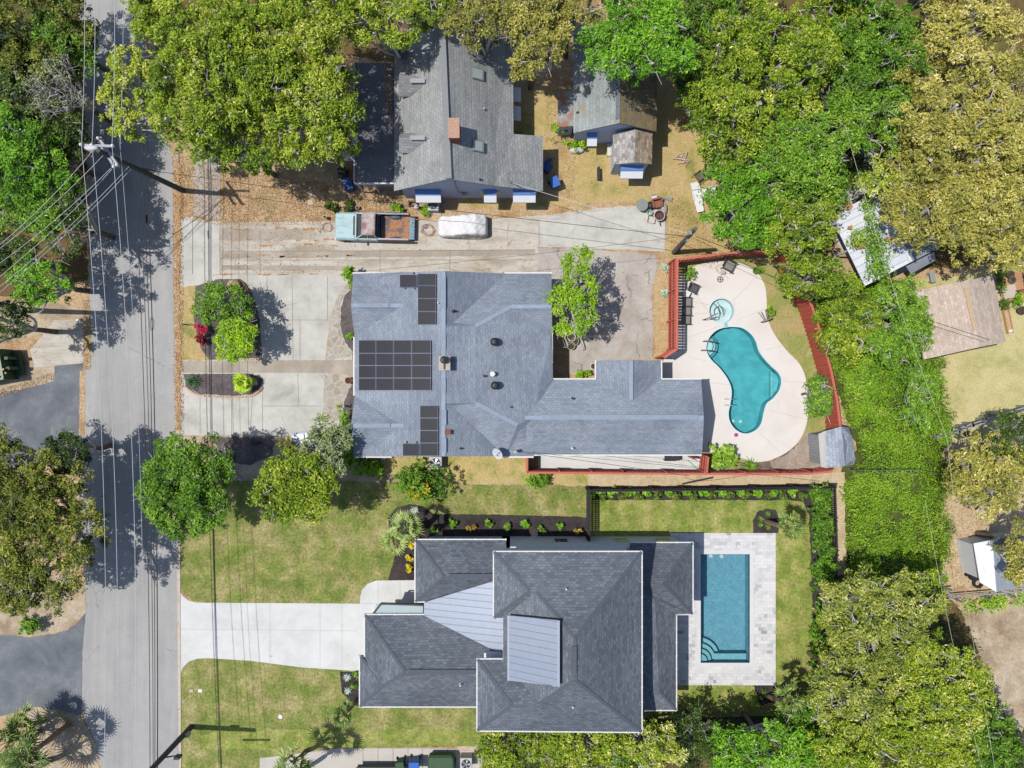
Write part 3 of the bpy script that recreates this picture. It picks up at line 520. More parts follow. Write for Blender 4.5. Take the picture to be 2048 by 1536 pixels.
COPE = mat_ground('coping', [(.3, P(218, 230, 232)), (.7, P(232, 238, 238))], .8, 8, .96, 1.04, .1, .01)
COPE2 = mat_ground('pale_stone_coping', [(.3, P(220, 222, 226)), (.7, P(232, 233, 236))], .8, 8, .96, 1.04, .1, .01)
def off(pts, dd):
    n = len(pts); out = []; ar = sum(pts[i][0] * pts[(i + 1) % n][1] - pts[(i + 1) % n][0] * pts[i][1] for i in range(n)); sg = 1 if ar > 0 else -1
    for i in range(n):
        a = Vector(pts[i - 1]); c = Vector(pts[(i + 1) % n]); t = (c - a).normalized(); out.append((pts[i][0] + t.y * dd * sg, pts[i][1] - t.x * dd * sg))
    return out
def offr(pts, dd):
    cx = sum(p[0] for p in pts) / 4; cy = sum(p[1] for p in pts) / 4
    return [(p[0] + (dd if p[0] > cx else -dd), p[1] + (dd if p[1] > cy else -dd)) for p in pts]
def ring(b, inn, out, z0, z1):
    n = len(inn)
    vv = [(p[0], p[1], z1) for p in inn] + [(p[0], p[1], z1) for p in out] + [(p[0], p[1], z0) for p in inn] + [(p[0], p[1], z0) for p in out]
    for i in range(n):
        j = (i + 1) % n
        b.add([vv[i], vv[j], vv[n + j], vv[n + i]], [(0, 1, 2, 3)]); b.add([vv[i], vv[j], vv[2 * n + j], vv[2 * n + i]], [(3, 2, 1, 0)]); b.add([vv[n + i], vv[n + j], vv[3 * n + j], vv[3 * n + i]], [(0, 1, 2, 3)])
def basin(name, pts, depth, mat, parent):
    b = MB(); n = len(pts); vv = [(p[0], p[1], .03) for p in pts] + [(p[0], p[1], -depth) for p in pts]
    for i in range(n): b.add([vv[i], vv[(i + 1) % n], vv[n + (i + 1) % n], vv[n + i]], [(0, 1, 2, 3)])
    tri = tessellate_polygon([[Vector((p[0], p[1], 0)) for p in pts]]); b.add([(p[0], p[1], -depth) for p in pts], [tuple(t) for t in tri])
    return b.build(name, mat, parent)
p1 = thing('swimming_pool', 'kidney shaped teal pool in the pale deck inside the red fence', 'pool', W(1490, 760))
basin('basin', kid_m, .85, PL1, p1)
b = MB(); ring(b, kid_m, off(kid_m, .12), .02, .055); b.build('coping', COPE, p1)
b = MB()                                  # curved entry steps on the west side
stc = W(1410, 692)
for i, (r_, z_) in enumerate(((.9, -.75), (.72, -.5), (.52, -.28))):
    b.cyl(stc[0] + .1, stc[1], -1.3, r_, 1.3 + z_, n=30)
def inside(x, y, poly):
    c = False; n = len(poly)
    for i in range(n):
        x0, y0 = poly[i]; x1, y1 = poly[i - 1]
        if (y0 > y) != (y1 > y) and x < (x1 - x0) * (y - y0) / (y1 - y0) + x0: c = not c
    return c
def clipped_step(cx, cy, r, z, poly, n=26):      # disc clipped to the pool outline
    pts = [(cx + r * math.cos(2 * math.pi * i / n), cy + r * math.sin(2 * math.pi * i / n)) for i in range(n)]
    out = []
    for p in pts:
        t = 1.0
        q = p
        if not inside(p[0], p[1], poly):
            best = min(poly, key=lambda v: (v[0] - p[0]) ** 2 + (v[1] - p[1]) ** 2); q = best
        if not out or (abs(out[-1][0] - q[0]) + abs(out[-1][1] - q[1])) > .01: out.append(q)
    return out
for i, (r_, z_) in enumerate(((.92, -.55), (.72, -.42), (.5, -.24))):
    pts = clipped_step(stc[0] + .12, stc[1], r_, z_, off(kid_m, -.01)); bb = MB(); bb.prism(pts, -.84, z_); bb.build('step', PL1L if i else MATS['teal_plaster'], p1)
    bb = MB(); arc = [(p[0], p[1], z_ + .012) for p in pts if p[0] > stc[0] + .3]
    arc.sort(key=lambda p: p[1])
    if len(arc) > 3: bb.tube(arc, .022, 5); bb.build('step_edge', mat_plain('blue_tile', P(60, 110, 140), .4), p1)
sh = [W(*p)[:2] for p in [(1546, 742), (1557, 749), (1562, 761), (1558, 780), (1546, 795)]]
b = MB(); b.prism(sh, -.84, -.45); b.build('bench', mat_ground('bench_plaster', [(.3, P(122, 206, 214)), (.7, P(130, 212, 220))], .5, 6, .97, 1.03, 0), p1)
b = MB()
for i in range(12): b.box(W(1547, 746 + i * 4.1)[0], W(0, 746 + i * 4.1)[1], -.45, .06, .06, .012)
b.build('bench_tile', WHITE, p1)
for x, y in ((1473, 843), (1488, 844)):
    b = MB(); q = W(x, y); b.cyl(q[0], q[1], -.84, .12, .05, n=14); b.build('drain_cover', PLAST, p1)
def rail(parent, x0, y0, x1, y1):
    a = Vector(W(x0, y0, .04)); c = Vector(W(x1, y1, -.3)); b = MB(); t = c - a
    pts = catmull([tuple(a), tuple(a + Vector((0, 0, .7))), tuple(a + t * .35 + Vector((0, 0, .95))), tuple(a + t * .7 + Vector((0, 0, .75))), tuple(c)], False, 6)
    b.tube(pts, .035, 6); return b.build('handrail', mat_plain('bronze_rail', P(110, 100, 88), .5, .3), parent)
rail(p1, 1406, 683, 1433, 687); rail(p1, 1402, 701, 1432, 704)
for yy in (798, 810):
    b = MB(); a = Vector(W(1449, yy, .04)); b.tube(catmull([tuple(a), tuple(a + Vector((.1, 0, .55))), tuple(a + Vector((.45, 0, .6))), tuple(a + Vector((.6, 0, -.1))), tuple(a + Vector((.6, 0, -.8)))], False, 5), .025, 6); b.build('ladder_rail', METAL, p1)
o = sheet('pool_water', [(0, 0), (1, 0), (1, 1)], 0, WAT1); bpy.data.objects.remove(o)
def water(name, pts, z, mat):
    tri = tessellate_polygon([[Vector((p[0], p[1], z)) for p in pts]]); b = MB(); vv = [Vector((p[0], p[1], z)) for p in pts]; fs = []
    for t in tri:
        a, c, d_ = (vv[i] for i in t); fs.append(t if (c - a).cross(d_ - a).z > 0 else t[::-1])
    b.add(vv, fs); return tag(b.build(name, mat), kind='structure')
water('pool_water', off(kid_m, -.004), -.1, WAT1)
sp = thing('hot_tub', 'round pale blue spa beside the north end of the kidney pool', 'hot tub', SPC)
basin('basin', spa_m, .75, PL1L, sp)
b = MB(); inn = [(SPC[0] - .02 + .42 * math.cos(2 * math.pi * i / 40), SPC[1] - .03 + .42 * math.sin(2 * math.pi * i / 40)) for i in range(40)]; ring(b, inn, [(SPC[0] + (SPR - .01) * math.cos(2 * math.pi * i / 40), SPC[1] + (SPR - .01) * math.sin(2 * math.pi * i / 40)) for i in range(40)], -.74, -.38); b.build('seat_ring', PL1L, sp)
b = MB(); ring(b, spa_m, [(SPC[0] + (SPR + .1) * math.cos(2 * math.pi * i / 40), SPC[1] + (SPR + .1) * math.sin(2 * math.pi * i / 40)) for i in range(40)], .02, .055); b.build('coping', COPE, sp)
b = MB(); a = Vector(W(1405, 640, .04)); c_ = Vector(W(1437, 630, .0)); t = c_ - a
for s_ in (-.12, .12): b.tube(catmull([tuple(a), tuple(a + t * .1 + Vector((0, 0, .8))), tuple(a + t * .6 + Vector((0, s_, .85))), tuple(c_ + Vector((0, s_, -.2)))], False, 6), .028, 6)
b.build('handrail', mat_plain('bronze_rail2', P(120, 110, 96), .5, .3), sp)
b = MB(); b.tube(catmull([W(1428, 607, -.36), W(1436, 616, -.36), W(1440, 628, -.36)], False, 6), .03, 5); b.tube(catmull([W(1434, 604, -.36), W(1443, 616, -.36), W(1447, 630, -.36)], False, 6), .02, 5); b.build('step_edge', MATS['blue_tile'], sp)
water('pool_water', off(spa_m, -.004), -.1, mat_water('pale_spa_water', (.93, .985, .99, 1), scale=3, bump=.1))
b = MB(); q = [W(*p)[:2] for p in [(1447, 646), (1454, 645), (1456, 655), (1449, 656)]]; b.prism(q, .042, .06); b.build('spillway', mat_plain('mosaic', P(150, 208, 216), .4, 0, .15, 20), sp)
p2 = thing('swimming_pool', 'rectangular blue pool with corner steps in the grey paver terrace', 'pool', W(1450, 1216))
basin('basin', rec_m, 1.0, PL2, p2)
b = MB(); ring(b, rec_m, offr(rec_m, .28), .03, .062); b.build('coping', COPE2, p2)
c2 = W(1402, 1324)
for i, (r_, z_) in enumerate(((1.5, -.75), (1.15, -.55), (.82, -.38), (.5, -.22))):
    pts = [(c2[0], c2[1])] + [(c2[0] + r_ * math.cos(math.pi / 2 * k / 12), c2[1] + r_ * math.sin(math.pi / 2 * k / 12)) for k in range(13)]
    bb = MB(); bb.prism(pts, -.98, z_); s_ = bb.build('step', mat_plain('step_plaster', P(150, 206, 214), .8) if i == 0 else MATS['step_plaster'], p2)
    bb = MB(); bb.tube([(p[0], p[1], z_ + .012) for p in pts[1:]], .02, 5); bb.build('step_edge', MATS['navy_tile'] if 'navy_tile' in MATS else mat_plain('navy_tile', P(38, 66, 92), .4), p2)
a = W(1432, 1311); c_ = W(1497, 1324.5)
b = MB(); b.prism([(a[0], a[1]), (c_[0], a[1]), (c_[0], c_[1] + .01), (a[0], c_[1] + .01)], -.98, -.5); b.build('bench', MATS['step_plaster'], p2)
b = MB(); b.beam((a[0], a[1], -.48), (c_[0], a[1], -.48), .07, .03); b.build('bench_edge', MATS['navy_tile'], p2)
for x, y in ((1429, 1118), (1451, 1119)):
    b = MB(); q = W(x, y); b.cyl(q[0], q[1], -1.0, .14, .06, n=14); b.build('drain_cover', PLAST, p2)
b = MB(); ring(b, offr(rec_m, -.02), rec_m, -.16, .03); b.build('tile_band', MATS['navy_tile'], p2)
water('pool_water', offr(rec_m, -.025), -.1, WAT2)
# ------------------------------------------------------------------ houses
def roofmesh(name, V, faces, th, mat, parent):
    """V {key:(px,py,z)} photo pixel + height; faces lists of keys; gives a slab of thickness th"""
    keys = [k for k in V if any(k in f for f in faces)]; idx = {k: i for i, k in enumerate(keys)}; n = len(keys)
    vv = [W(*V[k]) for k in keys]; vv += [(p[0], p[1], p[2] - th) for p in vv]
    fs = []; edges = {}
    for f in faces:
        t = [idx[k] for k in f]; a = sum(vv[t[i]][0] * vv[t[(i + 1) % len(t)]][1] - vv[t[(i + 1) % len(t)]][0] * vv[t[i]][1] for i in range(len(t)))
        if a < 0: t = t[::-1]
        fs.append(tuple(t)); fs.append(tuple(i + n for i in t[::-1]))
        for i in range(len(t)): edges[(t[i], t[(i + 1) % len(t)])] = 1
    for (a, c) in list(edges):
        if (c, a) not in edges: fs.append((a, a + n, c + n, c))
    b = MB(); b.add(vv, fs); return b.build(name, mat, parent)
def ridgecap(parent, segs, mat, w=.22, name='ridge_cap', up=.03):
    for p, q in segs: b = MB(); a = W(*p); c = W(*q); b.beam((a[0], a[1], a[2] + up), (c[0], c[1], c[2] + up), w, .05); b.build(name, mat, parent)
def gutter(parent, segs, mat=None, w=.085):
    for p, q in segs:
        b = MB(); a = Vector(W(*p)); c = Vector(W(*q)); n = max(1, round((c - a).length / .95)); t = (c - a) / n; u = t.normalized()
        b.beam(a + Vector((0, 0, .0)), c, w, .12)
        for i in range(n + 1): b.beam(a + t * i - u * .03 + Vector((0, 0, .012)), a + t * i + u * .03 + Vector((0, 0, .012)), w + .03, .13)
        b.build('gutter', mat or GUTT, parent)
def walls(parent, poly_m, z1, mat, name='wall', z0=0.0):
    b = MB(); b.prism(poly_m, z0, z1); return b.build(name, mat, parent)
def vent(parent, px, py, z, r=.05, h=.35, mat=None, name='vent_pipe'):
    q = W(px, py, z); b = MB(); b.cyl(q[0], q[1], z - .3, r * 2.1, .34, r * 1.5, n=12); b.cyl(q[0], q[1], z, r, h, n=12); return b.build(name, mat or DKMET, parent)
# --- ranch house in the middle
H1 = thing('ranch_house', 'long blue grey roofed ranch house with solar panels between the forecourt and kidney pool', 'house', W(900, 730))
zr = 4.75
V = dict(A=(887, 542, zr), D=(907, 645, 4.42), I=(887, 652, zr), J=(887, 806, zr), N=(887, 913, zr),
         C=(1013, 547, 2.95), NE=(1103, 547, 2.9), E=(951, 652, 4.46), Fh=(1022, 613, 3.9), G=(1104, 613, 3.9), V1=(1104, 662, 2.9),
         K=(951, 806, 4.46), L=(1035, 850, 3.8), M=(1067, 832, 3.6), X=(1106, 765, 2.9), M2=(1067, 912, 2.9), Q=(1010, 912, 2.92), Q2=(905, 812, 4.45),
         B=(706, 547, 2.9), g1=(702, 611, 3.9), h1=(805, 611, 3.9), b1=(716, 547, 2.95), s1=(709, 672, 2.9), s2=(709, 792, 2.9), g2=(702, 851, 3.9), h2=(805, 851, 3.9), b2=(716, 913, 2.95), B2=(708, 913, 2.9))
faces = [('A', 'I', 'D', 'C'), ('C', 'D', 'E', 'Fh', 'G', 'NE'), ('I', 'E', 'D'), ('I', 'J', 'K', 'E'), ('E', 'K', 'L', 'M', 'X', 'V1', 'Fh'), ('Fh', 'V1', 'G'),
         ('J', 'Q2', 'K'), ('J', 'N', 'Q', 'Q2'), ('Q2', 'Q', 'M2', 'M', 'L', 'K'),
         ('B', 'b1', 'h1', 'g1'), ('A', 'b1', 'h1', 'I'), ('g1', 'h1', 's1'), ('h1', 's1', 's2', 'h2', 'J', 'I'), ('g2', 's2', 'h2'), ('g2', 'h2', 'b2', 'B2'), ('h2', 'b2', 'N', 'J')]
roofmesh('roof', V, faces, .16, SH_BLUE, H1)
V = dict(a=(1050, 835, 4.02), b=(1408, 835, 4.05), c=(1404, 909, 2.85), d=(1067, 909, 2.85), e=(1104, 759, 2.85), f=(1192, 759, 2.85), g=(1192, 721, 2.8), h=(1262, 720, 3.75), i=(1322, 721, 2.8), j=(1322, 759, 2.85), k=(1402, 759, 2.85), l=(1262, 803, 3.6), m=(1067, 835, 4.02), X=(1088, 790, 3.3))
roofmesh('roof', V, [('m', 'b', 'c', 'd'), ('a', 'X', 'e', 'f', 'l', 'j', 'k', 'b', 'm'), ('f', 'g', 'h', 'l'), ('h', 'i', 'j', 'l')], .16, SH_BLUE, H1)
ridgecap(H1, [((887, 555, zr), (887, 616, zr)), ((887, 668, zr), (887, 700, zr)), ((887, 756, zr), (887, 786, zr)), ((888, 820, zr), (888, 850, zr)), ((888, 876, zr), (888, 905, zr))], mat_plain('ridge_vent', P(150, 164, 180), .85), .3, 'ridge_vent', .07)
ridgecap(H1, [((716, 611, 3.9), (778, 611, 3.9)), ((720, 851, 3.9), (781, 851, 3.9))], MATS['ridge_vent'], .28, 'ridge_vent', .07)
ridgecap(H1, [((1083, 834, 4.03), (1396, 834, 4.06))], MATS['ridge_vent'], .3, 'ridge_vent', .07)
ridgecap(H1, [((703, 611, 3.9), (808, 611, 3.9)), ((703, 851, 3.9), (808, 851, 3.9)), ((887, 543, zr), (887, 912, zr)), ((951, 652, 4.46), (1022, 613, 3.9)), ((1022, 613, 3.9), (1103, 613, 3.9)), ((951, 806, 4.46), (1035, 850, 3.8)), ((1262, 721, 3.75), (1262, 800, 3.62)), ((1050, 835, 4.03), (1407, 835, 4.05))], mat_plain('pale_ridge_shingle', P(158, 172, 190), .9, 0, .15, 6), .26, 'ridge_cap', .02)
gutter(H1, [((708, 675, 2.88), (708, 790, 2.88)), ((706, 546, 2.9), (772, 546, 2.9)), ((710, 914, 2.9), (782, 914, 2.9)), ((1010, 546, 2.9), (1103, 546, 2.9)), ((1104, 640, 2.88), (1104, 752, 2.88)), ((1106, 758, 2.84), (1190, 758, 2.84)), ((1191, 722, 2.8), (1191, 757, 2.84)), ((1323, 722, 2.8), (1323, 757, 2.84)), ((1325, 758, 2.84), (1402, 758, 2.84)), ((1068, 910, 2.84), (1402, 910, 2.84)), ((1000, 914, 2.88), (1066, 914, 2.88))], w=.1)
def pm(pts, z=0): return [W(x, y, z)[:2] for x, y in pts]
walls(H1, pm([(716, 560), (1092, 560), (1092, 900), (716, 900)], 2.9), 2.85, RANCHW)
walls(H1, pm([(1080, 770), (1200, 770), (1200, 732), (1314, 732), (1314, 770), (1391, 770), (1391, 898), (1080, 898)], 2.9), 2.8, RANCHW)
b = MB()
for (y0, y1, xw, za) in ((560, 660, 716, 3.6), (802, 900, 716, 3.6)):
    a = W(xw, y0, 2.9); c = W(xw, y1, 2.9); m_ = ((a[1] + c[1]) / 2); b.add([(a[0], a[1], 2.8), (a[0], c[1], 2.8), (a[0], m_, za), (a[0] + .12, a[1], 2.8), (a[0] + .12, c[1], 2.8), (a[0] + .12, m_, za)], [(0, 1, 2), (5, 4, 3), (0, 2, 5, 3), (1, 4, 5, 2)])
a = W(1391, 770, 2.9); c = W(1391, 898, 2.9); b.add([(a[0], a[1], 2.78), (a[0], c[1], 2.78), (a[0], (a[1] + c[1]) / 2, 3.75), (a[0] - .12, a[1], 2.78), (a[0] - .12, c[1], 2.78), (a[0] - .12, (a[1] + c[1]) / 2, 3.75)], [(0, 1, 2), (5, 4, 3), (0, 2, 5, 3), (1, 4, 5, 2)])
b.build('gable_wall', RANCHW, H1)
# solar panels lie on the west slope
def westz(px, py):        # height of the roof's west slope under an apparent pixel
    z = 4.0
    for _ in range(8):
        x = (px - 1024) * S * (1 - z / CAM_H); x0 = W(709, 700, 2.9)[0]; x1 = W(887, 700, zr)[0]; z = 2.9 + (zr - 2.9) * (x - x0) / (x1 - x0)
    return z
def panel(x0, y0, x1, y1):
    b = MB(); up = .16; g = .35
    pts = [(x0 + g, y0 + g), (x1 - g, y0 + g), (x1 - g, y1 - g), (x0 + g, y1 - g)]; top = [Vector(W(px, py, westz(px, py) + up)) for px, py in pts]
    b.add([tuple(p) for p in top] + [(p.x, p.y, p.z - .045) for p in top], [(3, 2, 1, 0), (4, 5, 6, 7), (0, 1, 5, 4), (1, 2, 6, 5), (2, 3, 7, 6), (3, 0, 4, 7)])
    f = b.build('solar_panel', SOLF, H1)
    c = sum(top, Vector()) / 4; inn = [c + (p - c) * .965 + Vector((0, 0, .006)) for p in top]
    bb = MB(); bb.add([tuple(p) for p in inn], [(3, 2, 1, 0)]); bb.build('cell_sheet', SOLAR, f)
xs = [717, 751.5, 787, 823, 862]; ys = [680, 706.5, 731, 756, 781]
for i in range(4):
    for j in range(4): panel(xs[i], ys[j], xs[i + 1], ys[j + 1])
for y0, y1 in ((547, 571), (571, 597), (597, 623), (623, 649.5)): panel(835, y0, 872, y1)
panel(799, 549, 834, 575)
for y0, y1 in ((811, 836), (836, 861), (861, 886), (886, 912)): panel(839.5, y0, 876.5, y1)
panel(805, 887, 839, 912)
b = MB()
for x, y, h in ((810, 576, 3), (829, 576, 3), (827, 546, 3), (813, 884, 4), (833, 884, 4), (834, 913, 3)):
    a = W(x, y - h / 2, westz(x, y) + .1); c = W(x, y + h / 2 + 1, westz(x, y) + .1); b.beam(a, c, .07, .05)
b.build('panel_rail', DKMET, H1)
q = W(891, 727, 4.6)
ch = MB(); ch.box(q[0], q[1], 4.2, .62, .78, 1.1); ch = ch.build('chimney', BRICKT, H1, bevel=.02)
b = MB(); b.box(q[0], q[1], 5.3, .74, .9, .08); b.build('chimney_crown', mat_plain('pale_cement', P(196, 186, 172), .9, 0, .15, 5), ch)
b = MB(); b.cyl(q[0], q[1] + .2, 5.38, .15, .3, n=14); b.lathe(q[0], q[1] + .2, [(.0, 5.86), (.2, 5.8), (.24, 5.72), (.2, 5.72)]); b.build('flue', DKMET, ch)
b = MB(); b.box(q[0], q[1] - .18, 5.38, .1, .4, .06); b.build('vent_slot', DKMET, ch)
q = W(896, 864, 4.6); b = MB(); b.box(q[0], q[1], 4.3, .38, .3, .55); b.build('brick_flue', mat_plain('red_flue_brick', P(150, 84, 70), .9, 0, .2, 8), H1)
for x, y in ((989, 684), (990, 771)):
    q = W(x, y, 4.35); b = MB(); b.cyl(q[0], q[1], 4.1, .24, .42, .22, 18); b.lathe(q[0], q[1], [(0, 4.74), (.14, 4.72), (.25, 4.62), (.27, 4.52)]); b.build('roof_fan', DKMET, H1, smooth=False)
vent(H1, 968, 752, 4.3, .06, .4); vent(H1, 1022, 814, 3.75, .06, .35); vent(H1, 906, 622, 4.55, .07, .35); vent(H1, 921, 897, 4.3, .05, .3); vent(H1, 1145, 797, 3.4, .07, .35); vent(H1, 1144, 896, 3.1, .05, .4, WHITE)
q = W(985, 748, 4.35); b = MB(); b.cyl(q[0], q[1], 4.2, .16, .3, n=14); b.cyl(q[0] + .12, q[1], 4.24, .08, .2, n=10); b.build('white_vent', WHITE, H1)
q = W(876, 606, 4.65); b = MB(); b.cyl(q[0], q[1], 4.5, .05, .3, n=8); b.build('white_vent', WHITE, H1)
q = W(996, 905, 3.2); dish = MB()      # satellite dish
cdir = Vector((-.45, -.35, .82)).normalized(); cc = Vector((q[0], q[1], 3.85)); u = cdir.cross(Vector((0, 0, 1))).normalized(); v = cdir.cross(u)
vv = []; fs = []
for k in range(5):
    r_ = .3 * k / 4 * 1.15
    for i in range(20):
        t = 2 * math.pi * i / 20; vv.append(cc + (u * math.cos(t) * r_ * 1.15 + v * math.sin(t) * r_) + cdir * (r_ * r_ * .5))
for k in range(4): fs += [(k * 20 + i, k * 20 + (i + 1) % 20, (k + 1) * 20 + (i + 1) % 20, (k + 1) * 20 + i) for i in range(20)]
dish.add(vv, fs); dish = dish.build('satellite_dish', mat_plain('dish_grey', P(206, 210, 216), .5), H1)
b = MB(); b.tube([(q[0] + .1, q[1] + .1, 3.0), (q[0] + .1, q[1] + .1, 3.6), cc], .03); b.tube([cc - v * .3, cc + cdir * .4 - v * .12], .018); b.box(*(cc + cdir * .42)[:2], (cc + cdir * .38).z, .1, .08, .08); b.build('dish_arm', METAL, dish)
q = W(1030, 902, 3.2); b = MB(); b.cyl(q[0], q[1], 2.9, .06, .9, n=10); b.box(q[0], q[1], 3.6, .22, .16, .25, .4); b.build('service_mast', METAL, H1)
# --- new two-storey house
H2 = thing('new_house', 'large new two storey house with charcoal shingle and metal roofs beside the rectangular pool', 'house', W(1100, 1270))
ze = 6.5
V = dict(a=(988, 1104, ze), b=(1283, 1104, ze), c=(1283, 1464, ze), d=(955, 1461, ze), e=(955, 1319, ze), f=(1006, 1319, ze), g=(1006, 1236, ze), h=(988, 1236, ze),
         r1=(1150, 1277, 8.75), r2=(1151, 1361, 8.75), n1=(1060, 1182, 7.55), n2=(1072, 1183, 7.58), s1=(1024, 1411, 7.6), s2=(1080, 1407, 7.65))
roofmesh('roof', V, [('a', 'b', 'r1', 'n2', 'n1'), ('b', 'c', 'r2', 'r1'), ('c', 'd', 's1', 's2', 'r2'), ('d', 'e', 's1'), ('e', 'f', 's2', 's1'), ('f', 'g', 'n2', 'r1', 'r2', 's2'), ('g', 'h', 'n1', 'n2'), ('h', 'a', 'n1')], .2, SH_DARK, H2)
ridgecap(H2, [((988, 1104, ze), (1060, 1182, 7.55)), ((1283, 1104, ze), (1150, 1277, 8.75)), ((1283, 1464, ze), (1151, 1361, 8.75)), ((988, 1236, ze), (1060, 1182, 7.55)), ((1072, 1183, 7.58), (1150, 1277, 8.75)), ((955, 1461, ze), (1024, 1411, 7.6)), ((955, 1319, ze), (1024, 1411, 7.6)), ((1080, 1407, 7.65), (1151, 1361, 8.75)), ((1150, 1277, 8.75), (1151, 1361, 8.75))], mat_plain('hip_shingle', P(92, 100, 111), .9, 0, .2, 8), .2, 'ridge_cap', .0)
ridgecap(H2, [((1148, 1292, 8.75), (1148, 1346, 8.75))], MATS['hip_shingle'], .3, 'ridge_vent', .07)
gutter(H2, [((988, 1103, ze), (1283, 1103, ze)), ((1284, 1104, ze), (1284, 1464, ze)), ((1283, 1465, ze), (955, 1462, ze)), ((954, 1461, ze), (954, 1319, ze)), ((954, 1318, ze), (1006, 1318, ze)), ((1007, 1318, ze), (1007, 1237, ze)), ((1006, 1235, ze), (987, 1235, ze)), ((987, 1235, ze), (987, 1104, ze))])
walls(H2, pm([(1003, 1119), (1268, 1119), (1268, 1449), (970, 1447), (970, 1333), (1020, 1333), (1020, 1222), (1003, 1222)], ze), 6.45, PALEW, 'upper_wall')
# shed dormer with the metal roof
V = dict(a=(1016, 1231, 7.15), b=(1120, 1241, 8.75), c=(1119, 1373, 8.75), d=(1016, 1361, 7.15))
roofmesh('dormer_roof', V, [('a', 'b', 'c', 'd')], .1, MROOF, H2)
ridgecap(H2, [((1117, 1241, 8.75), (1117, 1373, 8.75)), ((1017, 1231, 7.16), (1017, 1361, 7.16))], mat_plain('metal_trim', P(190, 197, 212), .4, .3, .04), .14, 'metal_trim', .03)
b = MB(); q = [W(1022, 1237, 7.3)[:2], W(1110, 1247, 8)[:2], W(1110, 1366, 8)[:2], W(1022, 1355, 7.3)[:2]]
vv = [(q[0][0], q[0][1], 6.4), (q[1][0], q[1][1], 6.4), (q[2][0], q[2][1], 6.4), (q[3][0], q[3][1], 6.4), (q[0][0], q[0][1], 7.1), (q[1][0], q[1][1], 8.5), (q[2][0], q[2][1], 8.5), (q[3][0], q[3][1], 7.1)]
b.add(vv, [(4, 7, 6, 5), (0, 1, 5, 4), (1, 2, 6, 5), (2, 3, 7, 6), (3, 0, 4, 7)]); b.build('dormer_wall', PALEW, H2)
# low roofs
zl = 3.4
V = dict(a=(831, 1080, zl), b=(1012, 1080, zl), c=(831, 1203, zl), d=(848, 1203, zl), r1=(888, 1153, 5.0), r2=(1016, 1153, 5.0))
roofmesh('roof', V, [('a', 'b', 'r2', 'r1'), ('a', 'r1', 'c'), ('c', 'r1', 'r2', 'd')], .18, SH_DARK, H2)
ridgecap(H2, [((831, 1080, zl), (888, 1153, 5)), ((831, 1203, zl), (888, 1153, 5))], MATS['hip_shingle'], .18, 'ridge_cap', 0)
ridgecap(H2, [((898, 1152, 5), (985, 1152, 5))], MATS['hip_shingle'], .3, 'ridge_vent', .06)
gutter(H2, [((831, 1079, zl), (1012, 1079, zl)), ((830, 1080, zl), (830, 1204, zl)), ((831, 1204, zl), (849, 1204, zl))])
V = dict(a=(848, 1205, 3.5), b=(1030, 1149, 5.35), c=(1030, 1322, 5.35), d=(848, 1231, 3.5))
roofmesh('porch_roof', V, [('a', 'b', 'c', 'd')], .12, MROOF, H2)
V = dict(a=(730, 1230, zl), a2=(849, 1230, zl), r1=(810, 1344, 5.3), r2=(985, 1343, 5.3), v=(985, 1300, 4.75), e=(730, 1312, zl), f=(720, 1312, zl), g=(720, 1413, zl), h=(955, 1413, zl), h2=(985, 1413, zl), s=(768, 1372, 4.35), e2=(738, 1330, 3.75))
roofmesh('roof', V, [('a', 'a2', 'v', 'r2', 'r1'), ('a', 'r1', 's', 'e2', 'e'), ('e', 'e2', 's', 'g', 'f'), ('g', 's', 'r1', 'r2', 'h2')], .18, SH_DARK, H2)
ridgecap(H2, [((730, 1230, zl), (810, 1344, 5.3)), ((720, 1413, zl), (768, 1372, 4.35)), ((768, 1372, 4.35), (810, 1344, 5.3)), ((720, 1312, zl), (768, 1372, 4.35))], MATS['hip_shingle'], .18, 'ridge_cap', 0)
ridgecap(H2, [((818, 1343, 5.3), (960, 1343, 5.3))], MATS['hip_shingle'], .28, 'ridge_vent', .06)
gutter(H2, [((730, 1229, zl), (849, 1229, zl)), ((729, 1230, zl), (729, 1312, zl)), ((719, 1312, zl), (719, 1413, zl)), ((720, 1414, zl), (955, 1414, zl))])
V = dict(a=(1260, 1086, zl), b=(1385, 1086, zl), c=(1385, 1228, zl), r=(1327, 1168, 4.75), w=(1260, 1168, 4.75), d=(1352, 1229, zl), e=(1352, 1420, zl), m=(1310, 1200, 4.35), m2=(1260, 1202, 4.7), n=(1318, 1382, 4.15), n2=(1260, 1420, zl), n3=(1260, 1382, 4.3))
roofmesh('roof', V, [('a', 'b', 'r', 'w'), ('b', 'c', 'r'), ('c', 'd', 'm', 'm2', 'w', 'r'), ('m', 'd', 'e', 'n', 'n3', 'm2'), ('e', 'n2', 'n3', 'n')], .18, SH_DARK, H2)
ridgecap(H2, [((1385, 1086, zl), (1327, 1168, 4.75)), ((1385, 1228, zl), (1327, 1168, 4.75)), ((1352, 1420, zl), (1318, 1382, 4.15))], MATS['hip_shingle'], .18, 'ridge_cap', 0)
gutter(H2, [((1262, 1085, zl), (1385, 1085, zl)), ((1386, 1086, zl), (1386, 1228, zl)), ((1385, 1229, zl), (1353, 1229, zl)), ((1353, 1230, zl), (1353, 1420, zl)), ((1352, 1421, zl), (1290, 1421, zl))])
walls(H2, pm([(846, 1094), (1020, 1094), (1020, 1188), (846, 1188)], zl), 3.3, PALEW)
walls(H2, pm([(745, 1245), (1000, 1245), (1000, 1398), (735, 1398), (735, 1325), (745, 1325)], zl), 3.3, PALEW)
walls(H2, pm([(1003, 1094), (1370, 1094), (1370, 1214), (1338, 1214), (1338, 1405), (1250, 1405), (1250, 1130), (1003, 1130)], zl), 3.3, PALEW)
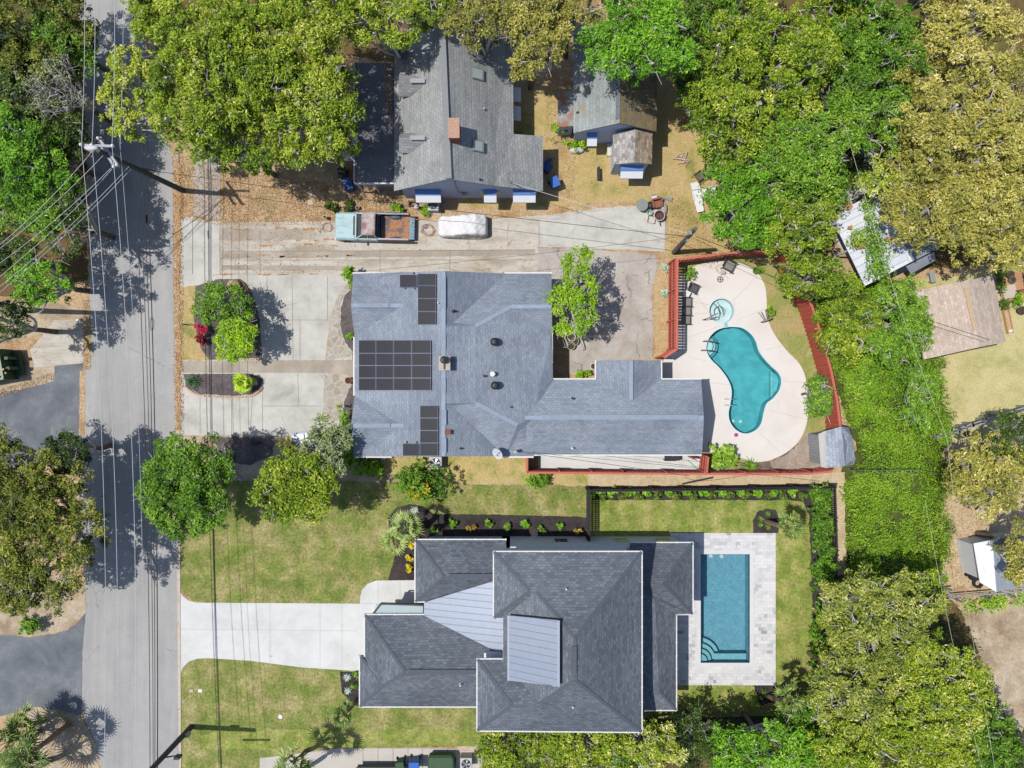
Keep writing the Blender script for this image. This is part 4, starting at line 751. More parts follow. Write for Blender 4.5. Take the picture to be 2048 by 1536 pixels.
b = MB(); b.prism(pm([(870, 1190), (1010, 1190), (1010, 1260), (870, 1245)], 3), 2.9, 3.3); b.build('porch_ceiling', WHITE, H2)
b = MB(); b.prism(pm([(752, 1210), (846, 1209), (846, 1229), (746, 1229)], 3.2), 3.1, 3.2); cn = b.build('entry_canopy', mat_plain('pale_canopy', P(186, 202, 206), .3, .1, .05), H2)
b = MB(); a = W(762, 1207, 3.2); c = W(846, 1210, 3.2); d_ = W(744, 1230, 3.2)
b.beam((a[0], a[1], 3.28), (c[0], c[1], 3.28), .1, .2); b.beam((a[0], a[1], 3.28), (d_[0], d_[1], 3.28), .1, .2); b.build('canopy_trim', DKMET, cn)
b = MB(); b.prism(pm([(968, 1306), (1004, 1306), (1004, 1318), (968, 1318)], 5.2), 3.4, 5.2); b.build('roof_box', PALEW, H2)
# north wall windows
wy = W(0, 1094, zl)[1] + .001
def win(parent, x, y, z, w, h, ny=1, nx=0):
    b = MB(); hx = w if ny else .12; hy = .12 if ny else w
    b.box(x, y, z - .06, hx + .12 * abs(ny), hy + .12 * abs(nx), h + .12); f = b.build('window', WHITE, parent)
    bb = MB(); bb.box(x + nx * .05, y + ny * .05, z, (w - .05) if ny else .06, .06 if ny else (w - .05), h - .02); bb.build('pane', GLASS, f)
for x in (872, 935, 980): win(H2, W(x, 0, 1)[0], wy, 1.1, 1.0, 1.1)
for x in (1121, 1240, 1322): win(H2, W(x, 0, 1)[0], wy, 1.2, .9, 1.0)
wy2 = W(0, 1119, ze)[1]
for x in (1048, 1226): win(H2, W(x, 0, 5)[0], wy2, 4.6, 1.2, 1.2)
vent(H2, 1132, 1176, 7.4, .05, .3, WHITE); vent(H2, 1145, 1411, 7.5, .05, .3, WHITE); vent(H2, 921, 1368, 4.7, .05, .3, WHITE)
# --- old blue house at the top
H3 = thing('old_house', 'old blue walled house with weathered grey roof, dormers and brick chimney above the driveway', 'house', W(900, 240))
V = dict(r1=(884, 52, 5.9), r2=(897, 358, 5.9), lt=(789, 75, 3.0), lb=(788, 382, 3.0), rt=(1026, 75, 3.2), rm=(1027, 268, 3.2), rb0=(965, 368, 4.5), x1=(1086, 272, 2.6), x2=(1086, 382, 2.6), k=(992, 264, 3.8), kb=(990, 372, 3.9))
roofmesh('roof', V, [('r1', 'r2', 'lb', 'lt'), ('r1', 'r2', 'kb', 'k', 'rm', 'rt'), ('k', 'kb', 'x2', 'x1', 'rm')], .15, SH_GREY, H3)
ridgecap(H3, [((884, 53, 5.9), (897, 357, 5.9))], mat_plain('grey_ridge_cap', P(150, 154, 156), .9, 0, .12, 6), .4, 'ridge_cap', .06)
yb = W(0, 358, 5.9)[1] + .3; yt = W(0, 75, 3)[1] - .4
zz = lambda px, z: W(px, 0, z)[0]
b = MB(); prof = [(zz(800, 3), 0), (zz(800, 3), 3.05), (zz(897, 5.9), 5.7), (zz(992, 3.85), 3.7), (zz(1074, 2.6), 2.62), (zz(1074, 2.6), 0)]
n = len(prof); b.add([(x, yb, z) for x, z in prof] + [(x, yb + .15, z) for x, z in prof], [tuple(range(n)), tuple(range(2 * n - 1, n - 1, -1))]); b.build('gable_wall', BLUEW, H3)
walls(H3, [(zz(800, 3), yb + .15), (zz(1016, 3), yb + .15), (zz(1016, 3), yt), (zz(800, 3), yt)], 3.05, BLUEW)
walls(H3, [(zz(1016, 3), yb + .15), (zz(1074, 2.6), yb + .15), (zz(1074, 2.6), W(0, 284, 2.6)[1]), (zz(1016, 3), W(0, 284, 2.6)[1])], 2.55, BLUEW)
def slopez(px): return 3.0 + 2.9 * (px - 789) / (897 - 789)
for i, (y0, yr, y1, xe) in enumerate(((147, 162, 193, 866), (265, 276, 306, 866))):
    V = dict(a=(798, y0, 3.9), b=(798, yr, 4.75), c=(798, y1, 3.9), d=(xe + 4, yr, 4.95), e=(832, y0, 3.95), f=(836, y1, 3.95))
    dm = roofmesh('dormer', V, [('a', 'e', 'd', 'b'), ('b', 'd', 'f', 'c')], .1, SH_GREY, H3)
    b = MB(); q = [W(802, y0 + 3, 3.5), W(842, y0 + 3, 3.5), W(842, y1 - 3, 3.5), W(802, y1 - 3, 3.5)]; b.prism([p[:2] for p in q], 3.0, 3.85); b.build('dormer_wall', BLUEW, dm)
    ridgecap(H3, [((820, yr, 4.85), (850, yr, 4.9))], mat_plain('dormer_vent', P(168, 174, 176), .7), .28, 'ridge_vent', .08)
q = W(908, 258, 6.6); b = MB(); b.box(q[0], q[1], 4.6, .62, 1.15, 2.1); ch = b.build('chimney', BRICK, H3)
b = MB(); b.box(q[0], q[1], 6.7, .7, 1.22, .1); b.build('chimney_crown', mat_plain('brick_crown', P(196, 158, 136), .9, 0, .25, 8), ch)
for x, y, z in ((955, 148, 4.8), (955, 292, 4.8)):
    c = W(x, y, z); b = MB(); b.box(c[0], c[1], z - .1, .8, .7, .14, 0, 0, math.atan2(2.7, 4.3)); s_ = b.build('skylight', METAL, H3)
    b = MB(); b.box(c[0] + .02, c[1], z + .045, .68, .58, .01, 0, 0, math.atan2(2.7, 4.3)); b.build('pane', GREYGL, s_)
vent(H3, 968, 219, 4.4, .07, .2, METAL); vent(H3, 960, 359, 4.6, .05, .2)
q = W(1022, 368, 3.4); b = MB(); b.cyl(q[0], q[1], 3.2, .03, 1.0, n=8); b.tube([(q[0], q[1], 4.1), (q[0] + .5, q[1] - .2, 3.5)], .03); b.build('service_mast', METAL, H3)
# awnings on the south wall
AWN = mat_plain('white_awning', P(236, 238, 244), .5, 0, .03); AWB = mat_boards('blue_awning_stripes', P(96, 136, 196), P(110, 150, 208), .15, 'v', .6, .3, .05, 0, 1.2)
def awning(parent, x0, x1, yw, z):
    b = MB(); b.add([(x0, yw, z), (x1, yw, z), (x1, yw - .75, z - .45), (x0, yw - .75, z - .45)], [(3, 2, 1, 0)]); b.add([(x0, yw, z), (x0, yw - .75, z - .45), (x0, yw, z - .45)], [(0, 1, 2)]); b.add([(x1, yw, z), (x1, yw - .75, z - .45), (x1, yw, z - .45)], [(2, 1, 0)])
    a = b.build('awning', AWB, parent); b = MB(); b.add([(x0, yw - .38, z - .215), (x1, yw - .38, z - .215), (x1, yw - .78, z - .46), (x0, yw - .78, z - .46)], [(3, 2, 1, 0)]); b.add([(x0, yw - .78, z - .46), (x1, yw - .78, z - .46), (x1, yw - .78, z - .58), (x0, yw - .78, z - .58)], [(3, 2, 1, 0)]); b.build('valance', AWN, a)
for x0, x1 in ((832, 882), (968, 993), (1026, 1071)): awning(H3, zz(x0, 2), zz(x1, 2), yb, 2.45)
for x in (857, 980, 1048): win(H3, zz(x, 1.5), yb, 1.0, 1.2, 1.0, -1)
for y in (186, 224): awn = MB(); q = W(1031, y, 2.3); awn.box(q[0] + .1, q[1], 2.0, .5, .95, .08, 0, 0, .35); awn.build('awning', AWN, H3)
b = MB(); b.box(zz(928, 2), yb - .12, 1.2, .3, .2, .45); b.tube([(zz(912, 3), yb - .05, 4.6), (zz(914, 3), yb - .06, 2), (zz(926, 3), yb - .06, 1.6)], .03); b.build('meter_box', METAL, H3)
# flat roofed porch on its west side
V = dict(a=(708, 126, 2.7), b=(790, 126, 2.7), c=(790, 366, 2.7), d=(709, 366, 2.7))
pr = roofmesh('porch_roof', V, [('a', 'b', 'c', 'd')], .18, BLACKR, H3)
b = MB(); a = W(709, 366, 2.7); c = W(790, 366, 2.7); b.box((a[0] + c[0]) / 2, a[1] - .03, 2.52, c[0] - a[0], .08, .24); e = W(708, 126, 2.7); b.box(a[0] - .02, (a[1] + e[1]) / 2, 2.52, .06, e[1] - a[1], .23); b.build('fascia', GUTT, pr)
walls(H3, pm([(718, 136), (790, 136), (790, 352), (718, 352)], 2.7), 2.5, BLUEW, 'porch_wall')
for x in (712, 745, 786): b = MB(); q = W(x, 364, 2.6); b.box(q[0], q[1], 0, .1, .1, 2.5); b.build('porch_post', WHITE, H3)
# leaf drift in the porch valley
sheetz = [(776, 112), (797, 120), (796, 280), (790, 285), (782, 240), (775, 180)]
# --- cottage
H4 = thing('cottage', 'small blue walled cottage with a mossy pale roof right of the old house', 'house', W(1230, 180))
V = dict(r1=(1240, 50, 4.7), r2=(1239, 246, 4.7), lt=(1147, 60, 3.0), lb=(1147, 266, 3.0), rt=(1316, 60, 3.0), rb=(1313, 263, 3.0))
roofmesh('roof', {k: V[k] for k in ('r1', 'r2', 'lt', 'lb')}, [('r1', 'r2', 'lb', 'lt')], .12, SH_MOSS, H4)
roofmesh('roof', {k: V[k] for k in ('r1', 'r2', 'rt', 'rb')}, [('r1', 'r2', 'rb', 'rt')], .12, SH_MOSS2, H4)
ridgecap(H4, [((1236, y, 4.7), (1236, y + 22, 4.7)) for y in range(120, 240, 24)], mat_plain('slate_ridge', P(124, 130, 134), .9), .3, 'ridge_cap', .03)
yb4 = W(0, 246, 4.7)[1] + .25; prof = [(zz(1155, 3), 0), (zz(1155, 3), 3.0), (zz(1239, 4.7), 4.55), (zz(1305, 3), 3.0), (zz(1305, 3), 0)]; n = 5
b = MB(); b.add([(x, yb4, z) for x, z in prof] + [(x, yb4 + .15, z) for x, z in prof], [tuple(range(n)), tuple(range(2 * n - 1, n - 1, -1))]); b.build('gable_wall', BLUEW, H4)
walls(H4, [(zz(1155, 3), yb4 + .15), (zz(1305, 3), yb4 + .15), (zz(1305, 3), W(0, 80, 3)[1]), (zz(1155, 3), W(0, 80, 3)[1])], 2.95, BLUEW)
V = dict(a=(1115, 184, 2.2), b=(1146, 180, 2.75), c=(1147, 252, 2.75), d=(1116, 254, 2.2))
roofmesh('lean_to_roof', V, [('a', 'b', 'c', 'd')], .06, mat_ground('rusty_tin', [(.3, P(176, 178, 180)), (.5, P(160, 156, 152)), (.62, P(170, 112, 70)), (.75, P(150, 150, 152))], 1.2, 8, .85, 1.1, .2, .01), H4)
walls(H4, pm([(1119, 188), (1147, 184), (1147, 248), (1119, 250)], 2.2), 2.1, BLUEW, 'lean_to_wall')
V = dict(r1=(1271, 258, 3.5), r2=(1269, 325, 3.5), lt=(1226, 268, 2.6), lb=(1226, 329, 2.6), rt=(1305, 262, 2.6), rb=(1304, 328, 2.6))
roofmesh('porch_roof', {k: V[k] for k in ('r1', 'r2', 'lt', 'lb')}, [('r1', 'r2', 'lb', 'lt')], .1, mat_shingle('patched_pale_shingles', [(.3, P(158, 156, 152)), (.5, P(176, 172, 168)), (.7, P(190, 186, 180))], .3, .2, .8, .02, .3, .4, stain=(2.5, .6, .68, P(104, 102, 100))), H4)
roofmesh('porch_roof', {k: V[k] for k in ('r1', 'r2', 'rt', 'rb')}, [('r1', 'r2', 'rb', 'rt')], .1, mat_shingle('tan_porch_shingles', [(.3, P(176, 156, 130)), (.5, P(190, 170, 146)), (.7, P(180, 166, 150))], .3, .2, .8, .02, .3, .4), H4)
yb5 = W(0, 325, 3.3)[1] + .15; prof = [(zz(1232, 2.6), 0), (zz(1232, 2.6), 2.55), (zz(1269, 3.4), 3.35), (zz(1298, 2.6), 2.55), (zz(1298, 2.6), 0)]
b = MB(); b.add([(x, yb5, z) for x, z in prof] + [(x, yb5 + .1, z) for x, z in prof], [tuple(range(n)), tuple(range(2 * n - 1, n - 1, -1))]); b.build('porch_wall', BLUEW, H4)
walls(H4, [(zz(1232, 2.6), yb5 + .1), (zz(1298, 2.6), yb5 + .1), (zz(1298, 2.6), yb4), (zz(1232, 2.6), yb4)], 2.5, BLUEW, 'porch_wall')
awning(H4, zz(1241, 2), zz(1286, 2), yb5, 2.3); awning(H4, zz(1174, 2), zz(1194, 2), yb4, 2.3)
vent(H4, 1156, 226, 3.1, .08, .12)
# --- pool shed
H5 = thing('shed', 'small pale shingled shed where the red fences meet by the pool', 'shed', W(1670, 895))
V = dict(a=(1637, 868, 2.3), b=(1642, 934, 2.3), c=(1650, 862, 2.75), d=(1654, 936, 2.75), e=(1683, 853, 3.1), f=(1690, 932, 3.1), g=(1704, 872, 2.6), h=(1711, 918, 2.6), i=(1706, 930, 2.2), j=(1697, 855, 2.4))
roofmesh('roof', V, [('a', 'c', 'd', 'b')], .06, mat_plain('bleached_plywood', P(214, 210, 204), .8, 0, .1, 3), H5)
roofmesh('roof', {k: V[k] for k in 'cdefghij'}, [('c', 'e', 'f', 'd'), ('e', 'j', 'g', 'h', 'i', 'f')], .08, SH_SHED, H5)
walls(H5, pm([(1643, 872), (1697, 862), (1702, 922), (1647, 930)], 2.3), 2.2, mat_boards('grey_shed_siding', P(170, 172, 176), P(160, 162, 166), .2, 'u'))
# --- white metal roofed carport
H6 = thing('carport', 'white corrugated metal carport with leaf drifts on its roof under the vines', 'carport', W(1745, 480))
V = dict(a=(1662, 432, 2.8), b=(1752, 384, 3.4), c=(1822, 524, 3.4), d=(1730, 572, 2.8))
roofmesh('roof', V, [('a', 'b', 'c', 'd')], .07, CROOF, H6)
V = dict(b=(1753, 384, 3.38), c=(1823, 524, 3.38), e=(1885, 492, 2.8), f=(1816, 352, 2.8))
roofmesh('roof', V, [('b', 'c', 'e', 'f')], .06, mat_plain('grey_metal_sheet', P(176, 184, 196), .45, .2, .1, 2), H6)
V = dict(a=(1822, 548, 2.2), b=(1872, 520, 2.2), c=(1868, 504, 2.6), d=(1812, 532, 2.6))
roofmesh('lean_to_roof', V, [('a', 'b', 'c', 'd')], .05, MATS['grey_metal_sheet'], H6)
ridgecap(H6, [((1752, 384, 3.42), (1822, 524, 3.42))], WHITE, .2, 'ridge_cap', .04)
for x, y in ((1668, 434), (1700, 500), (1732, 562), (1818, 524), (1876, 492), (1812, 360)): q = W(x, y, 2.7); b = MB(); b.box(q[0], q[1], 0, .12, .12, 2.75); b.build('post', WHITE, H6)
b = MB()
for i, (x, y, w_, h_) in enumerate(((1690, 414, 14, 7), (1717, 486, 15, 12), (1778, 480, 8, 5), (1700, 455, 5, 4))):
    z = 3.08 if i != 2 else 3.3
    k_ = .0; pts = rough_edge([W(x + w_ * math.cos(t), y + h_ * math.sin(t), z)[:2] for t in [j * math.pi / 5 for j in range(10)]], .09, .12, i)
    b = MB(); b.prism(pts, z - .08, z + .09); b.build('leaf_drift', MATS['dry_leaves'] if 'dry_leaves' in MATS else mat_plain('dry_leaves', P(190, 146, 98), .95, 0, .35, 9), H6)
# --- tan roofed outbuilding
H7 = thing('garage', 'square outbuilding with a tan pink shingle roof beside the vines on the right', 'garage', W(1920, 635))
V = dict(a=(1822, 583, 2.8), r1=(1930, 562, 3.6), b=(1986, 550, 3.0), c=(2012, 684, 3.0), r2=(1960, 694, 3.6), d=(1848, 719, 2.8))
roofmesh('roof', V, [('a', 'r1', 'r2', 'd'), ('r1', 'b', 'c', 'r2')], .12, SH_TAN, H7)
ridgecap(H7, [((1931, 575, 3.6), (1950, 660, 3.6))], mat_plain('tan_ridge', P(206, 180, 146), .9, 0, .2, 8), .26, 'ridge_cap', .03)
walls(H7, pm([(1832, 590), (1980, 560), (2002, 676), (1856, 706)], 2.8), 2.7, mat_boards('tan_siding', P(190, 170, 150), P(180, 160, 142), .2, 'v'))
# --- white shed bottom right
H8 = thing('shed', 'white metal shed under the yellow tree near the right edge of the yard', 'shed', W(1995, 1130))
V = dict(a=(1947, 1087, 2.4), b=(1985, 1080, 2.9), c=(1993, 1184, 2.9), d=(1960, 1165, 2.4), e=(2052, 1070, 2.3), f=(2060, 1172, 2.3))
roofmesh('roof', {k: V[k] for k in 'abcd'}, [('a', 'b', 'c', 'd')], .06, mat_plain('white_shed_roof', P(226, 228, 234), .5, .1, .05), H8)
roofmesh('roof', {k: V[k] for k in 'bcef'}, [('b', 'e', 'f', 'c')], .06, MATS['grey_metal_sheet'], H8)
walls(H8, pm([(1953, 1092), (2045, 1078), (2052, 1166), (1966, 1160)], 2.3), 2.2, WHITE)
# ------------------------------------------------------------------ fences
def board_fence(name, label, pts_px, h, mat, posts=2.4, th=.05, w=None, cap=None, gap=None, catg='fence', loc=None, postmat=None, rails=True):
    """pts_px are ground pixels"""
    P0 = W(*pts_px[0]); t = thing(name, label, catg, loc or P0)
    pts = [Vector(W(*p)) for p in pts_px]
    for i in range(len(pts) - 1):
        a, c = pts[i], pts[i + 1]; L = (c - a).length; u = (c - a) / L; q = Vector((-u.y, u.x, 0)); b = MB(); bw = .14; k = 0; pitch = w or .145; n = int(L / pitch)
        for k in range(n):
            m_ = a + u * (k + .5) * L / n; s_ = (.028 if k % 2 else -.028) if gap is None else 0
            b.box(m_.x + q.x * s_, m_.y + q.y * s_, .05, (L / n) * (1.0 if gap is None else gap), .022, h - .05 + (k * 37 % 5) * .004, math.atan2(u.y, u.x))
        b.build('board_panel', mat, t)
        for zz_ in (.45, h * .55, h - .3): b = MB(); b.beam(a + Vector((0, 0, zz_)) + q * .06, c + Vector((0, 0, zz_)) + q * .06, .05, .09); b.build('rail', postmat or mat, t)
        if cap: b = MB(); b.beam(a + Vector((0, 0, h + .03)), c + Vector((0, 0, h + .03)), cap, .04); b.build('cap_rail', postmat or mat, t)
        m = max(1, round(L / posts))
        for k in range(m + 1): b = MB(); m_ = a + u * L * k / m; b.box(m_.x + q.x * .09, m_.y + q.y * .09, 0, .1, .1, h - .05, math.atan2(u.y, u.x)); b.build('post', postmat or mat, t)
    return t
board_fence('board_fence', 'tall red slatted fence along the west side of the kidney pool deck', [(1312, 718), (1336, 702), (1337, 530)], 2.7, REDW, cap=.16, gap=.8, w=.2, postmat=REDP)
board_fence('board_fence', 'tall red board fence across the north end of the kidney pool yard', [(1337, 530), (1446, 516), (1548, 512)], 2.0, REDW, cap=.14, postmat=REDP)
board_fence('board_fence', 'long curved red board fence on the east side of the kidney pool yard', [(1550, 518), (1560, 556), (1575, 580), (1597, 620), (1610, 660), (1622, 700), (1634, 745), (1645, 800), (1652, 860)], 2.3, REDW, cap=.16, postmat=REDP)
board_fence('board_fence', 'straight red board fence between the white side patio and the sandy strip', [(1053, 910), (1053, 938), (1240, 940), (1404, 941), (1540, 941), (1600, 940), (1640, 936)], 2.0, REDW, cap=.14, postmat=REDP)
board_fence('gate', 'short red board gate between side patio and kidney pool deck', [(1398, 938), (1401, 908)], 2.0, REDW, cap=.14, catg='gate', postmat=REDP)
board_fence('board_fence', 'black board fence round the rectangular pool yard', [(1174, 1072), (1174, 975), (1420, 973), (1650, 969)], 1.8, BLKF, cap=.08, gap=.8)
board_fence('board_fence', 'thin black fence behind the hedge beside the sandy path', [(1650, 969), (1654, 1100), (1652, 1300), (1640, 1440)], 1.6, BLKF, cap=.05, gap=.5)
board_fence('board_fence', 'black fence in the tree shade along the bottom edge of the pool yard', [(1640, 1428), (1290, 1438)], 1.6, BLKF, cap=.05, gap=.8)
# grey rail fence at the right
t = thing('rail_fence', 'grey wooden two rail fence crossing the pale yard at the right', 'fence', W(1856, 872))
for i, (a, c) in enumerate((((1856, 872), (1925, 848)), ((1925, 848), (2060, 806)))):
    A = Vector(W(*a)); C_ = Vector(W(*c)); u = (C_ - A).normalized(); q = Vector((-u.y, u.x, 0))
    b = MB()
    for s_ in (-.1, .1): b.beam(A + q * s_ + Vector((0, 0, 1.2)), C_ + q * s_ + Vector((0, 0, 1.2)), .09, .06)
    b.beam(A + Vector((0, 0, .6)), C_ + Vector((0, 0, .6)), .05, .12); b.build('rail', mat_plain('grey_fence_wood%d' % i, P(160, 162, 166), .8, 0, .15, 5), t)
    for k in range(6): b = MB(); m_ = A + (C_ - A) * k / 5; b.box(m_.x, m_.y, 0, .12, .3, 1.2, math.atan2(u.y, u.x)); b.build('post', MATS['grey_fence_wood0'], t)
t = thing('rail_fence', 'weathered grey fence with a small gate between litter yard and dry yard', 'fence', W(1870, 1150))
b = MB()
for a, c in (((1866, 1150), (1905, 1195)), ((1905, 1195), (1960, 1190)), ((1960, 1190), (2060, 1182)), ((1905, 1195), (1890, 1205))): b.beam(W(*a, 1.1), W(*c, 1.1), .1, .08); b.beam(W(*a, .6), W(*c, .6), .04, .1)
b.build('rail', MATS['grey_fence_wood0'], t)
for x, y in ((1866, 1150), (1885, 1172), (1905, 1195), (1960, 1190), (2010, 1186)): b = MB(); b.box(*W(x, y)[:2], 0, .11, .11, 1.2); b.build('post', MATS['grey_fence_wood0'], t)
t = thing('wire_fence', 'thin wire fence across the vine thicket from the red fence corner', 'fence', W(1715, 942))
b = MB()
for z in (.5, 1.0, 1.5, 1.9): b.tube([W(1700, 941, z), W(1846, 940, z)], .016, 4)
b.build('fence_wire', METAL, t)
for x in (1700, 1750, 1800, 1846): b = MB(); b.cyl(*W(x, 941)[:2], 0, .03, 2.0, n=6); b.build('post', METAL, t)
# ------------------------------------------------------------------ vegetation
def leaf_mesh(name, pos, size, mat, rng, up=.55, tint=None, parent=None, loc=None, aspect=.4):
    """many small leaf faces, one quad each"""
    n = len(pos); nr = rng.normal(size=(n, 3)); nr[:, 2] = np.abs(nr[:, 2]) + up * 2; nr /= np.linalg.norm(nr, axis=1)[:, None]
    t = rng.normal(size=(n, 3)); t -= nr * (t * nr).sum(1)[:, None]; t /= np.linalg.norm(t, axis=1)[:, None]; bt = np.cross(nr, t)
    L = (size * rng.uniform(.45, 1.6, n))[:, None]; Wd = L * aspect
    droop = nr * L * .15
    v = np.stack([pos - t * L, pos - bt * Wd * .9 + droop, pos + t * L, pos + bt * Wd * .9 + droop], 1).reshape(-1, 3)
    me = bpy.data.meshes.new(name); me.vertices.add(4 * n); me.vertices.foreach_set('co', v.astype(np.float32).ravel())
    me.loops.add(4 * n); me.loops.foreach_set('vertex_index', np.arange(4 * n, dtype=np.int32)); me.polygons.add(n)
    me.polygons.foreach_set('loop_start', np.arange(0, 4 * n, 4, dtype=np.int32)); me.polygons.foreach_set('loop_total', np.full(n, 4, np.int32))
    a = me.attributes.new('tint', 'FLOAT', 'FACE'); tt = rng.uniform(0, 1, n) if tint is None else np.clip(tint, 0, 1); a.data.foreach_set('value', tt.astype(np.float32))
    me.materials.append(mat); me.update(calc_edges=True)
    o = bpy.data.objects.new(name, me); COL.objects.link(o)
    if parent is not None: o.parent = parent; ORG[o.name] = ORG[parent.name]
    elif loc is not None: o.location = loc; ORG[o.name] = Vector(loc)
    return o
def lobes_of(rx, ry, rz, rng, k):
    L = [(np.array([0, 0, -rz * .25]), np.array([rx * .8, ry * .8, rz * .62]))]
    n = int(k * 2.4); P_ = []
    for i in range(n * 12):
        if len(P_) >= n: break
        a = rng.uniform(0, 6.283); f = rng.uniform(0, 1) ** .5 * .8; p = np.array([f * math.cos(a), f * math.sin(a)])
        if all(np.hypot(*(p - q)) > 1.15 / n ** .5 for q in P_): P_.append(p)
    for p in P_:
        f = np.hypot(*p); s = rng.uniform(.75, 1.25) * 1.0 / n ** .5; s = min(s, 1.06 - f + .12)
        L.append((np.array([rx * p[0], ry * p[1], rz * (.62 * math.sqrt(max(0, 1 - f * f)) - .25 + rng.uniform(-.18, .22))]), np.array([rx * s, ry * s, min(rz * .5, (rx + ry) * .5 * s * 1.0)])))
    return L
def crown_points(lobes, dens, csize, rng, per=34, gap=.12, rmin=.6):
    C = []; T = []
    for i, (c, r) in enumerate(lobes):
        area = math.pi * r[0] * r[1]; big = i == 0 and len(lobes) > 5; k = max(4, int(area * dens * (.75 if big else 1.25)))
        u = rng.normal(size=(k, 3)); u /= np.linalg.norm(u, axis=1)[:, None]; u[:, 2] = np.where(u[:, 2] < -.25, -u[:, 2], u[:, 2])
        rad = rng.uniform(rmin, 1.06, k)[:, None]; rad = np.where(rng.uniform(0, 1, (k, 1)) < .12, rng.uniform(1.02, 1.2, (k, 1)), rad)
        C.append(c + u * r * rad); T.append(rng.uniform(0, 1, k) * .45 + (rad[:, 0] - .6) * .5 + (-.3 if big else rng.uniform(-.22, .22)))  # inner leaves and core lobe tinted darker: crown shade put into the colour
    C = np.concatenate(C); T = np.concatenate(T); keep = rng.uniform(0, 1, len(C)) > gap; C = C[keep]; T = T[keep]
    n = len(C); cs = csize * rng.uniform(.45, 1.3, n); cnt = np.maximum(4, (per * (cs / csize) ** 1.7)).astype(int)
    idx = np.repeat(np.arange(n), cnt); d_ = rng.normal(size=(len(idx), 3)); d_ /= np.linalg.norm(d_, axis=1)[:, None]
    ax = rng.uniform(.5, 1.4, (n, 3)) * np.array([1, 1, .5])
    d_ *= rng.uniform(0, 1, len(idx))[:, None] ** .45; d_ *= cs[idx][:, None] * ax[idx]
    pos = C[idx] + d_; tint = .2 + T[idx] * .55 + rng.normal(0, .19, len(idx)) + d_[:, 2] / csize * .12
    return pos, tint, C
def limbs(parent, zbase, lobes, zc, r0, mat, rng, twigs=3, out=1.0, tr=.03):
    t = MB(); h0 = max(.5, zc * .42); t.tube([(0, 0, 0), (rng.uniform(-.1, .1), rng.uniform(-.1, .1), h0 * .6), (0, 0, h0)], r0 * .95, 8, r0 * .75)
    o = t.build('trunk', BARKD); o.parent = parent; o.location = (0, 0, 0)
    b = MB()
    for i, (c, r) in enumerate(lobes[1:]):
        top = np.array([c[0], c[1], zc + c[2]]) + np.array([0, 0, r[2] * .2]); a = np.array([0, 0, h0 - .1]); mid = (a + top) / 2 + rng.normal(0, .25, 3) * np.array([1, 1, .4])
        b.tube(catmull([tuple(a), tuple(mid), tuple(top)], False, 4), r0 * .62, 6, r0 * .28)
        for k in range(max(1, int(twigs * .7))):
            u = rng.normal(size=3); u /= np.linalg.norm(u); u[2] = abs(u[2]); e = np.array([c[0], c[1], zc + c[2]]) + u * r * rng.uniform(.85, 1.08) * out; st = mid + (top - mid) * rng.uniform(.2, 1); m2 = (st + e) / 2 + rng.normal(0, .18, 3)
            b.tube(catmull([tuple(st), tuple(m2), tuple(e)], False, 3), tr * 1.8, 4, tr * .5)
            for q in range(2):
                e2 = m2 + (e - m2) * rng.uniform(.2, .9); e3 = e2 + rng.normal(0, .32, 3) * np.array([1, 1, .5]); b.tube([tuple(e2), tuple(e3)], tr * .6, 3, tr * .3)
    o = b.build('limb', mat); o.parent = parent; o.location = (0, 0, 0)
def tree(label, px, py, rx, ry, zc, rz, mat, seed, name='tree', lobes=6, dens=3.9, csize=.46, leaf=.088, per=84, gap=.06, bark=None, r0=.2, group=None, twigs=3, tints=0.0, tr=.03, cat='tree', extra=None):
    """px,py,rx,ry in photo pixels at the crown's height zc"""
    rng = np.random.default_rng(seed); k = S * (1 - (zc + rz * .3) / CAM_H); q = W(px, py, zc + rz * .3)
    t = thing(name, label, cat, (q[0], q[1], 0), group)
    Lb = lobes_of(rx * k * 1.06, ry * k * 1.06, rz, rng, lobes)
    if extra: Lb += [(np.array([a * k, -b_ * k, c_]), np.array([d_ * k, e_ * k, f_])) for a, b_, c_, d_, e_, f_ in extra]
    pos, tint, C = crown_points(Lb, dens, csize, rng, per, gap); pos[:, 2] += zc; pos[:, 2] = np.maximum(pos[:, 2], .15)
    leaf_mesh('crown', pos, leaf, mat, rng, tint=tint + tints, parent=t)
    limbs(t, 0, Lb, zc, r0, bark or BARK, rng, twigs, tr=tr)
    return t
VEG = []
G1 = None
# ---- trees left of the road
tree('dark olive tree in the top left corner by the road', 40, 40, 150, 110, 5.5, 2.6, L_OLIVED, 1, lobes=7)
tree('sparse pale grey green tree with bare twigs left of the road', 112, 170, 68, 78, 5.9, 1.8, L_GREYG, 2, lobes=5, dens=1.4, per=16, leaf=.07, gap=.08, twigs=12, tr=.022)
tree('dark tree behind the sparse pale tree at the left edge', 10, 200, 95, 95, 4.8, 2.0, L_DARK, 3, lobes=6)
tree('bright green tree at the left edge below the sparse pale tree', 25, 320, 85, 95, 5.5, 2.6, L_VIVID, 4, lobes=6, name='tree')
tree('dark green tree reaching the wires left of the pole', 90, 300, 70, 80, 4.7, 2.0, L_DARK, 5, lobes=6, tints=.1)
tree('green leafy tree under the slanting wires at the left', 65, 420, 95, 60, 4.8, 1.9, L_GREEN, 6, lobes=5, tints=.08)
tree('small light green tree above the leaning pole shadow at the left', 75, 560, 62, 58, 4.8, 2.0, L_VIVID, 7, lobes=5, tints=.05, dens=3)
tree('dark half shaded tree over the dry verge by the road', 130, 440, 60, 80, 5.0, 1.6, L_DARK, 8, lobes=5, dens=1.6, gap=.3, twigs=5)
tree('dark tree at the left edge above the green dumpster', -10, 650, 62, 50, 5.5, 1.6, L_DARK, 9, lobes=4, dens=2.2, gap=.08)
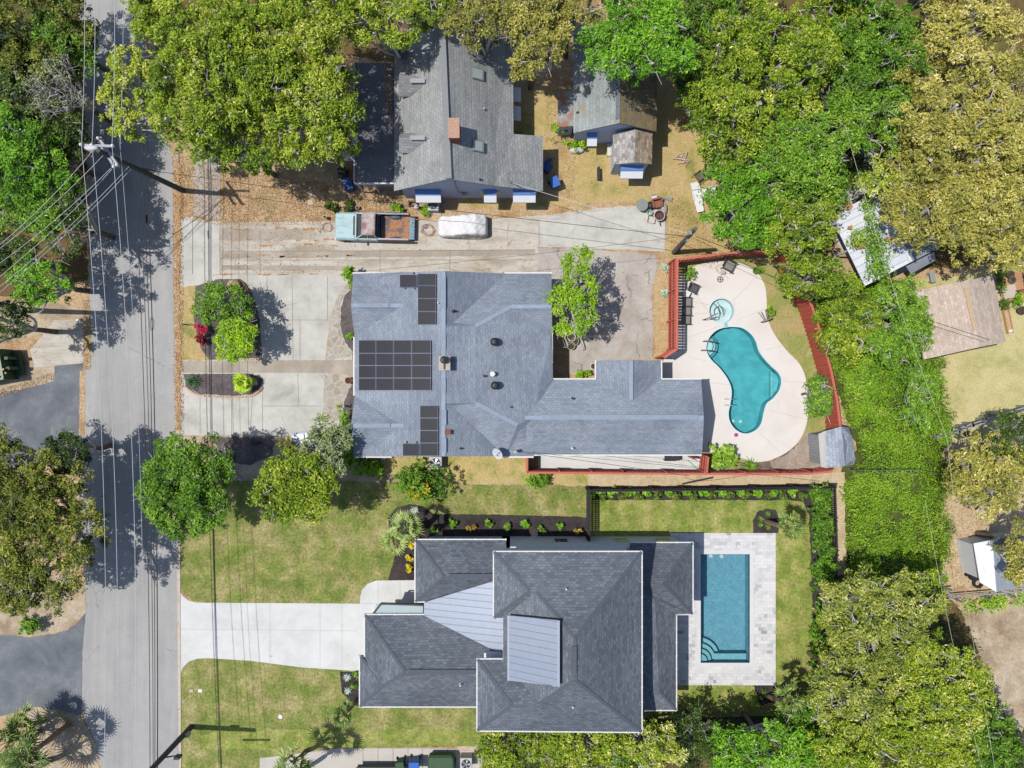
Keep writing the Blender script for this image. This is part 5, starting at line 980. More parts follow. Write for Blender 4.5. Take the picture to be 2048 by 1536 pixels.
tree('large olive tree on the left kerb casting its shade on the road', 82, 1065, 116, 172, 5.3, 2.6, L_OLIVED, 10, lobes=9, tints=.04)
tree('small dark green tree at the top of the large olive kerb tree', 128, 905, 40, 48, 4.8, 1.6, L_DARK, 11, lobes=5, dens=2.8, tints=-.1)
tree('dark tree at the left edge beside the blue grey drive', 0, 920, 48, 60, 5.2, 1.8, L_OLIVED, 12, lobes=4)
# ---- trees along the top
tree('olive yellow tree overhanging the road right of the wires', 262, 190, 72, 105, 7.2, 2.2, L_OAK, 20, lobes=6, tints=.28, csize=.36)
tree('huge bright green oak in front of the road at the top', 400, 130, 135, 165, 8.2, 3.0, L_OAK, 21, lobes=10, tints=.0, twigs=4, r0=.35)
tree('green oak left of the black porch roof', 610, 190, 112, 140, 7.6, 2.6, L_OAK, 22, lobes=8, tints=.08, twigs=5, gap=.08, r0=.3)
tree('oak limb clump with green leaves hanging over the black porch roof', 670, 270, 52, 62, 6.8, 1.8, L_OAK, 23, lobes=5, tints=.1, gap=.08)
tree('tall oak at the top left corner of the old house', 620, 20, 120, 85, 8.0, 2.2, L_OAK, 24, lobes=7, tints=.12, gap=.08, twigs=4)
tree('olive oak shading the ridge end of the old house', 775, 38, 90, 58, 7.4, 1.8, L_OAK, 25, lobes=6, tints=.05, gap=.08, twigs=5)
tree('mottled oak right of the old house ridge', 965, 38, 78, 50, 7.6, 1.8, L_YEL, 26, lobes=6, tints=-.22, gap=.08, twigs=5)
tree('yellow leaved oak between the old house and the cottage', 1068, 62, 62, 85, 7.6, 2.2, L_YEL, 27, lobes=6, tints=-.02, gap=.08, twigs=4)
tree('green tree at the lower end of the huge bright oak', 470, 280, 110, 70, 6.8, 2.0, L_OAK, 28, lobes=6, tints=-.03)
tree('vivid green tree overhanging the mossy cottage roof', 1282, 74, 122, 92, 7.8, 2.6, L_VIVID, 29, lobes=8, tints=.06, r0=.3)
tree('dark green tree between the vivid cottage tree and the yellow green tree', 1395, 90, 60, 110, 4.8, 2.0, L_DARK, 30, lobes=5, tints=.05)
tree('large yellow green tree with bare grey twigs at the top', 1530, 120, 150, 130, 6.2, 2.6, L_OAK, 31, lobes=9, tints=.02, twigs=5, r0=.3, gap=.08)
tree('green tree below the large yellow green tree', 1465, 250, 80, 80, 5.3, 2.0, L_OAK, 32, lobes=6, tints=-.08)
tree('broad green tree in the middle of the right hand grove', 1610, 290, 100, 95, 5.6, 2.2, L_GREEN, 33, lobes=7, tints=.12)
tree('vivid green tree above the white plastic chairs', 1490, 400, 80, 100, 4.8, 2.4, L_VIVID, 34, lobes=7, tints=.02)
tree('dark green tree at the top between the yellow oaks', 1760, 90, 95, 105, 5.5, 2.2, L_GREEN, 35, lobes=7, tints=-.02)
tree('green sapling tree left of the concrete strip in the grove', 1745, 235, 65, 70, 5.3, 1.8, L_GREEN, 36, lobes=5, tints=.05, gap=.08)
tree('orange tinged oak in the top right corner', 1945, 60, 110, 85, 6.2, 2.2, L_YEL, 37, lobes=7, tints=.16, twigs=4, gap=.08)
tree('big yellow olive oak on the right side', 1925, 260, 135, 130, 6.6, 2.4, L_YEL, 38, lobes=9, tints=.02, twigs=5, r0=.35, gap=.08)
tree('yellow olive oak beside the white carport', 1870, 420, 110, 85, 5.9, 2.2, L_YEL, 39, lobes=8, tints=-.02, twigs=5, gap=.08)
tree('yellow oak at the right edge above the tan roof', 1990, 450, 85, 95, 5.9, 2.2, L_YEL, 40, lobes=7, tints=.05, twigs=4, gap=.08)
tree('green tree above the north corner of the red fence', 1605, 455, 68, 65, 5.0, 2.0, L_OAK, 41, lobes=6, tints=-.05)
tree('bushy green tree outside the red fence by the slanting wire', 1625, 545, 62, 52, 4.2, 1.8, L_OAK, 42, lobes=5, tints=-.1)
# ---- middle
tree('round dense green tree overhanging the road at the kerb', 368, 972, 104, 112, 5.4, 2.6, L_GREEN, 50, lobes=15, dens=6.5, gap=.0, tints=-.06, csize=.42, r0=.25, name='tree')
tree('round green tree on the lawn right of the dense kerb tree', 592, 975, 86, 78, 4.6, 2.2, L_OAK, 51, lobes=13, dens=6.5, gap=.0, tints=-.02)
tree('grey green shrubby tree beside the ranch house forecourt', 648, 900, 52, 60, 4.0, 1.8, L_GREYG, 52, lobes=6, dens=3.6, gap=.1, leaf=.1)
tree('bright green tree with pale branches between ranch house and cracked drive', 1152, 590, 50, 82, 4.2, 1.8, L_LIME, 53, lobes=7, dens=2.6, gap=.08, tints=-.12, twigs=5, extra=[(-25, 75, -.8, 14, 28, .6), (10, -75, 0, 22, 20, .5)])
tree('green shrub tree in the front island above the lime one', 443, 605, 55, 42, 2.3, 1.2, L_GREEN, 54, lobes=7, dens=3.2, gap=.08, tints=.0, r0=.1, extra=[(25, -22, 0, 22, 14, .5)])
tree('lime green small tree in the front island', 473, 668, 42, 42, 2.6, 1.1, L_LIME, 55, lobes=6, dens=3.8, gap=.12, tints=-.05, r0=.1)
tree('twisted open pine with pale limbs beside the east red fence', 1636, 790, 30, 46, 2.4, .9, L_GREEN, 56, lobes=5, dens=1.5, gap=.35, tints=.0, twigs=3, r0=.1, tr=.03)
# ---- right and bottom
tree('large yellow leaved tree at the right edge below the rail fence', 1985, 950, 90, 90, 4.8, 2.2, L_YEL, 60, lobes=8, tints=.02, gap=.08, twigs=3)
tree('dark green tree at the right edge under the rail fence', 2040, 880, 60, 55, 5.0, 1.6, L_DARK, 61, lobes=5, tints=.1)
tree('yellow tree over the white shed at the right edge', 2060, 1100, 60, 80, 4.7, 1.8, L_YEL, 62, lobes=5, tints=-.05)
tree('huge olive oak at the bottom right with pale dead twigs', 1770, 1240, 110, 100, 5.9, 2.4, L_OLIVE, 63, lobes=9, tints=0, twigs=6, gap=.08, r0=.35)
tree('olive green oak at the bottom right beside the dry yard', 1880, 1370, 110, 110, 5.9, 2.4, L_OAK, 64, lobes=9, tints=.14, twigs=5, gap=.08)
tree('brown tinged oak along the backyard hedge at the right', 1700, 1380, 90, 90, 5.6, 2.2, L_OLIVE, 65, lobes=7, tints=.02, twigs=6, gap=.08)
tree('green oak on the bottom edge at the right', 1790, 1490, 130, 75, 5.9, 2.2, L_OAK, 66, lobes=8, tints=.08, twigs=4)
tree('dark green tree on the edge of the dry yard at the bottom right', 1960, 1480, 80, 90, 4.7, 2.0, L_GREEN, 67, lobes=6, tints=-.05)
tree('green tree in the bottom right corner', 2030, 1540, 60, 60, 4.7, 2, L_DARK, 68, lobes=5, tints=.2)
tree('vivid green tree on the bottom edge below the pool terrace', 1545, 1510, 128, 58, 5.0, 2.2, L_VIVID, 69, lobes=8, dens=4.2, gap=.05, tints=.04)
tree('yellow green tree on the bottom edge below the new house', 1175, 1500, 92, 55, 3.9, 1.8, L_OAK, 70, lobes=7, tints=.1, gap=.12)
tree('yellow green tree on the bottom edge right of the new house corner', 1300, 1500, 66, 46, 4.2, 1.8, L_OAK, 71, lobes=6, tints=.22, gap=.1)
tree('open grey green tree by the brick pad at the bottom edge', 1010, 1505, 62, 48, 3.6, 1.6, L_OAK, 72, lobes=6, tints=.02, gap=.08, twigs=4)
tree('dark shaded tree behind the hedge at the bottom of the pool yard', 1400, 1465, 60, 50, 2.8, 1.4, L_DARK, 73, lobes=5, dens=3)
for i, (x, y, rx, ry, zc, m, tn, lb) in enumerate((
    (300, 10, 60, 70, 7.6, L_OAK, .05, 'light green oak top beside the road at the very top'), (525, 60, 80, 90, 8.0, L_OAK, .08, 'oak between the huge bright oak and the old house'),
    (545, 160, 60, 70, 7.2, L_OAK, .0, 'darker oak crown in the middle of the top oaks'), (870, -10, 80, 50, 7.4, L_OAK, .0, 'oak cut by the top edge above the old house ridge'),
    (1150, 0, 60, 60, 7.0, L_YEL, -.2, 'brown olive tree at the top between cottage and old house'), (1060, -10, 60, 50, 7.8, L_YEL, -.05, 'yellow oak top cut by the upper edge'),
    (1420, 10, 80, 60, 6.8, L_GREEN, .08, 'green tree cut by the upper edge right of the vivid one'), (1650, 40, 70, 70, 6.8, L_OAK, -.02, 'olive tree at the top edge beside the wooden walkway gap'),
    (1700, 170, 55, 70, 6.2, L_GREEN, .0, 'small green tree in the centre of the right hand grove'), (1850, 120, 60, 70, 6.8, L_YEL, .06, 'orange olive oak between green grove and the corner oak'),
    (1845, 290, 70, 80, 7.2, L_YEL, -.05, 'yellow oak west of the big yellow olive oak'), (2035, 170, 70, 90, 7.6, L_YEL, .02, 'yellow olive oak cut by the right edge'),
    (2040, 330, 70, 80, 7.6, L_YEL, .08, 'pale yellow oak cut by the right edge above the tan roof'), (1790, 360, 60, 55, 6.2, L_OAK, .18, 'yellow green tree beside the concrete strip'),
    (1560, 340, 70, 70, 6.4, L_GREEN, .1, 'green tree joining the vivid tree and the grove'), (1640, 380, 60, 60, 5.8, L_GREEN, .05, 'green tree over the dark gap above the carport'),
    (1400, 190, 45, 50, 5.5, L_OAK, -.05, 'green tree between the cottage and the grove'), (1680, 1500, 70, 60, 7.0, L_OAK, .1, 'yellow green oak on the bottom edge left of the olive oaks'),
    (1890, 1500, 80, 70, 7.0, L_OAK, .16, 'pale olive oak on the bottom edge near the dry yard'), (1700, 1220, 60, 70, 6.8, L_OLIVE, .05, 'tan olive oak at the lower end of the sandy path'),
    (1850, 1190, 50, 50, 5.6, L_OAK, .0, 'green oak beside the little grey gate'), (1620, 1450, 60, 40, 5.0, L_GREEN, .0, 'green tree between the lower leaning palm and the oaks'),
    (1100, 1490, 60, 40, 4.4, L_OAK, .0, 'dark olive tree under the south eave of the new house'), (1240, 1505, 50, 40, 4.6, L_GREEN, -.08, 'dark green tree between two yellow green ones at the bottom'),
    (20, 120, 90, 80, 6.4, L_OLIVED, -.05, 'dark olive tree on the left edge above the sparse tree'), (120, 70, 60, 80, 6.4, L_GREEN, -.1, 'dark green tree beside the road at the top left'),
    (130, 250, 45, 60, 5.6, L_DARK, .0, 'dark tree between the sparse tree and the wires'), (15, 510, 60, 50, 5.4, L_DARK, .1, 'dark green tree at the left edge under the slanting wires'),
    (60, 350, 90, 60, 6.6, L_VIVID, -.05, 'second bright green tree at the left edge'), (1950, 380, 70, 60, 7.4, L_YEL, .04, 'yellow oak crown above the pale bench'))):
    tree(lb, x, y, rx, ry, zc * (.78 if (x > 1340 or y > 1420 or x < 160) else 1), 1.9, m, 400 + i, lobes=6, tints=tn, gap=.08, twigs=4)
for i, (x, y, rx, ry, zc, m, tn, lb) in enumerate((
    (20, 1170, 70, 70, 5.6, L_OLIVED, .05, 'lower part dark olive tree at the left edge above the clipped shrub'), (30, 1000, 80, 80, 6.0, L_OLIVED, .0, 'dark olive tree at the left edge behind the large kerb tree'),
    (1500, -60, 90, 60, 6.6, L_OAK, 0, 'yellow green tree poking in at the top edge of the grove'), (1720, -50, 90, 60, 6.4, L_GREEN, 0, 'green tree poking in at the top edge near the orange oak'), (1900, -60, 100, 60, 7.2, L_YEL, 0, 'yellow tree poking in at the top edge near the corner'), (1250, -60, 90, 50, 6.4, L_VIVID, 0, 'vivid green tree poking in at the top edge behind the cottage'), (1480, 1520, 60, 40, 4.6, L_VIVID, -.05, 'left part of the vivid green trees on the bottom edge'),
    (1640, 1520, 60, 50, 5.0, L_VIVID, -.02, 'right part of the vivid green trees on the bottom edge'))):
    tree(lb, x, y, rx, ry, zc, 1.9, m, 460 + i, lobes=6, tints=tn, twigs=3)
# ---- vines
def poly_pts(poly, n, rng):
    P_ = np.array(poly, float); lo = P_.min(0); hi = P_.max(0); out = np.zeros((0, 2))
    while len(out) < n:
        q = rng.uniform(lo, hi, (n, 2)); c = np.zeros(n, bool)
        for i in range(len(P_)):
            x0, y0 = P_[i]; x1, y1 = P_[i - 1]; m = ((y0 > q[:, 1]) != (y1 > q[:, 1])); xx = (x1 - x0) * (q[:, 1] - y0) / (y1 - y0 + 1e-9) + x0; c ^= m & (q[:, 0] < xx)
        out = np.concatenate([out, q[c]])
    return out[:n]
def thicket(name, label, poly_px, dens, h0, h1, mat, seed, leaf=.09, base=MULCH, clump=2.2, tints=0, kind='stuff', per=44, cat=None, zp=0):
    rng = np.random.default_rng(seed); pm_ = [W(*p, zp)[:2] for p in poly_px]; A = np.array(pm_); n = len(A)
    area = abs(sum(A[i][0] * A[(i + 1) % n][1] - A[(i + 1) % n][0] * A[i][1] for i in range(n))) / 2
    k = int(area * clump); c = poly_pts(pm_, k, rng)
    def hf(p): return h0 + (h1 - h0) * (.5 + .25 * np.sin(p[:, 0] * .9 + seed) + .25 * np.sin(p[:, 1] * 1.15 + p[:, 0] * .5 + 2 * seed)) * (1 + .3 * np.sin(p[:, 0] * 3.1 + p[:, 1] * 2.3)) + rng.uniform(-.25, .3, len(p))
    hc = hf(c); ct = rng.uniform(0, 1, k); cs = rng.uniform(.3, .85, k); cnt = np.maximum(5, per * dens * (cs / .55) ** 2).astype(int); idx = np.repeat(np.arange(k), cnt)
    d_ = rng.normal(size=(len(idx), 3)); d_ /= np.linalg.norm(d_, axis=1)[:, None]; d_ *= rng.uniform(0, 1, len(idx))[:, None] ** .5; d_ *= cs[idx][:, None] * np.array([1, 1, .6])
    pos = np.c_[c[idx], hc[idx]] + d_; pos[:, 2] = np.maximum(pos[:, 2], .06)
    g = .5 + .25 * np.sin(pos[:, 0] * .85 + 1.3 * seed) * np.sin(pos[:, 1] * .7 + seed) + .25 * np.sin(pos[:, 0] * 1.9 + pos[:, 1] * 1.3) * np.sin(pos[:, 1] * 2.2 - pos[:, 0])
    tint = .12 + ct[idx] * .35 + g * .3 + rng.normal(0, .15, len(idx)) + tints
    o = leaf_mesh(name, pos, leaf, mat, rng, tint=tint); return tag(o, label, cat, None, kind)
sheet('planting_bed', [(1700, 560), (1830, 560), (1885, 800), (1885, 1150), (1690, 1150), (1675, 950), (1715, 900), (1665, 760), (1620, 600)], .02, mat_ground('vine_soil', [(.3, P(60, 72, 34)), (.6, P(96, 104, 52))], 1, 6), .1, .3)
thicket('vine_cover', 'bright green vine thicket filling the ground between the red fence and the pale lawn', [(1630, 560), (1720, 560), (1835, 590), (1862, 720), (1880, 850), (1868, 940), (1720, 940), (1712, 900), (1700, 850), (1680, 810), (1665, 740), (1640, 660)], 1.5, .3, 1.2, L_VINE, 80, clump=5, leaf=.075, tints=.05)
thicket('vine_cover', 'bright green vine thicket below the wire fence', [(1680, 945), (1880, 945), (1890, 1040), (1885, 1110), (1860, 1150), (1700, 1150), (1694, 1000)], 1.5, .1, .5, L_VINE, 81, clump=5.5, leaf=.07, tints=.12)
thicket('vine_cover', 'darker band of tangled vine along the east edge of the vine thicket', [(1828, 700), (1868, 690), (1880, 860), (1890, 1110), (1862, 1120), (1845, 900)], 1.3, .3, 1.5, L_OAK, 92, clump=4, leaf=.08, tints=-.15)
thicket('vine_cover', 'darker bushy vine patch at the top of the vine thicket', [(1650, 600), (1800, 590), (1850, 760), (1800, 800), (1700, 780)], 1.0, .5, 1.7, L_GREEN, 93, clump=3, tints=-.05)
thicket('vine_cover', 'green vine running over the white carport roof', [(1722, 392), (1745, 400), (1765, 470), (1785, 560), (1730, 560), (1728, 500), (1700, 470), (1730, 450)], 1.4, 3.2, 3.8, L_GREEN, 82, clump=3.2, tints=.12, zp=3.5)
tree('leafy green tree overhanging the left side of the tan roof', 1790, 640, 68, 92, 3.0, 1.6, L_GREEN, 83, lobes=6, tints=.12, dens=4.2, gap=.05)
tree('green shrub tree south of the tan roof corner', 1838, 790, 36, 70, 2.2, 1.2, L_GREEN, 84, lobes=6, tints=.05, dens=4.2, gap=.08, r0=.1)
tree('green scrub tree inside the vine thicket by the curved fence', 1700, 640, 72, 85, 2.6, 1.3, L_OAK, 85, lobes=6, tints=-.02, dens=4.4, gap=.05, r0=.1)
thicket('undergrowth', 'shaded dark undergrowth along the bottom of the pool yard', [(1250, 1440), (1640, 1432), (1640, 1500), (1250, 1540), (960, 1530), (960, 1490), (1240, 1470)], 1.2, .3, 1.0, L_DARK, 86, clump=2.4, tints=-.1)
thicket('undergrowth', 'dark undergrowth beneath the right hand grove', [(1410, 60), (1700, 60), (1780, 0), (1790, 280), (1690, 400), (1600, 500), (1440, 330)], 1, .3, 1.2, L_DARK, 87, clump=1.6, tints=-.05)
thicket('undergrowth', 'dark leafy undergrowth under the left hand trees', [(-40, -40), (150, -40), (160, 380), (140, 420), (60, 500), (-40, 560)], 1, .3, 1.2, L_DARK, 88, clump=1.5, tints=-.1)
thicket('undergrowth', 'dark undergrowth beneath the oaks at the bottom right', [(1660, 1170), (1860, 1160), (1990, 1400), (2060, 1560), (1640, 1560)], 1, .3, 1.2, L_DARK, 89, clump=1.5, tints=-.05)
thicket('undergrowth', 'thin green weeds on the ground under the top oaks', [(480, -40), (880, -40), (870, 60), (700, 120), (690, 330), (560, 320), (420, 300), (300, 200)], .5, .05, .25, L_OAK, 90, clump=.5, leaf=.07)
thicket('ground_cover', 'yellow green liriope edging the grey fence at the right', [(1912, 1205), (1960, 1196), (2060, 1186), (2060, 1200), (1960, 1210), (1920, 1216)], 1.2, .15, .4, L_LIME, 91, clump=5, leaf=.1)
# ---- shrubs: one mesh each
def shrub(label, px, py, rx, ry, h, mat, seed, name='shrub', dens=7, leaf=.09, tints=0, group=None, per=26, cat='shrub', gap=.03, csize=.22):
    rng = np.random.default_rng(seed); zc = h * .5; k = S * (1 - zc / CAM_H); q = W(px, py, zc); a, b_ = rx * k, ry * k
    Lb = [(np.array([0, 0, 0.]), np.array([a * .85, b_ * .85, h * .5]))] + [(np.array([a * .5 * math.cos(t), b_ * .5 * math.sin(t), 0.]), np.array([a * .45, b_ * .45, h * .38])) for t in rng.uniform(0, 6.28, 3)]
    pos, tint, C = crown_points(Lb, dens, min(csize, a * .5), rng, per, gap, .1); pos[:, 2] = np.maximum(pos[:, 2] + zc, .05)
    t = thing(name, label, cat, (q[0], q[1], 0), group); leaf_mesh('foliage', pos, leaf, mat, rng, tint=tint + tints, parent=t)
    s = MB(); s.tube([(0, 0, 0), (.02, .01, h * .5)], .04, 6, .02)
    for i in range(4): s.tube([(0, 0, h * .2), (a * .5 * math.cos(i * 1.6), b_ * .5 * math.sin(i * 1.6), h * .75)], .02, 4, .01)
    o = s.build('stem', BARKD); o.parent = t
    return t
shrub('round clipped lime shrub at the foot of the front island', 454, 705, 22, 20, 1.1, L_LIME, 100, dens=16, tints=.05, csize=.14)
shrub('round green shrub on the dirt by the dark drive at the left', 62, 1250, 28, 22, 1.2, L_GREEN, 101, dens=14, tints=.0)
shrub('round green shrub below the red fence of the side patio', 1078, 962, 27, 21, 1.2, L_GREEN, 102, dens=12, tints=.05)
shrub('yellow green shrub at the corner of the ranch house by the solar roof', 702, 556, 18, 26, 2.0, L_LIME, 103, dens=12, tints=-.25)
shrub('green tropical shrub against the west wall of the ranch house', 690, 845, 20, 38, 1.6, L_GREEN, 104, dens=8, tints=.15)
shrub('golden green shrub at the southwest corner of the ranch house', 702, 912, 20, 30, 1.5, L_LIME, 105, dens=18, tints=-.2)
shrub('wide golden green shrub under the south eave of the ranch house', 738, 938, 34, 22, 1.4, L_LIME, 106, dens=20, tints=-.22)
shrub('large green bush with a yellow half beside the air conditioner', 852, 962, 62, 46, 2.2, L_GREEN, 107, dens=16, tints=-.08)
shrub('yellow leaved bush growing into the large green bush', 838, 980, 30, 30, 2.4, L_GOLD, 108, dens=6, tints=-.15, gap=.3)
shrub('variegated cream and green shrub beside the front bed', 578, 885, 26, 24, 1.9, L_YEL, 109, dens=8, tints=-.15)
shrub('small green shrub at the foot of the flagstone bed', 700, 668, 6, 12, .7, L_GREEN, 110, tints=.1)
shrub('low green shrub in the mulch against the ranch wall notch', 1166, 750, 16, 9, .9, L_LIME, 111, dens=10, tints=-.15)
shrub('leafy green shrub in the shaded corner of the pool fence', 1376, 546, 13, 13, 1.0, L_GREEN, 112, dens=9, tints=.2)
shrub('overgrown lime green plants left of the cottage steps', 1118, 262, 28, 24, 1.3, L_LIME, 113, dens=7, tints=-.2, gap=.1)
shrub('low lime green plants below the cottage wall', 1160, 288, 40, 14, .9, L_LIME, 114, dens=8, tints=-.15, gap=.1)
shrub('leafy weeds along the old house wall beside the air conditioner', 800, 412, 32, 12, .5, L_LIME, 115, dens=5, tints=-.25, gap=.3)
shrub('weed patch right of the old house air conditioner', 848, 420, 14, 12, .4, L_LIME, 116, dens=6, tints=-.2, gap=.3)
shrub('leafy banana like shrub at the corner of the pool deck', 1440, 912, 34, 27, 1.6, L_GREEN, 117, dens=14, leaf=.15, tints=.2)
shrub('small green bush on the pool deck edge behind the tipped table', 1540, 622, 8, 12, .8, L_GREEN, 118, tints=.1)
shrub('weedy patch at the top of the pool deck edge', 1512, 540, 12, 8, .5, L_GREEN, 119, gap=.3)
shrub('dark round shrub beside the tan roof corner bed', 2008, 607, 12, 10, 1.2, L_DARK, 120, dens=9, tints=.2)
shrub('bright green grassy shrub by the terracotta patio', 2036, 598, 14, 12, .8, L_LIME, 121, dens=9, tints=-.25)
shrub('dark green climbing shrub above the tan roof corner', 1994, 560, 12, 26, 1.8, L_GREEN, 122, tints=-.1)
b_ = shrub('red and pink flowering shrub in the front island', 404, 662, 11, 13, 1.3, L_RED, 123, dens=7, gap=.08, tints=.1)
shrub('dark red leaved shrub below the pink flowering one', 403, 680, 11, 9, .9, L_RED, 124, dens=6, gap=.3, tints=-.45)
for i, (x, y, w_) in enumerate(((657, 412, 8), (672, 416, 8), (696, 412, 12))): shrub(['tiny dark shrub nearest the street in the litter yard', 'tiny dark shrub in the middle of three in the litter yard', 'largest of three small shrubs in the litter yard above the pickup'][i], x, y, w_, w_, .5, L_DARK, 130 + i, gap=.08, group='small shrubs in the leaf littered yard')
rowx = [(868, 1055), (905, 1046), (943, 1055), (978, 1047), (1014, 1055), (1049, 1047), (1084, 1058), (1120, 1049), (1157, 1060)]
word = ['first and smallest', 'second', 'third, bronze leaved', 'fourth', 'fifth', 'sixth', 'seventh', 'eighth', 'ninth, bronze tinted']
for i, (x, y) in enumerate(rowx): shrub('%s round shrub from the street in the mulch above the new house' % word[i], x, y, 9, 9, .6, L_BRONZE if i in (2, 8) else (L_VIVID if i % 2 else L_GREEN), 140 + i, dens=16, leaf=.07, tints=.1, group='shrubs in the mulch beside the new house', csize=.12)
for i, (x, y) in enumerate(((819, 1089), (819, 1114), (817, 1138))): shrub('%s of three yellow flowering shrubs at the new house entrance' % ['topmost', 'middle', 'lowest'][i], x, y, 8, 8, .5, L_GOLD, 150 + i, dens=16, leaf=.06, tints=.1, group='yellow shrubs by the new house entrance', csize=.12)
ORD = 'first second third fourth fifth sixth seventh eighth ninth tenth eleventh twelfth thirteenth fourteenth fifteenth sixteenth seventeenth eighteenth nineteenth twentieth twenty-first twenty-second twenty-third twenty-fourth'.split()
for i in range(24):
    x = 1190 + i * 18.0; y = 985 + (5 if i % 2 else -1); lime = i % 2 == 0
    nb = ORD[i]
    shrub('%s shrub, %s from the west, in the row inside the black fence' % ('light green' if lime else 'dark green', nb), x, y, 10 if not lime else 11, 9, .8, L_VIVID if lime else L_DARK, 160 + i, dens=12, leaf=.08, tints=.15 if lime else .25, group='shrubs along the black fence', csize=.15)
hx = [(1636, 985), (1640, 1012), (1640, 1040), (1642, 1068), (1641, 1096), (1643, 1124), (1644, 1152), (1646, 1182), (1648, 1212), (1646, 1242), (1644, 1272), (1642, 1300), (1640, 1330), (1640, 1360), (1640, 1390)]
for i, (x, y) in enumerate(hx): shrub('hedge shrub, %s from the north, beside the sandy path' % ORD[i], x, y, 23, 20, 2.0, L_GREEN, 190 + i, dens=20, leaf=.1, tints=-.12, group='hedge shrubs along the backyard fence', csize=.28)
# ---- palms, agaves, sago
def blade(b, base, dirv, L, w, droop, seg=3, T=None):
    d_ = Vector(dirv).normalized(); s = d_.cross(Vector((0, 0, 1))); s = s.normalized() if s.length > .01 else Vector((1, 0, 0))
    p = Vector(base); pts = []
    for i in range(seg + 1):
        t = i / seg; ww = w * (1 - t) ** .7 * (1 if i else .5) * .5; c = p + d_ * L * t - Vector((0, 0, droop * L * t * t)); pts.append((c - s * ww, c + s * ww + Vector((0, 0, ww * .3))))
    vv = [q for pr_ in pts for q in pr_]; b.add(vv, [(2 * i, 2 * i + 2, 2 * i + 3, 2 * i + 1) for i in range(seg)])
def face_tint(o, rng, base=.5, sp=.25):
    me = o.data; a = me.attributes.new('tint', 'FLOAT', 'FACE'); a.data.foreach_set('value', np.clip(rng.normal(base, sp, len(me.polygons)), 0, 1).astype(np.float32))
def palm(label, px, py, z, R_, seed, base=None, n=15, mat=None, fan=9, name='palm_tree', group=None, tint=.5, r0=.16, cat='palm'):
    """px,py apparent crown centre at height z, R_ frond reach in metres; base: ground pixel of the trunk"""
    rg = random.Random(seed); q = W(px, py, z); g = W(*base) if base else (q[0], q[1], 0); t = thing(name, label, cat, (g[0], g[1], 0), group); top = Vector((q[0] - g[0], q[1] - g[1], z))
    b = MB(); pts = catmull([(0, 0, 0), (top.x * .35, top.y * .35, z * .45), tuple(top)], False, 5); b.tube(pts, r0 * 1.1, 9, r0 * .8)
    o = b.build('trunk', PALMB); o.parent = t
    for k in range(n):
        az = k * 2.4 + rg.uniform(-.2, .2); el = rg.uniform(-.15, 1.0) if k > n * .3 else rg.uniform(.7, 1.3); L = R_ * rg.uniform(.4, .55); d_ = Vector((math.cos(az) * math.cos(el), math.sin(az) * math.cos(el), math.sin(el))); hub = top + d_ * L - Vector((0, 0, L * .15))
        b = MB(); b.tube([tuple(top), tuple(top + d_ * L * .5 + Vector((0, 0, .03))), tuple(hub)], .018, 4, .012)
        s = d_.cross(Vector((0, 0, 1))).normalized()
        for j in range(fan):
            a_ = (j / (fan - 1) - .5) * 2.5; dv = d_ * math.cos(a_) + s * math.sin(a_); dv.z -= .12; blade(b, hub, dv, R_ * .55 * (1 - .25 * abs(a_) / 1.25) * rg.uniform(.85, 1.1), .12, .2)
        o = b.build('frond', mat or L_PALM); o.parent = t; face_tint(o, np.random.default_rng(seed * 50 + k), tint, .22)
    return t
def rosette(label, px, py, h, R_, seed, mat, n=26, w=.08, name='agave', droop=.35, elmin=.1, cat='plant', group=None, tint=.5):
    rg = random.Random(seed); q = W(px, py, h * .4); t = thing(name, label, cat, (q[0], q[1], 0), group); b = MB()
    for k in range(n):
        az = k * 2.39996 + rg.uniform(-.1, .1); el = elmin + (1.2 - elmin) * (k / n) ** 1.2; d_ = (math.cos(az) * math.cos(el), math.sin(az) * math.cos(el), math.sin(el)); blade(b, (0, 0, h * .35), d_, R_ * rg.uniform(.8, 1.1), w, droop, 4)
    o = b.build('foliage', mat); o.parent = t; face_tint(o, np.random.default_rng(seed), tint, .2)
    b = MB(); b.tube([(0, 0, 0), (0, 0, h * .4)], .07, 7, .05); o = b.build('stem', PALMB); o.parent = t; return t
palm('leaning palm with a brown trunk at the top of the paver terrace', 1578, 1055, 4.0, 1.15, 1, (1533, 1043), r0=.17)
palm('leaning palm at the bottom of the pool yard beside the vivid tree', 1578, 1398, 4.4, 1.2, 2, (1536, 1392), r0=.16)
palm('multi headed palm in the black mulch bed at the new house corner', 812, 1052, 3.6, 1.25, 3, (845, 1050), r0=.2, tint=.75)
palm('palm leaning over the lawn left of the new house mulch bed', 790, 1082, 3.0, 1.25, 4, (818, 1075), r0=.16, tint=.8)
palm('dark fronded palm over the lawn at the garage corner', 688, 1428, 3.4, 1.1, 5, (712, 1400), r0=.17, tint=.35)
palm('palm with long blades at the bottom edge beside the grey drive', 588, 1522, 3.2, 1.5, 6, (612, 1502), r0=.16, tint=.55)
palm('tall palm on the bottom edge casting a fan shadow on the drive', 575, 1560, 5.2, 1.5, 7, (602, 1540), r0=.16, tint=.4)
palm('big green palm in the bottom left corner', 22, 1480, 2.8, 2.3, 8, (78, 1462), n=30, r0=.2, tint=.4)
palm('tall palm at the left edge of the bottom verge', 44, 1545, 3.6, 2.0, 9, (100, 1520), n=26, r0=.2, tint=.45)
palm('round headed palm among the bottom left palms', 52, 1448, 2.6, 1.5, 10, (90, 1440), n=24, r0=.18, tint=.6)
palm('small palm with shady fronds next to the bottom left palms', 56, 1512, 4.2, 1.7, 12, (138, 1448), n=18, r0=.18, tint=.3)
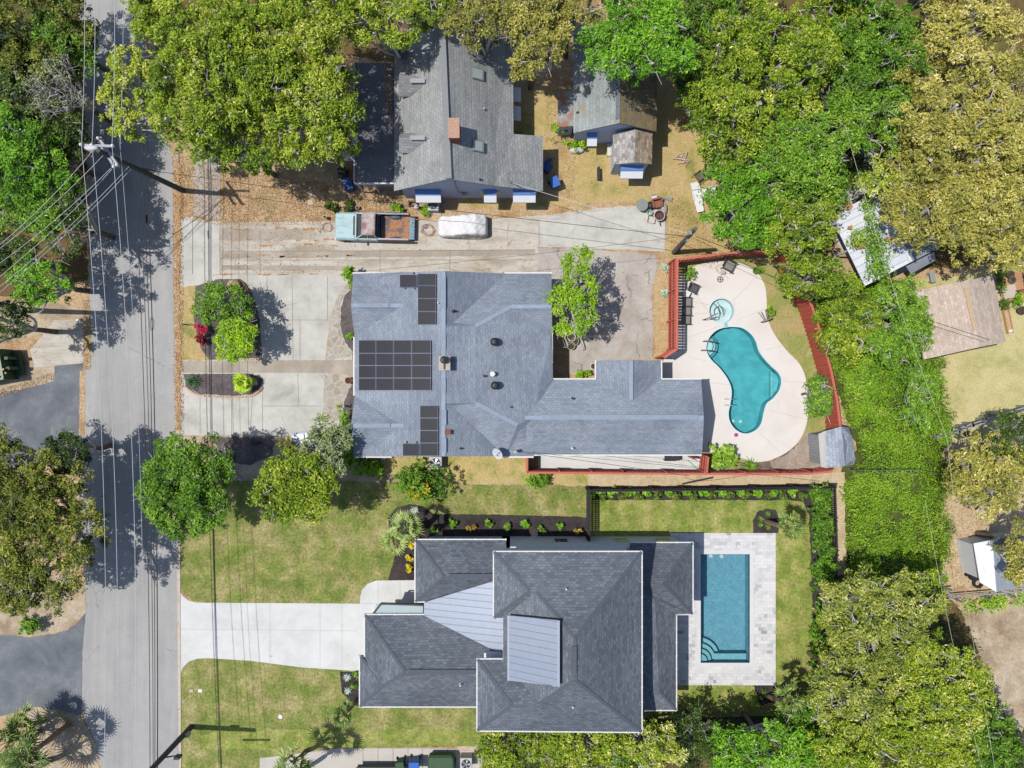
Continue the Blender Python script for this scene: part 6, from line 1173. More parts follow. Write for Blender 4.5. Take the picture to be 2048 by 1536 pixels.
palm('low fan palm in the lower front island', 486, 764, .9, .9, 11, n=22, r0=.1, tint=.6, mat=L_LIME)
rosette('dark sago palm in the lower front island near the street', 386, 763, .6, .75, 20, L_SAGO, 60, .06, 'sago_palm')
rosette('yellow striped yucca beside the round lime shrub', 486, 704, .7, .75, 21, L_LIME, 34, .08, 'yucca')
rosette('green sago palm at the bottom of the pool deck', 1500, 932, .7, .75, 22, L_GREEN, 60, .06, 'sago_palm', tint=.6)
for i, (x, y) in enumerate(((1333, 536), (1331, 586))): rosette(['blue grey agave at the upper end of the red slatted fence', 'lower blue grey agave against the red slatted fence'][i], x, y, .5, .55, 24 + i, L_AGAVE, 24, .1, group='agaves along the red fence')
for i, (x, y) in enumerate(((829, 1021), (808, 1032), (793, 1042), (786, 1062))): rosette('silvery yucca, %s of four in the round mulch bed' % ['topmost', 'second from top', 'third from top', 'lowest'][i], x, y, .9, .38, 30 + i, L_AGAVE, 28, .06, 'yucca', group='silvery yuccas in the mulch bed', tint=.9)
for i, (x, y) in enumerate(((694, 1355), (695, 1382))): rosette(['upper pale yucca in the mulch by the garage', 'lower pale yucca in the mulch by the garage'][i], x, y, .4, .35, 36 + i, L_AGAVE, 26, .06, 'yucca', group='pale yuccas by the garage', tint=.9)
shrub('small green tuft at the top of the mulch beside the garage', 712, 1350, 6, 6, .4, L_GREEN, 301); shrub('small green tuft lower in the mulch beside the garage', 710, 1370, 6, 5, .4, L_GREEN, 302)
for i, (x, y) in enumerate(((1536, 1028), (1522, 1038), (1521, 1050), (1536, 1055), (1528, 1384), (1522, 1396))): rosette('little green %s tuft in the mulch %s' % (['top', 'left', 'low left', 'low right', 'upper', 'lower'][i], 'round the upper leaning palm' if i < 4 else 'round the lower leaning palm'), x, y, .3, .28, 310 + i, L_GREEN, 20, .05, 'liriope', group='tufts round the leaning palms')
# ------------------------------------------------------------------ poles and wires
def pole(label, base, top_px, ztop, r, mat, arms=(), extras=True):
    g = Vector(W(*base)); tp = Vector(W(*top_px, ztop)); t = thing('utility_pole', label, 'utility pole', g)
    b = MB(); b.tube([tuple(g), tuple((g + tp) / 2), tuple(tp)], r, 12, r * .68); b.build('shaft', mat, t)
    for (x0, y0, x1, y1, z) in arms:
        b = MB(); a = Vector(W(x0, y0, z)); c = Vector(W(x1, y1, z)); b.beam(a, c, .14, .14); arm = b.build('crossarm', mat_plain('grey_crossarm', P(186, 184, 196), .8) if 'grey_crossarm' not in MATS else MATS['grey_crossarm'], t)
        for f in (.02, .35, .98):
            b = MB(); m_ = a + (c - a) * f; b.cyl(m_.x, m_.y, z, .05, .12, .09, 10); b.cyl(m_.x, m_.y, z + .12, .09, .06, .05, 10); b.build('insulator', PLAST, arm)
    return t, tp
p1, tp1 = pole('tall utility pole with crossarms and cobra lamp by the leaf littered verge, the upper one', (366, 381), (196, 301), 9.4, .19, WOODG, [(162, 290, 228, 292, 9.3), (197, 276, 236, 332, 8.7), (206, 296, 229, 335, 8.3)])
b = MB(); lp = W(193, 300, 9.0); b.ell((lp[0] - .1, lp[1] + .02, 9.35), (.42, .18, .12), 12, 8); l_ = b.build('lamp_head', mat_plain('lamp_grey', P(206, 208, 212), .5), p1, smooth=True)
b = MB(); q = W(240, 318, 7.6); b.cyl(q[0] - .32, q[1] + .1, 7.1, .2, .75, n=14); b.build('transformer', METAL, p1)
b = MB(); s_ = W(283, 337, 5.3); b.beam(s_, (s_[0] + .75, s_[1] - .12, 5.3), .06, .06); b.build('standoff', DKMET, p1)
p2, tp2 = pole('tall utility pole at the bottom edge of the lower front lawn', (383, 1453), (226, 1620), 9.8, .2, WOODG, [(205, 1640, 268, 1640, 9.6)])
b = MB(); a = Vector(W(360, 1470, 1.2)); b.build if 0 else None
g2 = Vector(W(383, 1453)); u2 = (tp2 - g2).normalized(); m_ = g2 + u2 * 4.2
b.beam(m_, m_ + Vector((1.1, .2, .1)), .07, .07); b.box(m_.x + 1.1, m_.y + .15, m_.z - .1, .35, .14, .5); b.build('standoff', DKMET, p2)
b = MB(); m_ = g2 + u2 * .9; b.box(m_.x + .25, m_.y, m_.z, .25, .2, .5); b.build('cable_box', METAL, p2)
p3, tp3 = pole('short weathered utility pole behind the north end of the red slatted fence', (1348, 505), (1391, 457), 6.6, .19, WOODP)
b = MB(); b.box(tp3.x - .25, tp3.y - .2, tp3.z - .7, .2, .2, .45); b.cyl(tp3.x - .2, tp3.y - .5, tp3.z - 1.4, .08, .3, n=8); b.build('cable_box', METAL, p3)
p4, tp4 = pole('utility pole standing at the left edge by the dry verge', (58, 621), (-60, 595), 8.6, .2, WOODG, [(-80, 560, -50, 630, 8.4)])
rk = Vector(W(1030, 903, 3.7))
def wire(label, a, c, sag, r=.013, mat=None, grp=None, n=14, mid=None):
    a = Vector(a); c = Vector(c); pts = []
    for i in range(n + 1):
        t = i / n; p = a + (c - a) * t; p.z -= sag * 4 * t * (1 - t); pts.append(tuple(p))
    b = MB(); b.tube(pts, r, 5); o = b.build('power_line', mat or WIREA, loc=a); return tag(o, label, 'power line', grp)
A = WIREA
xN = ((161, 163, 205), (182, 184, 231), (221, 224, 267), (240, 240, 282)); nm = ['westernmost', 'second from the west', 'third from the west', 'easternmost']
for i, (x0, x1, x2) in enumerate(xN):
    z = 9.45 if i < 3 else 8.4
    wire('pale wire running north from the upper pole, %s of four' % nm[i], W(x0, -260, z), W(x1, 291, z), .35, .016, A, 'wires along the road north of the pole')
    wire('pale wire over the road between the two tall poles, %s of four' % nm[i], W(x1, 291, z), W(x2, 1650, z), 1.15, .015 if i < 3 else .011, A, 'wires along the road south of the pole')
for i, (x0, x1, z, r_) in enumerate(((283, 300, 5.0, .022), (292, 306, 5.0, .02), (300, 309, 4.8, .022), (307, 314, 4.7, .032))):
    wire('black cable low over the road, %s of four' % nm[i], W(x0 - 20, -260, z), W(x0 - 14, 330, z), .3, r_, WIREB, 'black cables north of the pole')
    wire('long black cable over the road between the poles, %s of four' % nm[i], W(x0 - 14, 330, z), W(x1, 1650, z + .1), .55, r_, WIREB, 'black cables south of the pole')
b = MB(); q = W(304, 648, 4.35)
b.tube([(q[0] + .13 * math.cos(t * math.pi / 6), q[1] + .42 * math.sin(t * math.pi / 6), 4.35) for t in range(13)], .02, 4); o = b.build('cable_loop', WIREB, loc=q); tag(o, 'black slack loop hanging on the thickest road cable', 'cable loop')
b = MB(); q = W(293, 443, 4.6); b.cyl(q[0], q[1], 4.55, .01, .01); b = MB(); b.tube([W(293, 430, 4.5), W(294, 447, 4.5)], .07, 8); tag(b.build('splice_case', WIREB, loc=q), 'black splice case on a low road cable near the upper pole', 'splice case')
for i, (x0, y0, z0, x1, y1) in enumerate(((183, 304, 9.2, -70, 545), (207, 310, 8.6, -80, 555), (222, 336, 8.2, -70, 575), (224, 338, 8.0, -60, 600), (258, 333, 6.8, -60, 620), (262, 338, 6.6, -70, 640))):
    wire('pale wire slanting down left from the upper pole, number %d from the top' % (i + 1), W(x0, y0, z0), W(x1, y1, 8.0), .5, .013, A, 'wires slanting to the left edge pole')
wire('black cable crossing above the old house driveway to the short pole', W(262, 335, 5.6), W(1386, 474, 6.0), .9, .017, WIREB)
wire('thin service wire from the old house corner to the short pole', W(1025, 366, 4.1), W(1388, 470, 6.1), .3, .015, WIREA)
wire('thin grey wire crossing the driveway below the pickup to the short pole', W(1388, 470, 5.8), W(700, 545, 5.4), .6, .01, WIREB)
wire('service cable from the ranch roof mast over the side patio', rk, W(1380, 952, 5.0), .3, .016, WIREB)
wire('second service cable from the ranch roof over the white patio', W(1140, 912, 3.6), W(1640, 962, 5.0), .3, .012, WIREB)
wire('black cable from the short pole over the pool fence to the right', W(1390, 472, 6.2), W(1980, 680, 5.4), .5, .018, WIREB)
wire('second black cable from the short pole over the kidney pool yard', W(1388, 476, 5.9), W(1850, 690, 4.6), .6, .014, WIREB)
wire('long pale wire over the vines, upper span', W(1690, 250, 7.0), W(1895, 880, 7.0), .5, .012, mat_plain('pale_green_wire', P(190, 198, 166), .6))
wire('long pale wire over the vines, lower span', W(1895, 880, 7.0), W(2010, 1640, 7.0), .5, .012, MATS['pale_green_wire'])
wire('second long pale wire over the bottom right oaks', W(1850, 1000, 7.4), W(1990, 1640, 7.2), .4, .01, MATS['pale_green_wire'])
# ------------------------------------------------------------------ pickup truck
def placed(name, label, cat, px, py, rz, group=None, z=0):
    t = thing(name, label, cat, (0, 0, 0), group); q = W(px, py, z); t['_p'] = (q[0], q[1], z, rz); return t
def settle(t):
    x, y, z, rz = t['_p']; t.location = (x, y, z); t.rotation_euler = (0, 0, rz); del t['_p']; return t
TEAL = mat_ground('faded_turquoise_paint', [(.3, P(150, 182, 192)), (.5, P(172, 204, 212)), (.7, P(198, 222, 226))], 1.2, 6, .93, 1.06, 0, .01, .4)
ROOFR = mat_ground('rust_worn_roof_paint', [(.3, P(196, 206, 200)), (.42, P(190, 176, 174)), (.52, P(160, 116, 118)), (.7, P(146, 98, 106))], .9, 5, .9, 1.1, 0, .01, .5)
NAVY = mat_plain('dark_worn_paint', P(58, 60, 84), .5, 0, .15)
TYRE = mat_plain('tyre_rubber', P(44, 44, 46), .8); CHROME = mat_plain('chrome', P(216, 218, 222), .2, .8, .03)
def loft(b, secs):      # secs: list of (x, [(y,z)...]) closed rings with the same count
    n = len(secs[0][1]); vv = [(x, y, z) for x, r_ in secs for y, z in r_]
    fs = [(i * n + k, i * n + (k + 1) % n, (i + 1) * n + (k + 1) % n, (i + 1) * n + k) for i in range(len(secs) - 1) for k in range(n)]
    fs += [tuple(range(n - 1, -1, -1)), tuple(range((len(secs) - 1) * n, len(secs) * n))]
    b.add(vv, fs)
def body_ring(w, z0, z1, rnd=.12): return [(-w, z0), (w, z0), (w, z1 - rnd), (w - rnd, z1), (-w + rnd, z1), (-w, z1 - rnd)]
t = placed('pickup_truck', 'old faded turquoise pickup truck with a rusty roof and leaves in its bed', 'pickup', 751, 459, R(-1.2))
b = MB(); loft(b, [(-2.62, body_ring(.78, .45, .86, .1)), (-2.56, body_ring(.92, .42, .96)), (-2.2, body_ring(.95, .42, 1.03)), (-1.25, body_ring(.96, .42, 1.08)), (-1.2, body_ring(.96, .42, 1.05)), (.35, body_ring(.96, .42, 1.05))]); body = b.build('body', TEAL, t, smooth=False, bevel=.02)
b = MB(); b.beam((-2.45, 0, 1.062), (-1.3, 0, 1.105), .04, .03); b.box(-1.85, .5, 1.045, 1.1, .02, .02); b.box(-1.85, -.5, 1.045, 1.1, .02, .02); b.build('hood_crease', TEAL, body)
b = MB(); b.box(-1.28, 0, 1.07, .1, 1.3, .02); b.build('cowl_vent', DKMET, body)
b = MB(); cab = [(-1.12, .86, 1.04), (.3, .86, 1.04), (.22, .70, 1.62), (-.62, .70, 1.62)]
vv = [(x, y, z) for x, y, z in cab] + [(x, -y, z) for x, y, z in cab]; b.add(vv, [(0, 1, 2, 3), (7, 6, 5, 4), (0, 3, 7, 4), (1, 5, 6, 2)]); b.build('window_glass', GLASS, t)
b = MB(); loft(b, [(-.66, body_ring(.66, 1.6, 1.66, .03)), (-.6, body_ring(.74, 1.6, 1.7, .05)), (.2, body_ring(.74, 1.6, 1.7, .05)), (.28, body_ring(.68, 1.6, 1.66, .03))]); b.build('roof', ROOFR, t)
b = MB()
for s_ in (-1, 1):
    b.beam((-1.14, .88 * s_, 1.06), (-.62, .72 * s_, 1.64), .05, .05); b.beam((.32, .88 * s_, 1.06), (.24, .72 * s_, 1.64), .09, .05); b.beam((-.3, .87 * s_, 1.06), (-.28, .73 * s_, 1.62), .04, .04); b.beam((-1.14, .88 * s_, 1.08), (.34, .88 * s_, 1.08), .05, .03)
b.beam((-1.16, -.88, 1.08), (-1.16, .88, 1.08), .05, .03); b.build('pillar', mat_plain('pale_turquoise', P(206, 226, 228), .4), t)
b = MB(); b.box(1.5, 0, .5, 2.05, 1.62, .06); bed = b.build('bed_floor', mat_ground('leafy_bed', [(.3, P(104, 96, 104)), (.48, P(132, 116, 112)), (.56, P(196, 140, 98)), (.7, P(150, 118, 96))], 1.4, 9, .8, 1.3, .5, .03), t)
for s_ in (-1, 1):
    b = MB(); b.box(1.42, .9 * s_, .42, 2.15, .14, .68, taper=1); b.build('bed_side', NAVY, t, bevel=.02)
    b = MB(); b.box(1.42, .87 * s_, 1.1, 2.1, .1, .04); b.build('bed_rail', CHROME, t)
    b = MB(); b.ell((1.5, .74 * s_, .56), (.42, .16, .24)); b.build('wheel_arch', mat_plain('grey_arch', P(96, 104, 120), .6), t)
b = MB(); b.box(.43, 0, .42, .1, 1.8, .7); b.build('bed_front', NAVY, t)
b = MB(); b.box(2.62, 0, .5, .34, 1.5, .05, 0, 0, .15)
tg = b.build('tailgate', mat_plain('worn_blue_tailgate', P(140, 172, 190), .5, 0, .15, 3), t)
b = MB()
for k in range(6): b.cyl(2.7, -.62 + k * .25, .545, .035, .01, n=8)
b.build('bolt_hole', DKMET, tg)
b = MB(); b.beam((2.5, .1, .6), (2.66, .5, .62), .02, .02); b.build('chain', CHROME, tg)
for x in (-1.85, 1.5):
    for s_ in (-1, 1):
        b = MB(); vv = [(x + .36 * math.cos(k * math.pi / 8), yy, .36 + .36 * math.sin(k * math.pi / 8)) for yy in (.74 * s_, .96 * s_) for k in range(16)]; b.add(vv, [(k, (k + 1) % 16, 16 + (k + 1) % 16, 16 + k) for k in range(16)] + [tuple(range(16)), tuple(range(31, 15, -1))]); w_ = b.build('wheel', TYRE, t)
b = MB(); b.box(-2.64, 0, .42, .1, 1.8, .16); b.build('bumper', CHROME, t)
for s_ in (-1, 1):
    b = MB(); b.box(-1.0, 1.05 * s_, 1.08, .1, .2, .14); b.build('mirror', DKMET, t)
settle(t)
# covered car
t = placed('covered_car', 'small car under a wrinkled white cover on the old house driveway', 'covered car', 927, 456, R(1))
rngc = np.random.default_rng(5); NX, NY = 46, 24; vv = []; 
def prof_h(u):  # along the car, u 0..1
    pts = [(0, .5), (.02, .68), (.1, .78), (.28, .84), (.38, 1.0), (.5, 1.28), (.76, 1.3), (.88, 1.08), (.97, .92), (1, .5)]
    for (a, ha), (c, hc) in zip(pts, pts[1:]):
        if u <= c: return ha + (hc - ha) * (u - a) / (c - a)
    return .3
b = MB()
for i in range(NX + 1):
    u = i / NX; hw = .76 * (1 - abs(2 * u - 1) ** 14 * .3) * (.95 + .05 * u)
    for j in range(NY + 1):
        v = -1 + 2 * j / NY; s_ = abs(v); h = prof_h(u)
        if s_ < .62: y = v * 1.42; z = h * (1 - .05 * s_ ** 2)
        elif s_ < .8: y = math.copysign(.88 + (s_ - .62) * .5, v); z = h * (.98 - (s_ - .62) * .9)
        else: y = math.copysign(.97 + (s_ - .8) * .25, v); z = h * .818 * (1 - (s_ - .8) / .2) + .06
        y *= hw; wr = .018 * math.sin(u * 31 + v * 6) + .015 * math.sin(u * 57 - v * 14) + .022 * math.sin(v * 19 + u * 9) * (s_ > .5)
        vv.append((-1.72 + 3.44 * u, y + wr * .8, z + wr))
fs = [(i * (NY + 1) + j, (i + 1) * (NY + 1) + j, (i + 1) * (NY + 1) + j + 1, i * (NY + 1) + j + 1) for i in range(NX) for j in range(NY)]
b.add(vv, fs); b.build('cover', mat_plain('white_car_cover', P(236, 236, 238), .7, 0, .03), t, smooth=True)
b = MB(); b.tube([(-1.3, -.72, .5), (-.8, -.76, .56), (.2, -.8, .5), (1.0, -.82, .48), (1.6, -.72, .5)], .02, 4); b.build('tie_cord', METAL, t); settle(t)
# hoses on the drive
def curl(name, label, cx, cy, r, n, mat, seed, rad=.014):
    rg = random.Random(seed); pts = []
    for i in range(n):
        a = i * .9; pts.append(W(cx + r * math.cos(a) * rg.uniform(.5, 1.1), cy + r * .8 * math.sin(a) * rg.uniform(.5, 1.1), .07 + rg.uniform(0, .05)))
    b = MB(); b.tube(catmull(pts, False, 5), rad, 5); tag(b.build(name, mat, loc=W(cx, cy)), label, 'hose')
HOSE = mat_plain('tan_hose', P(200, 156, 128), .6); curl('garden_hose', 'tangled tan garden hose between the pickup and the covered car', 857, 461, 15, 34, HOSE, 1); curl('garden_hose', 'pale hose coil in front of the pickup hood', 655, 455, 12, 22, HOSE, 2, .012); curl('garden_hose', 'small blue hose coil behind the pickup', 851, 453, 6, 12, BLUEB, 3)
# ------------------------------------------------------------------ air conditioners
ACB = mat_plain('ac_casing', P(206, 206, 202), .6, 0, .05)
def ac(label, px, py, w=.85, z=.85):
    t = placed('air_conditioner', label, 'air conditioner', px, py, 0, z=0); b = MB(); b.box(0, 0, 0, w, w, z); bd = b.build('casing', ACB, t, bevel=.03)
    b = MB(); b.cyl(0, 0, z + .003, w * .4, .02, n=24); b.build('fan_opening', DKMET, bd)
    b = MB()
    for k in range(5):
        a = k * 2 * math.pi / 5; c, s = math.cos(a), math.sin(a); b.add([(0, 0, z + .05), (w * .36 * c - w * .1 * s, w * .36 * s + w * .1 * c, z + .04), (w * .36 * c + w * .1 * s, w * .36 * s - w * .1 * c, z + .06)], [(0, 1, 2)])
    b.cyl(0, 0, z + .04, w * .09, .03, n=10); b.build('fan_blade', METAL, bd)
    b = MB(); b.box(0, 0, -.0, w + .25, w + .25, .05); b.build('base_pad', KERBM, t); t['_p'] = (*W(px, py, z)[:2], 0, 0); settle(t); return t
ac('air conditioner standing by the large green bush under the ranch house eave', 871, 926); ac('air conditioner beside the old house wall above the driveway', 866, 410, .75); ac('air conditioner near the brick pad at the bottom edge', 932, 1528, .8)
# ------------------------------------------------------------------ bins, containers
def bin_(label, px, py, rz, mat, s=1.0, group=None, lidc=None, name='trash_bin'):
    t = placed(name, label, 'bin', px, py, rz, group); b = MB(); b.box(0, 0, .08, .5 * s, .58 * s, .9 * s, taper=1.15); b.build('body', mat, t, bevel=.02)
    b = MB(); b.box(.0, 0, .98 * s, .64 * s, .74 * s, .07, 0, .05); b.cyl(-.0, .36 * s, 1.0 * s, .04, .03); b.build('lid', lidc or mat, t, bevel=.03)
    for s_ in (-1, 1):
        b = MB(); b.tube([(s_ * .28 * s, .3 * s, .12), (s_ * .34 * s, .3 * s, .12)], .12 * s, 10); b.build('wheel', TYRE, t)
    return settle(t)
bin_('dark blue bin at the street side corner of the porch wall', 701, 376, .3, BLUEP, 1.05); bin_('black bin half hidden under the tree left of the porch', 690, 352, .1, DKMET, .9)
bin_('blue bin tipped beside the right wall of the old house', 1108, 371, .4, BLUEB, .95); bin_('dark blue bin in the shadow above the tipped blue bin', 1093, 340, .8, BLUEP, .9)
bin_('bright blue bin beside the trailer at the bottom edge', 832, 1520, .0, BLUEB, 1.1); bin_('dark green bin left of the bright blue bin at the bottom edge', 804, 1521, .2, GREENP, .9)
t = placed('dumpster', 'green open dumpster full of scrap lumber at the left edge', 'dumpster', -16, 738, R(10))
b = MB(); L_, B_, H_ = 3.6, 2.0, 1.5
b.box(L_ / 2, 0, .15, .1, B_, H_); b.box(-L_ / 2, 0, .15, .1, B_, H_); b.box(0, B_ / 2, .15, L_, .1, H_); b.box(0, -B_ / 2, .15, L_, .1, H_); b.box(0, 0, .1, L_, B_, .08); b.build('body', GREENP, t)
b = MB()
for s_ in (-1, 1): b.box(0, s_ * B_ / 2, 1.66, L_ + .1, .14, .07); b.box(s_ * L_ / 2, 0, 1.665, .14, B_, .07)
b.build('rim', mat_plain('pale_rim', P(150, 168, 150), .6), t)
b = MB(); b.box(L_ / 2 + .22, .35, .3, .4, .2, 1.2); b.box(L_ / 2 + .22, -.35, .3, .4, .2, 1.2); b.box(L_ / 2 + .3, 0, .2, .55, 1.7, .3); b.build('hook_frame', GREENP, t)
b = MB(); rg = random.Random(9)
for k in range(34): b.box(rg.uniform(-1.3, 1.3), rg.uniform(-.7, .7), 1.1 + rg.uniform(0, .5), rg.uniform(.6, 1.6), .12, .04, rg.uniform(-.35, .35), rg.uniform(-.1, .1), rg.uniform(-.2, .2))
lum = b.build('scrap_lumber', TANW, loc=(0, 0, 0)); tag(lum, 'loose scrap boards heaped inside the green dumpster', 'lumber')
q = t['_p']; lum.location = (q[0], q[1], 0); lum.rotation_euler = (0, 0, q[3]); settle(t)
t = placed('pallet_stack', 'small white object lying on the verge corner at the left drive', 'box', 159, 641, .2); b = MB(); b.box(0, 0, .03, .32, .18, .12); b.build('box_body', PLAST, t, bevel=.02); settle(t); t.name = 'white_box'
# ------------------------------------------------------------------ vehicles at the bottom edge
t = placed('utility_trailer', 'dark open utility trailer parked on the grey drive at the bottom edge', 'trailer', 768, 1546, 0)
b = MB(); b.box(0, 0, .5, 3.4, 1.7, .06); b.build('bed_floor', mat_plain('trailer_floor', P(92, 94, 88), .8), t)
b = MB()
for s_ in (-1, 1): b.beam((-1.7, .85 * s_, .85), (1.7, .85 * s_, .85), .05, .06); b.box(0, .85 * s_, .5, 3.4, .03, .3)
for s_ in (-1, 1): b.beam((1.7 * s_, -.85, .85), (1.7 * s_, .85, .85), .05, .06)
b.build('side_rail', DKMET, t)
b = MB(); b.beam((-1.7, .6, .55), (-2.6, 0.1, .5), .08, .08); b.beam((-1.7, -.6, .55), (-2.6, 0, .5), .08, .08); b.build('drawbar', METAL, t); settle(t)
for s_ in (-1, 1):
    pass
t = placed('pickup_truck', 'green pickup nose down at the bottom edge with a pale windscreen shade', 'pickup', 885, 1560, R(90))
b = MB(); loft(b, [(-2.5, body_ring(.9, .4, .95)), (.2, body_ring(.95, .4, 1.0)), (1.0, body_ring(.95, .4, 1.0)), (2.0, body_ring(.9, .4, .95)), (2.15, body_ring(.8, .4, .8))]); b.build('body', GREENP, t, bevel=.03)
b = MB(); loft(b, [(-.9, body_ring(.78, .98, 1.5, .06)), (.5, body_ring(.72, .98, 1.5, .06)), (1.05, body_ring(.85, .98, 1.02, .01))]); b.build('window_glass', mat_plain('green_glass', P(96, 112, 104), .15), t)
b = MB(); loft(b, [(-.85, body_ring(.74, 1.5, 1.56, .02)), (.45, body_ring(.7, 1.5, 1.56, .02))]); b.build('roof', PLAST, t)
for x in (-1.6, 1.4):
    for s_ in (-1, 1): b = MB(); b.tube([(x, .72 * s_, .34), (x, .95 * s_, .34)], .34, 14); b.build('wheel', TYRE, t)
for s_ in (-1, 1): b = MB(); b.box(.85, 1.05 * s_, 1.0, .1, .2, .14); b.build('mirror', DKMET, t)
settle(t)
t = placed('parked_car', 'white car roof showing at the bottom edge beside the palm shadow', 'car', 695, 1566, 0)
b = MB(); loft(b, [(-1.9, body_ring(.8, .35, .8)), (-1.0, body_ring(.86, .35, .95)), (1.2, body_ring(.86, .35, .95)), (1.9, body_ring(.8, .35, .8))]); b.build('body', PLAST, t, bevel=.03)
b = MB(); loft(b, [(-1.1, body_ring(.74, .93, .98, .02)), (-.5, body_ring(.66, .93, 1.38, .05)), (.7, body_ring(.66, .93, 1.38, .05)), (1.4, body_ring(.74, .93, .98, .02))]); b.build('window_glass', GLASS, t)
b = MB(); loft(b, [(-.5, body_ring(.62, 1.38, 1.42, .02)), (.65, body_ring(.62, 1.38, 1.42, .02))]); b.build('roof', PLAST, t)
for x in (-1.2, 1.2):
    for s_ in (-1, 1): b = MB(); b.tube([(x, .66 * s_, .3), (x, .87 * s_, .3)], .3, 14); b.build('wheel', TYRE, t)
settle(t)
t = placed('parked_van', 'white vehicle front poking out from the grey green bush beside the forecourt', 'car', 612, 880, R(8))
b = MB(); loft(b, [(-.85, body_ring(.5, .3, .55)), (-.7, body_ring(.62, .25, .75)), (.9, body_ring(.65, .25, .85))]); b.build('body', mat_plain('pale_blue_white', P(206, 214, 232), .4), t, bevel=.03)
b = MB(); b.box(-.1, 0, .86, .5, 1.0, .02, 0, 0, -.1); b.build('window_glass', mat_plain('pale_glass', P(170, 184, 210), .2), t); b = MB(); b.tube([(-.4, -.6, .2), (-.4, .6, .2)], .2, 12); b.build('wheel', TYRE, t); settle(t); t['category'] = 'cart'; t.name = 'golf_cart'; t['label'] = 'low white cart half hidden by the grey green bush at the forecourt corner'
# ------------------------------------------------------------------ pots
def pot(label, px, py, r, mat, h=.4, group=None, plant=None):
    t = placed('plant_pot', label, 'plant pot', px, py, 0, group); b = MB(); b.lathe(0, 0, [(0, 0), (r * .7, 0), (r, h), (r * .86, h), (r * .8, h - .05), (0, h - .06)]); b.build('pot', mat, t)
    b = MB(); b.cyl(0, 0, h - .1, r * .82, .05, n=14); b.build('soil', SOIL, t); return settle(t)
pot('large pale pot at the top of the cluster by the cracked drive', 1142, 675, .3, POTW); pot('round pot right in the cluster by the cracked drive', 1149, 683, .27, mat_plain('olive_pot', P(178, 172, 144), .8)); pot('lower pot in the cluster by the cracked drive', 1141, 692, .3, MATS['olive_pot']); pot('small left pot in the cluster by the cracked drive', 1135, 684, .22, MATS['olive_pot'])
pot('white round pot at the corner of the ranch house notch', 1186, 733, .22, POTW); pot('terracotta pot on the flagstones beside the ranch front wall', 699, 761, .24, TERRAP)
pot('small white pot among the litter yard shrubs', 716, 417, .14, POTW, .3); pot('small white pot below the cottage porch', 1237, 348, .15, POTW, .3); pot('dark pot on the terracotta patio at the right edge', 2014, 550, .28, mat_plain('dark_pot', P(96, 84, 78), .8)); pot('grey green planter below the dark pot on the terracotta patio', 2019, 561, .26, mat_plain('greenish_pot', P(150, 148, 120), .8)); pot('round dark tub beside the raised bed at the right edge', 2037, 622, .3, MATS['dark_pot']); pot('white propane like pot in front of the pickup', 653, 437, .12, POTW, .5)
# ------------------------------------------------------------------ pool furniture
FR = mat_plain('dark_bronze_frame', P(84, 80, 80), .5, .2); SL = mat_boards('grey_sling', P(150, 146, 138), P(142, 138, 132), .05, 'u', .8, .2, .05, 0, .8); SLD = mat_plain('dark_sling', P(92, 90, 98), .8)
def chair(name, label, sm, group=None):
    t = thing(name, label, 'chair', (0, 0, 0), group)
    b = MB(); b.add([(-.26, -.25, .42), (.26, -.25, .44), (.26, .25, .44), (-.26, .25, .42)], [(0, 1, 2, 3)]); b.add([(-.26, -.25, .39), (.26, -.25, .41), (.26, .25, .41), (-.26, .25, .39)], [(3, 2, 1, 0)]); b.build('seat', sm, t)
    b = MB(); b.add([(-.27, -.25, .44), (-.27, .25, .44), (-.42, .25, .92), (-.42, -.25, .92)], [(0, 1, 2, 3)]); b.build('backrest', sm, t)
    for s_ in (-1, 1):
        b = MB(); b.tube([(-.44, .27 * s_, .94), (-.28, .28 * s_, .45), (.28, .28 * s_, .46), (.28, .28 * s_, 0)], .02, 6); b.build('leg', FR, t)
        b = MB(); b.tube([(-.3, .28 * s_, .44), (-.36, .28 * s_, 0)], .02, 6); b.build('leg', FR, t)
        b = MB(); b.tube([(-.36, .3 * s_, .66), (.3, .3 * s_, .66), (.3, .3 * s_, .45)], .025, 6); b.build('armrest', FR, t)
    b = MB(); b.tube([(-.44, -.27, .94), (-.44, .27, .94)], .02, 6); b.build('crossbar', FR, t); b = MB(); b.tube([(.28, -.27, .45), (.28, .27, .45)], .02, 6); b.build('crossbar', FR, t); return t
c1 = chair('patio_chair', 'grey sling patio chair by the red slatted fence, topmost of the row of three', SL, 'chairs in a row by the red slatted fence')
for (x, y, rz, l_, g_) in ((1373, 622, 0, 'middle grey sling chair in the row by the red slatted fence', 1), (1372, 640, 0, 'lowest grey sling chair in the row by the red slatted fence', 1), (1458, 532, R(-28), 'large patio chair at the north edge of the kidney pool deck', 0)):
    c = copy_tree(c1); q = W(x, y, .4); c.location = (q[0], q[1], 0); c.rotation_euler = (0, 0, rz); c['label'] = l_
    if not g_:
        del c['group']; c.scale = (1.2, 1.2, 1.1)
q = W(1374, 604, .4); c1.location = (q[0], q[1], 0)
c = chair('patio_chair', 'dark tilted patio chair beside the white side table', SLD); q = W(1387, 577, .4); c.location = (q[0], q[1], 0); c.rotation_euler = (0, 0, R(-24))
t = placed('side_table', 'small white topped side table between the dark chair and the row of grey chairs', 'table', 1371, 589, R(-30)); b = MB(); b.box(0, 0, .42, .42, .42, .04); b.build('tabletop', PLAST, t, bevel=.01)
for sx in (-1, 1):
    for sy in (-1, 1): b = MB(); b.box(sx * .17, sy * .17, 0, .04, .04, .42); b.build('leg', FR, t)
settle(t)
t = placed('umbrella_base', 'round pale umbrella base near the large patio chair', 'umbrella base', 1440, 559, 0); b = MB()
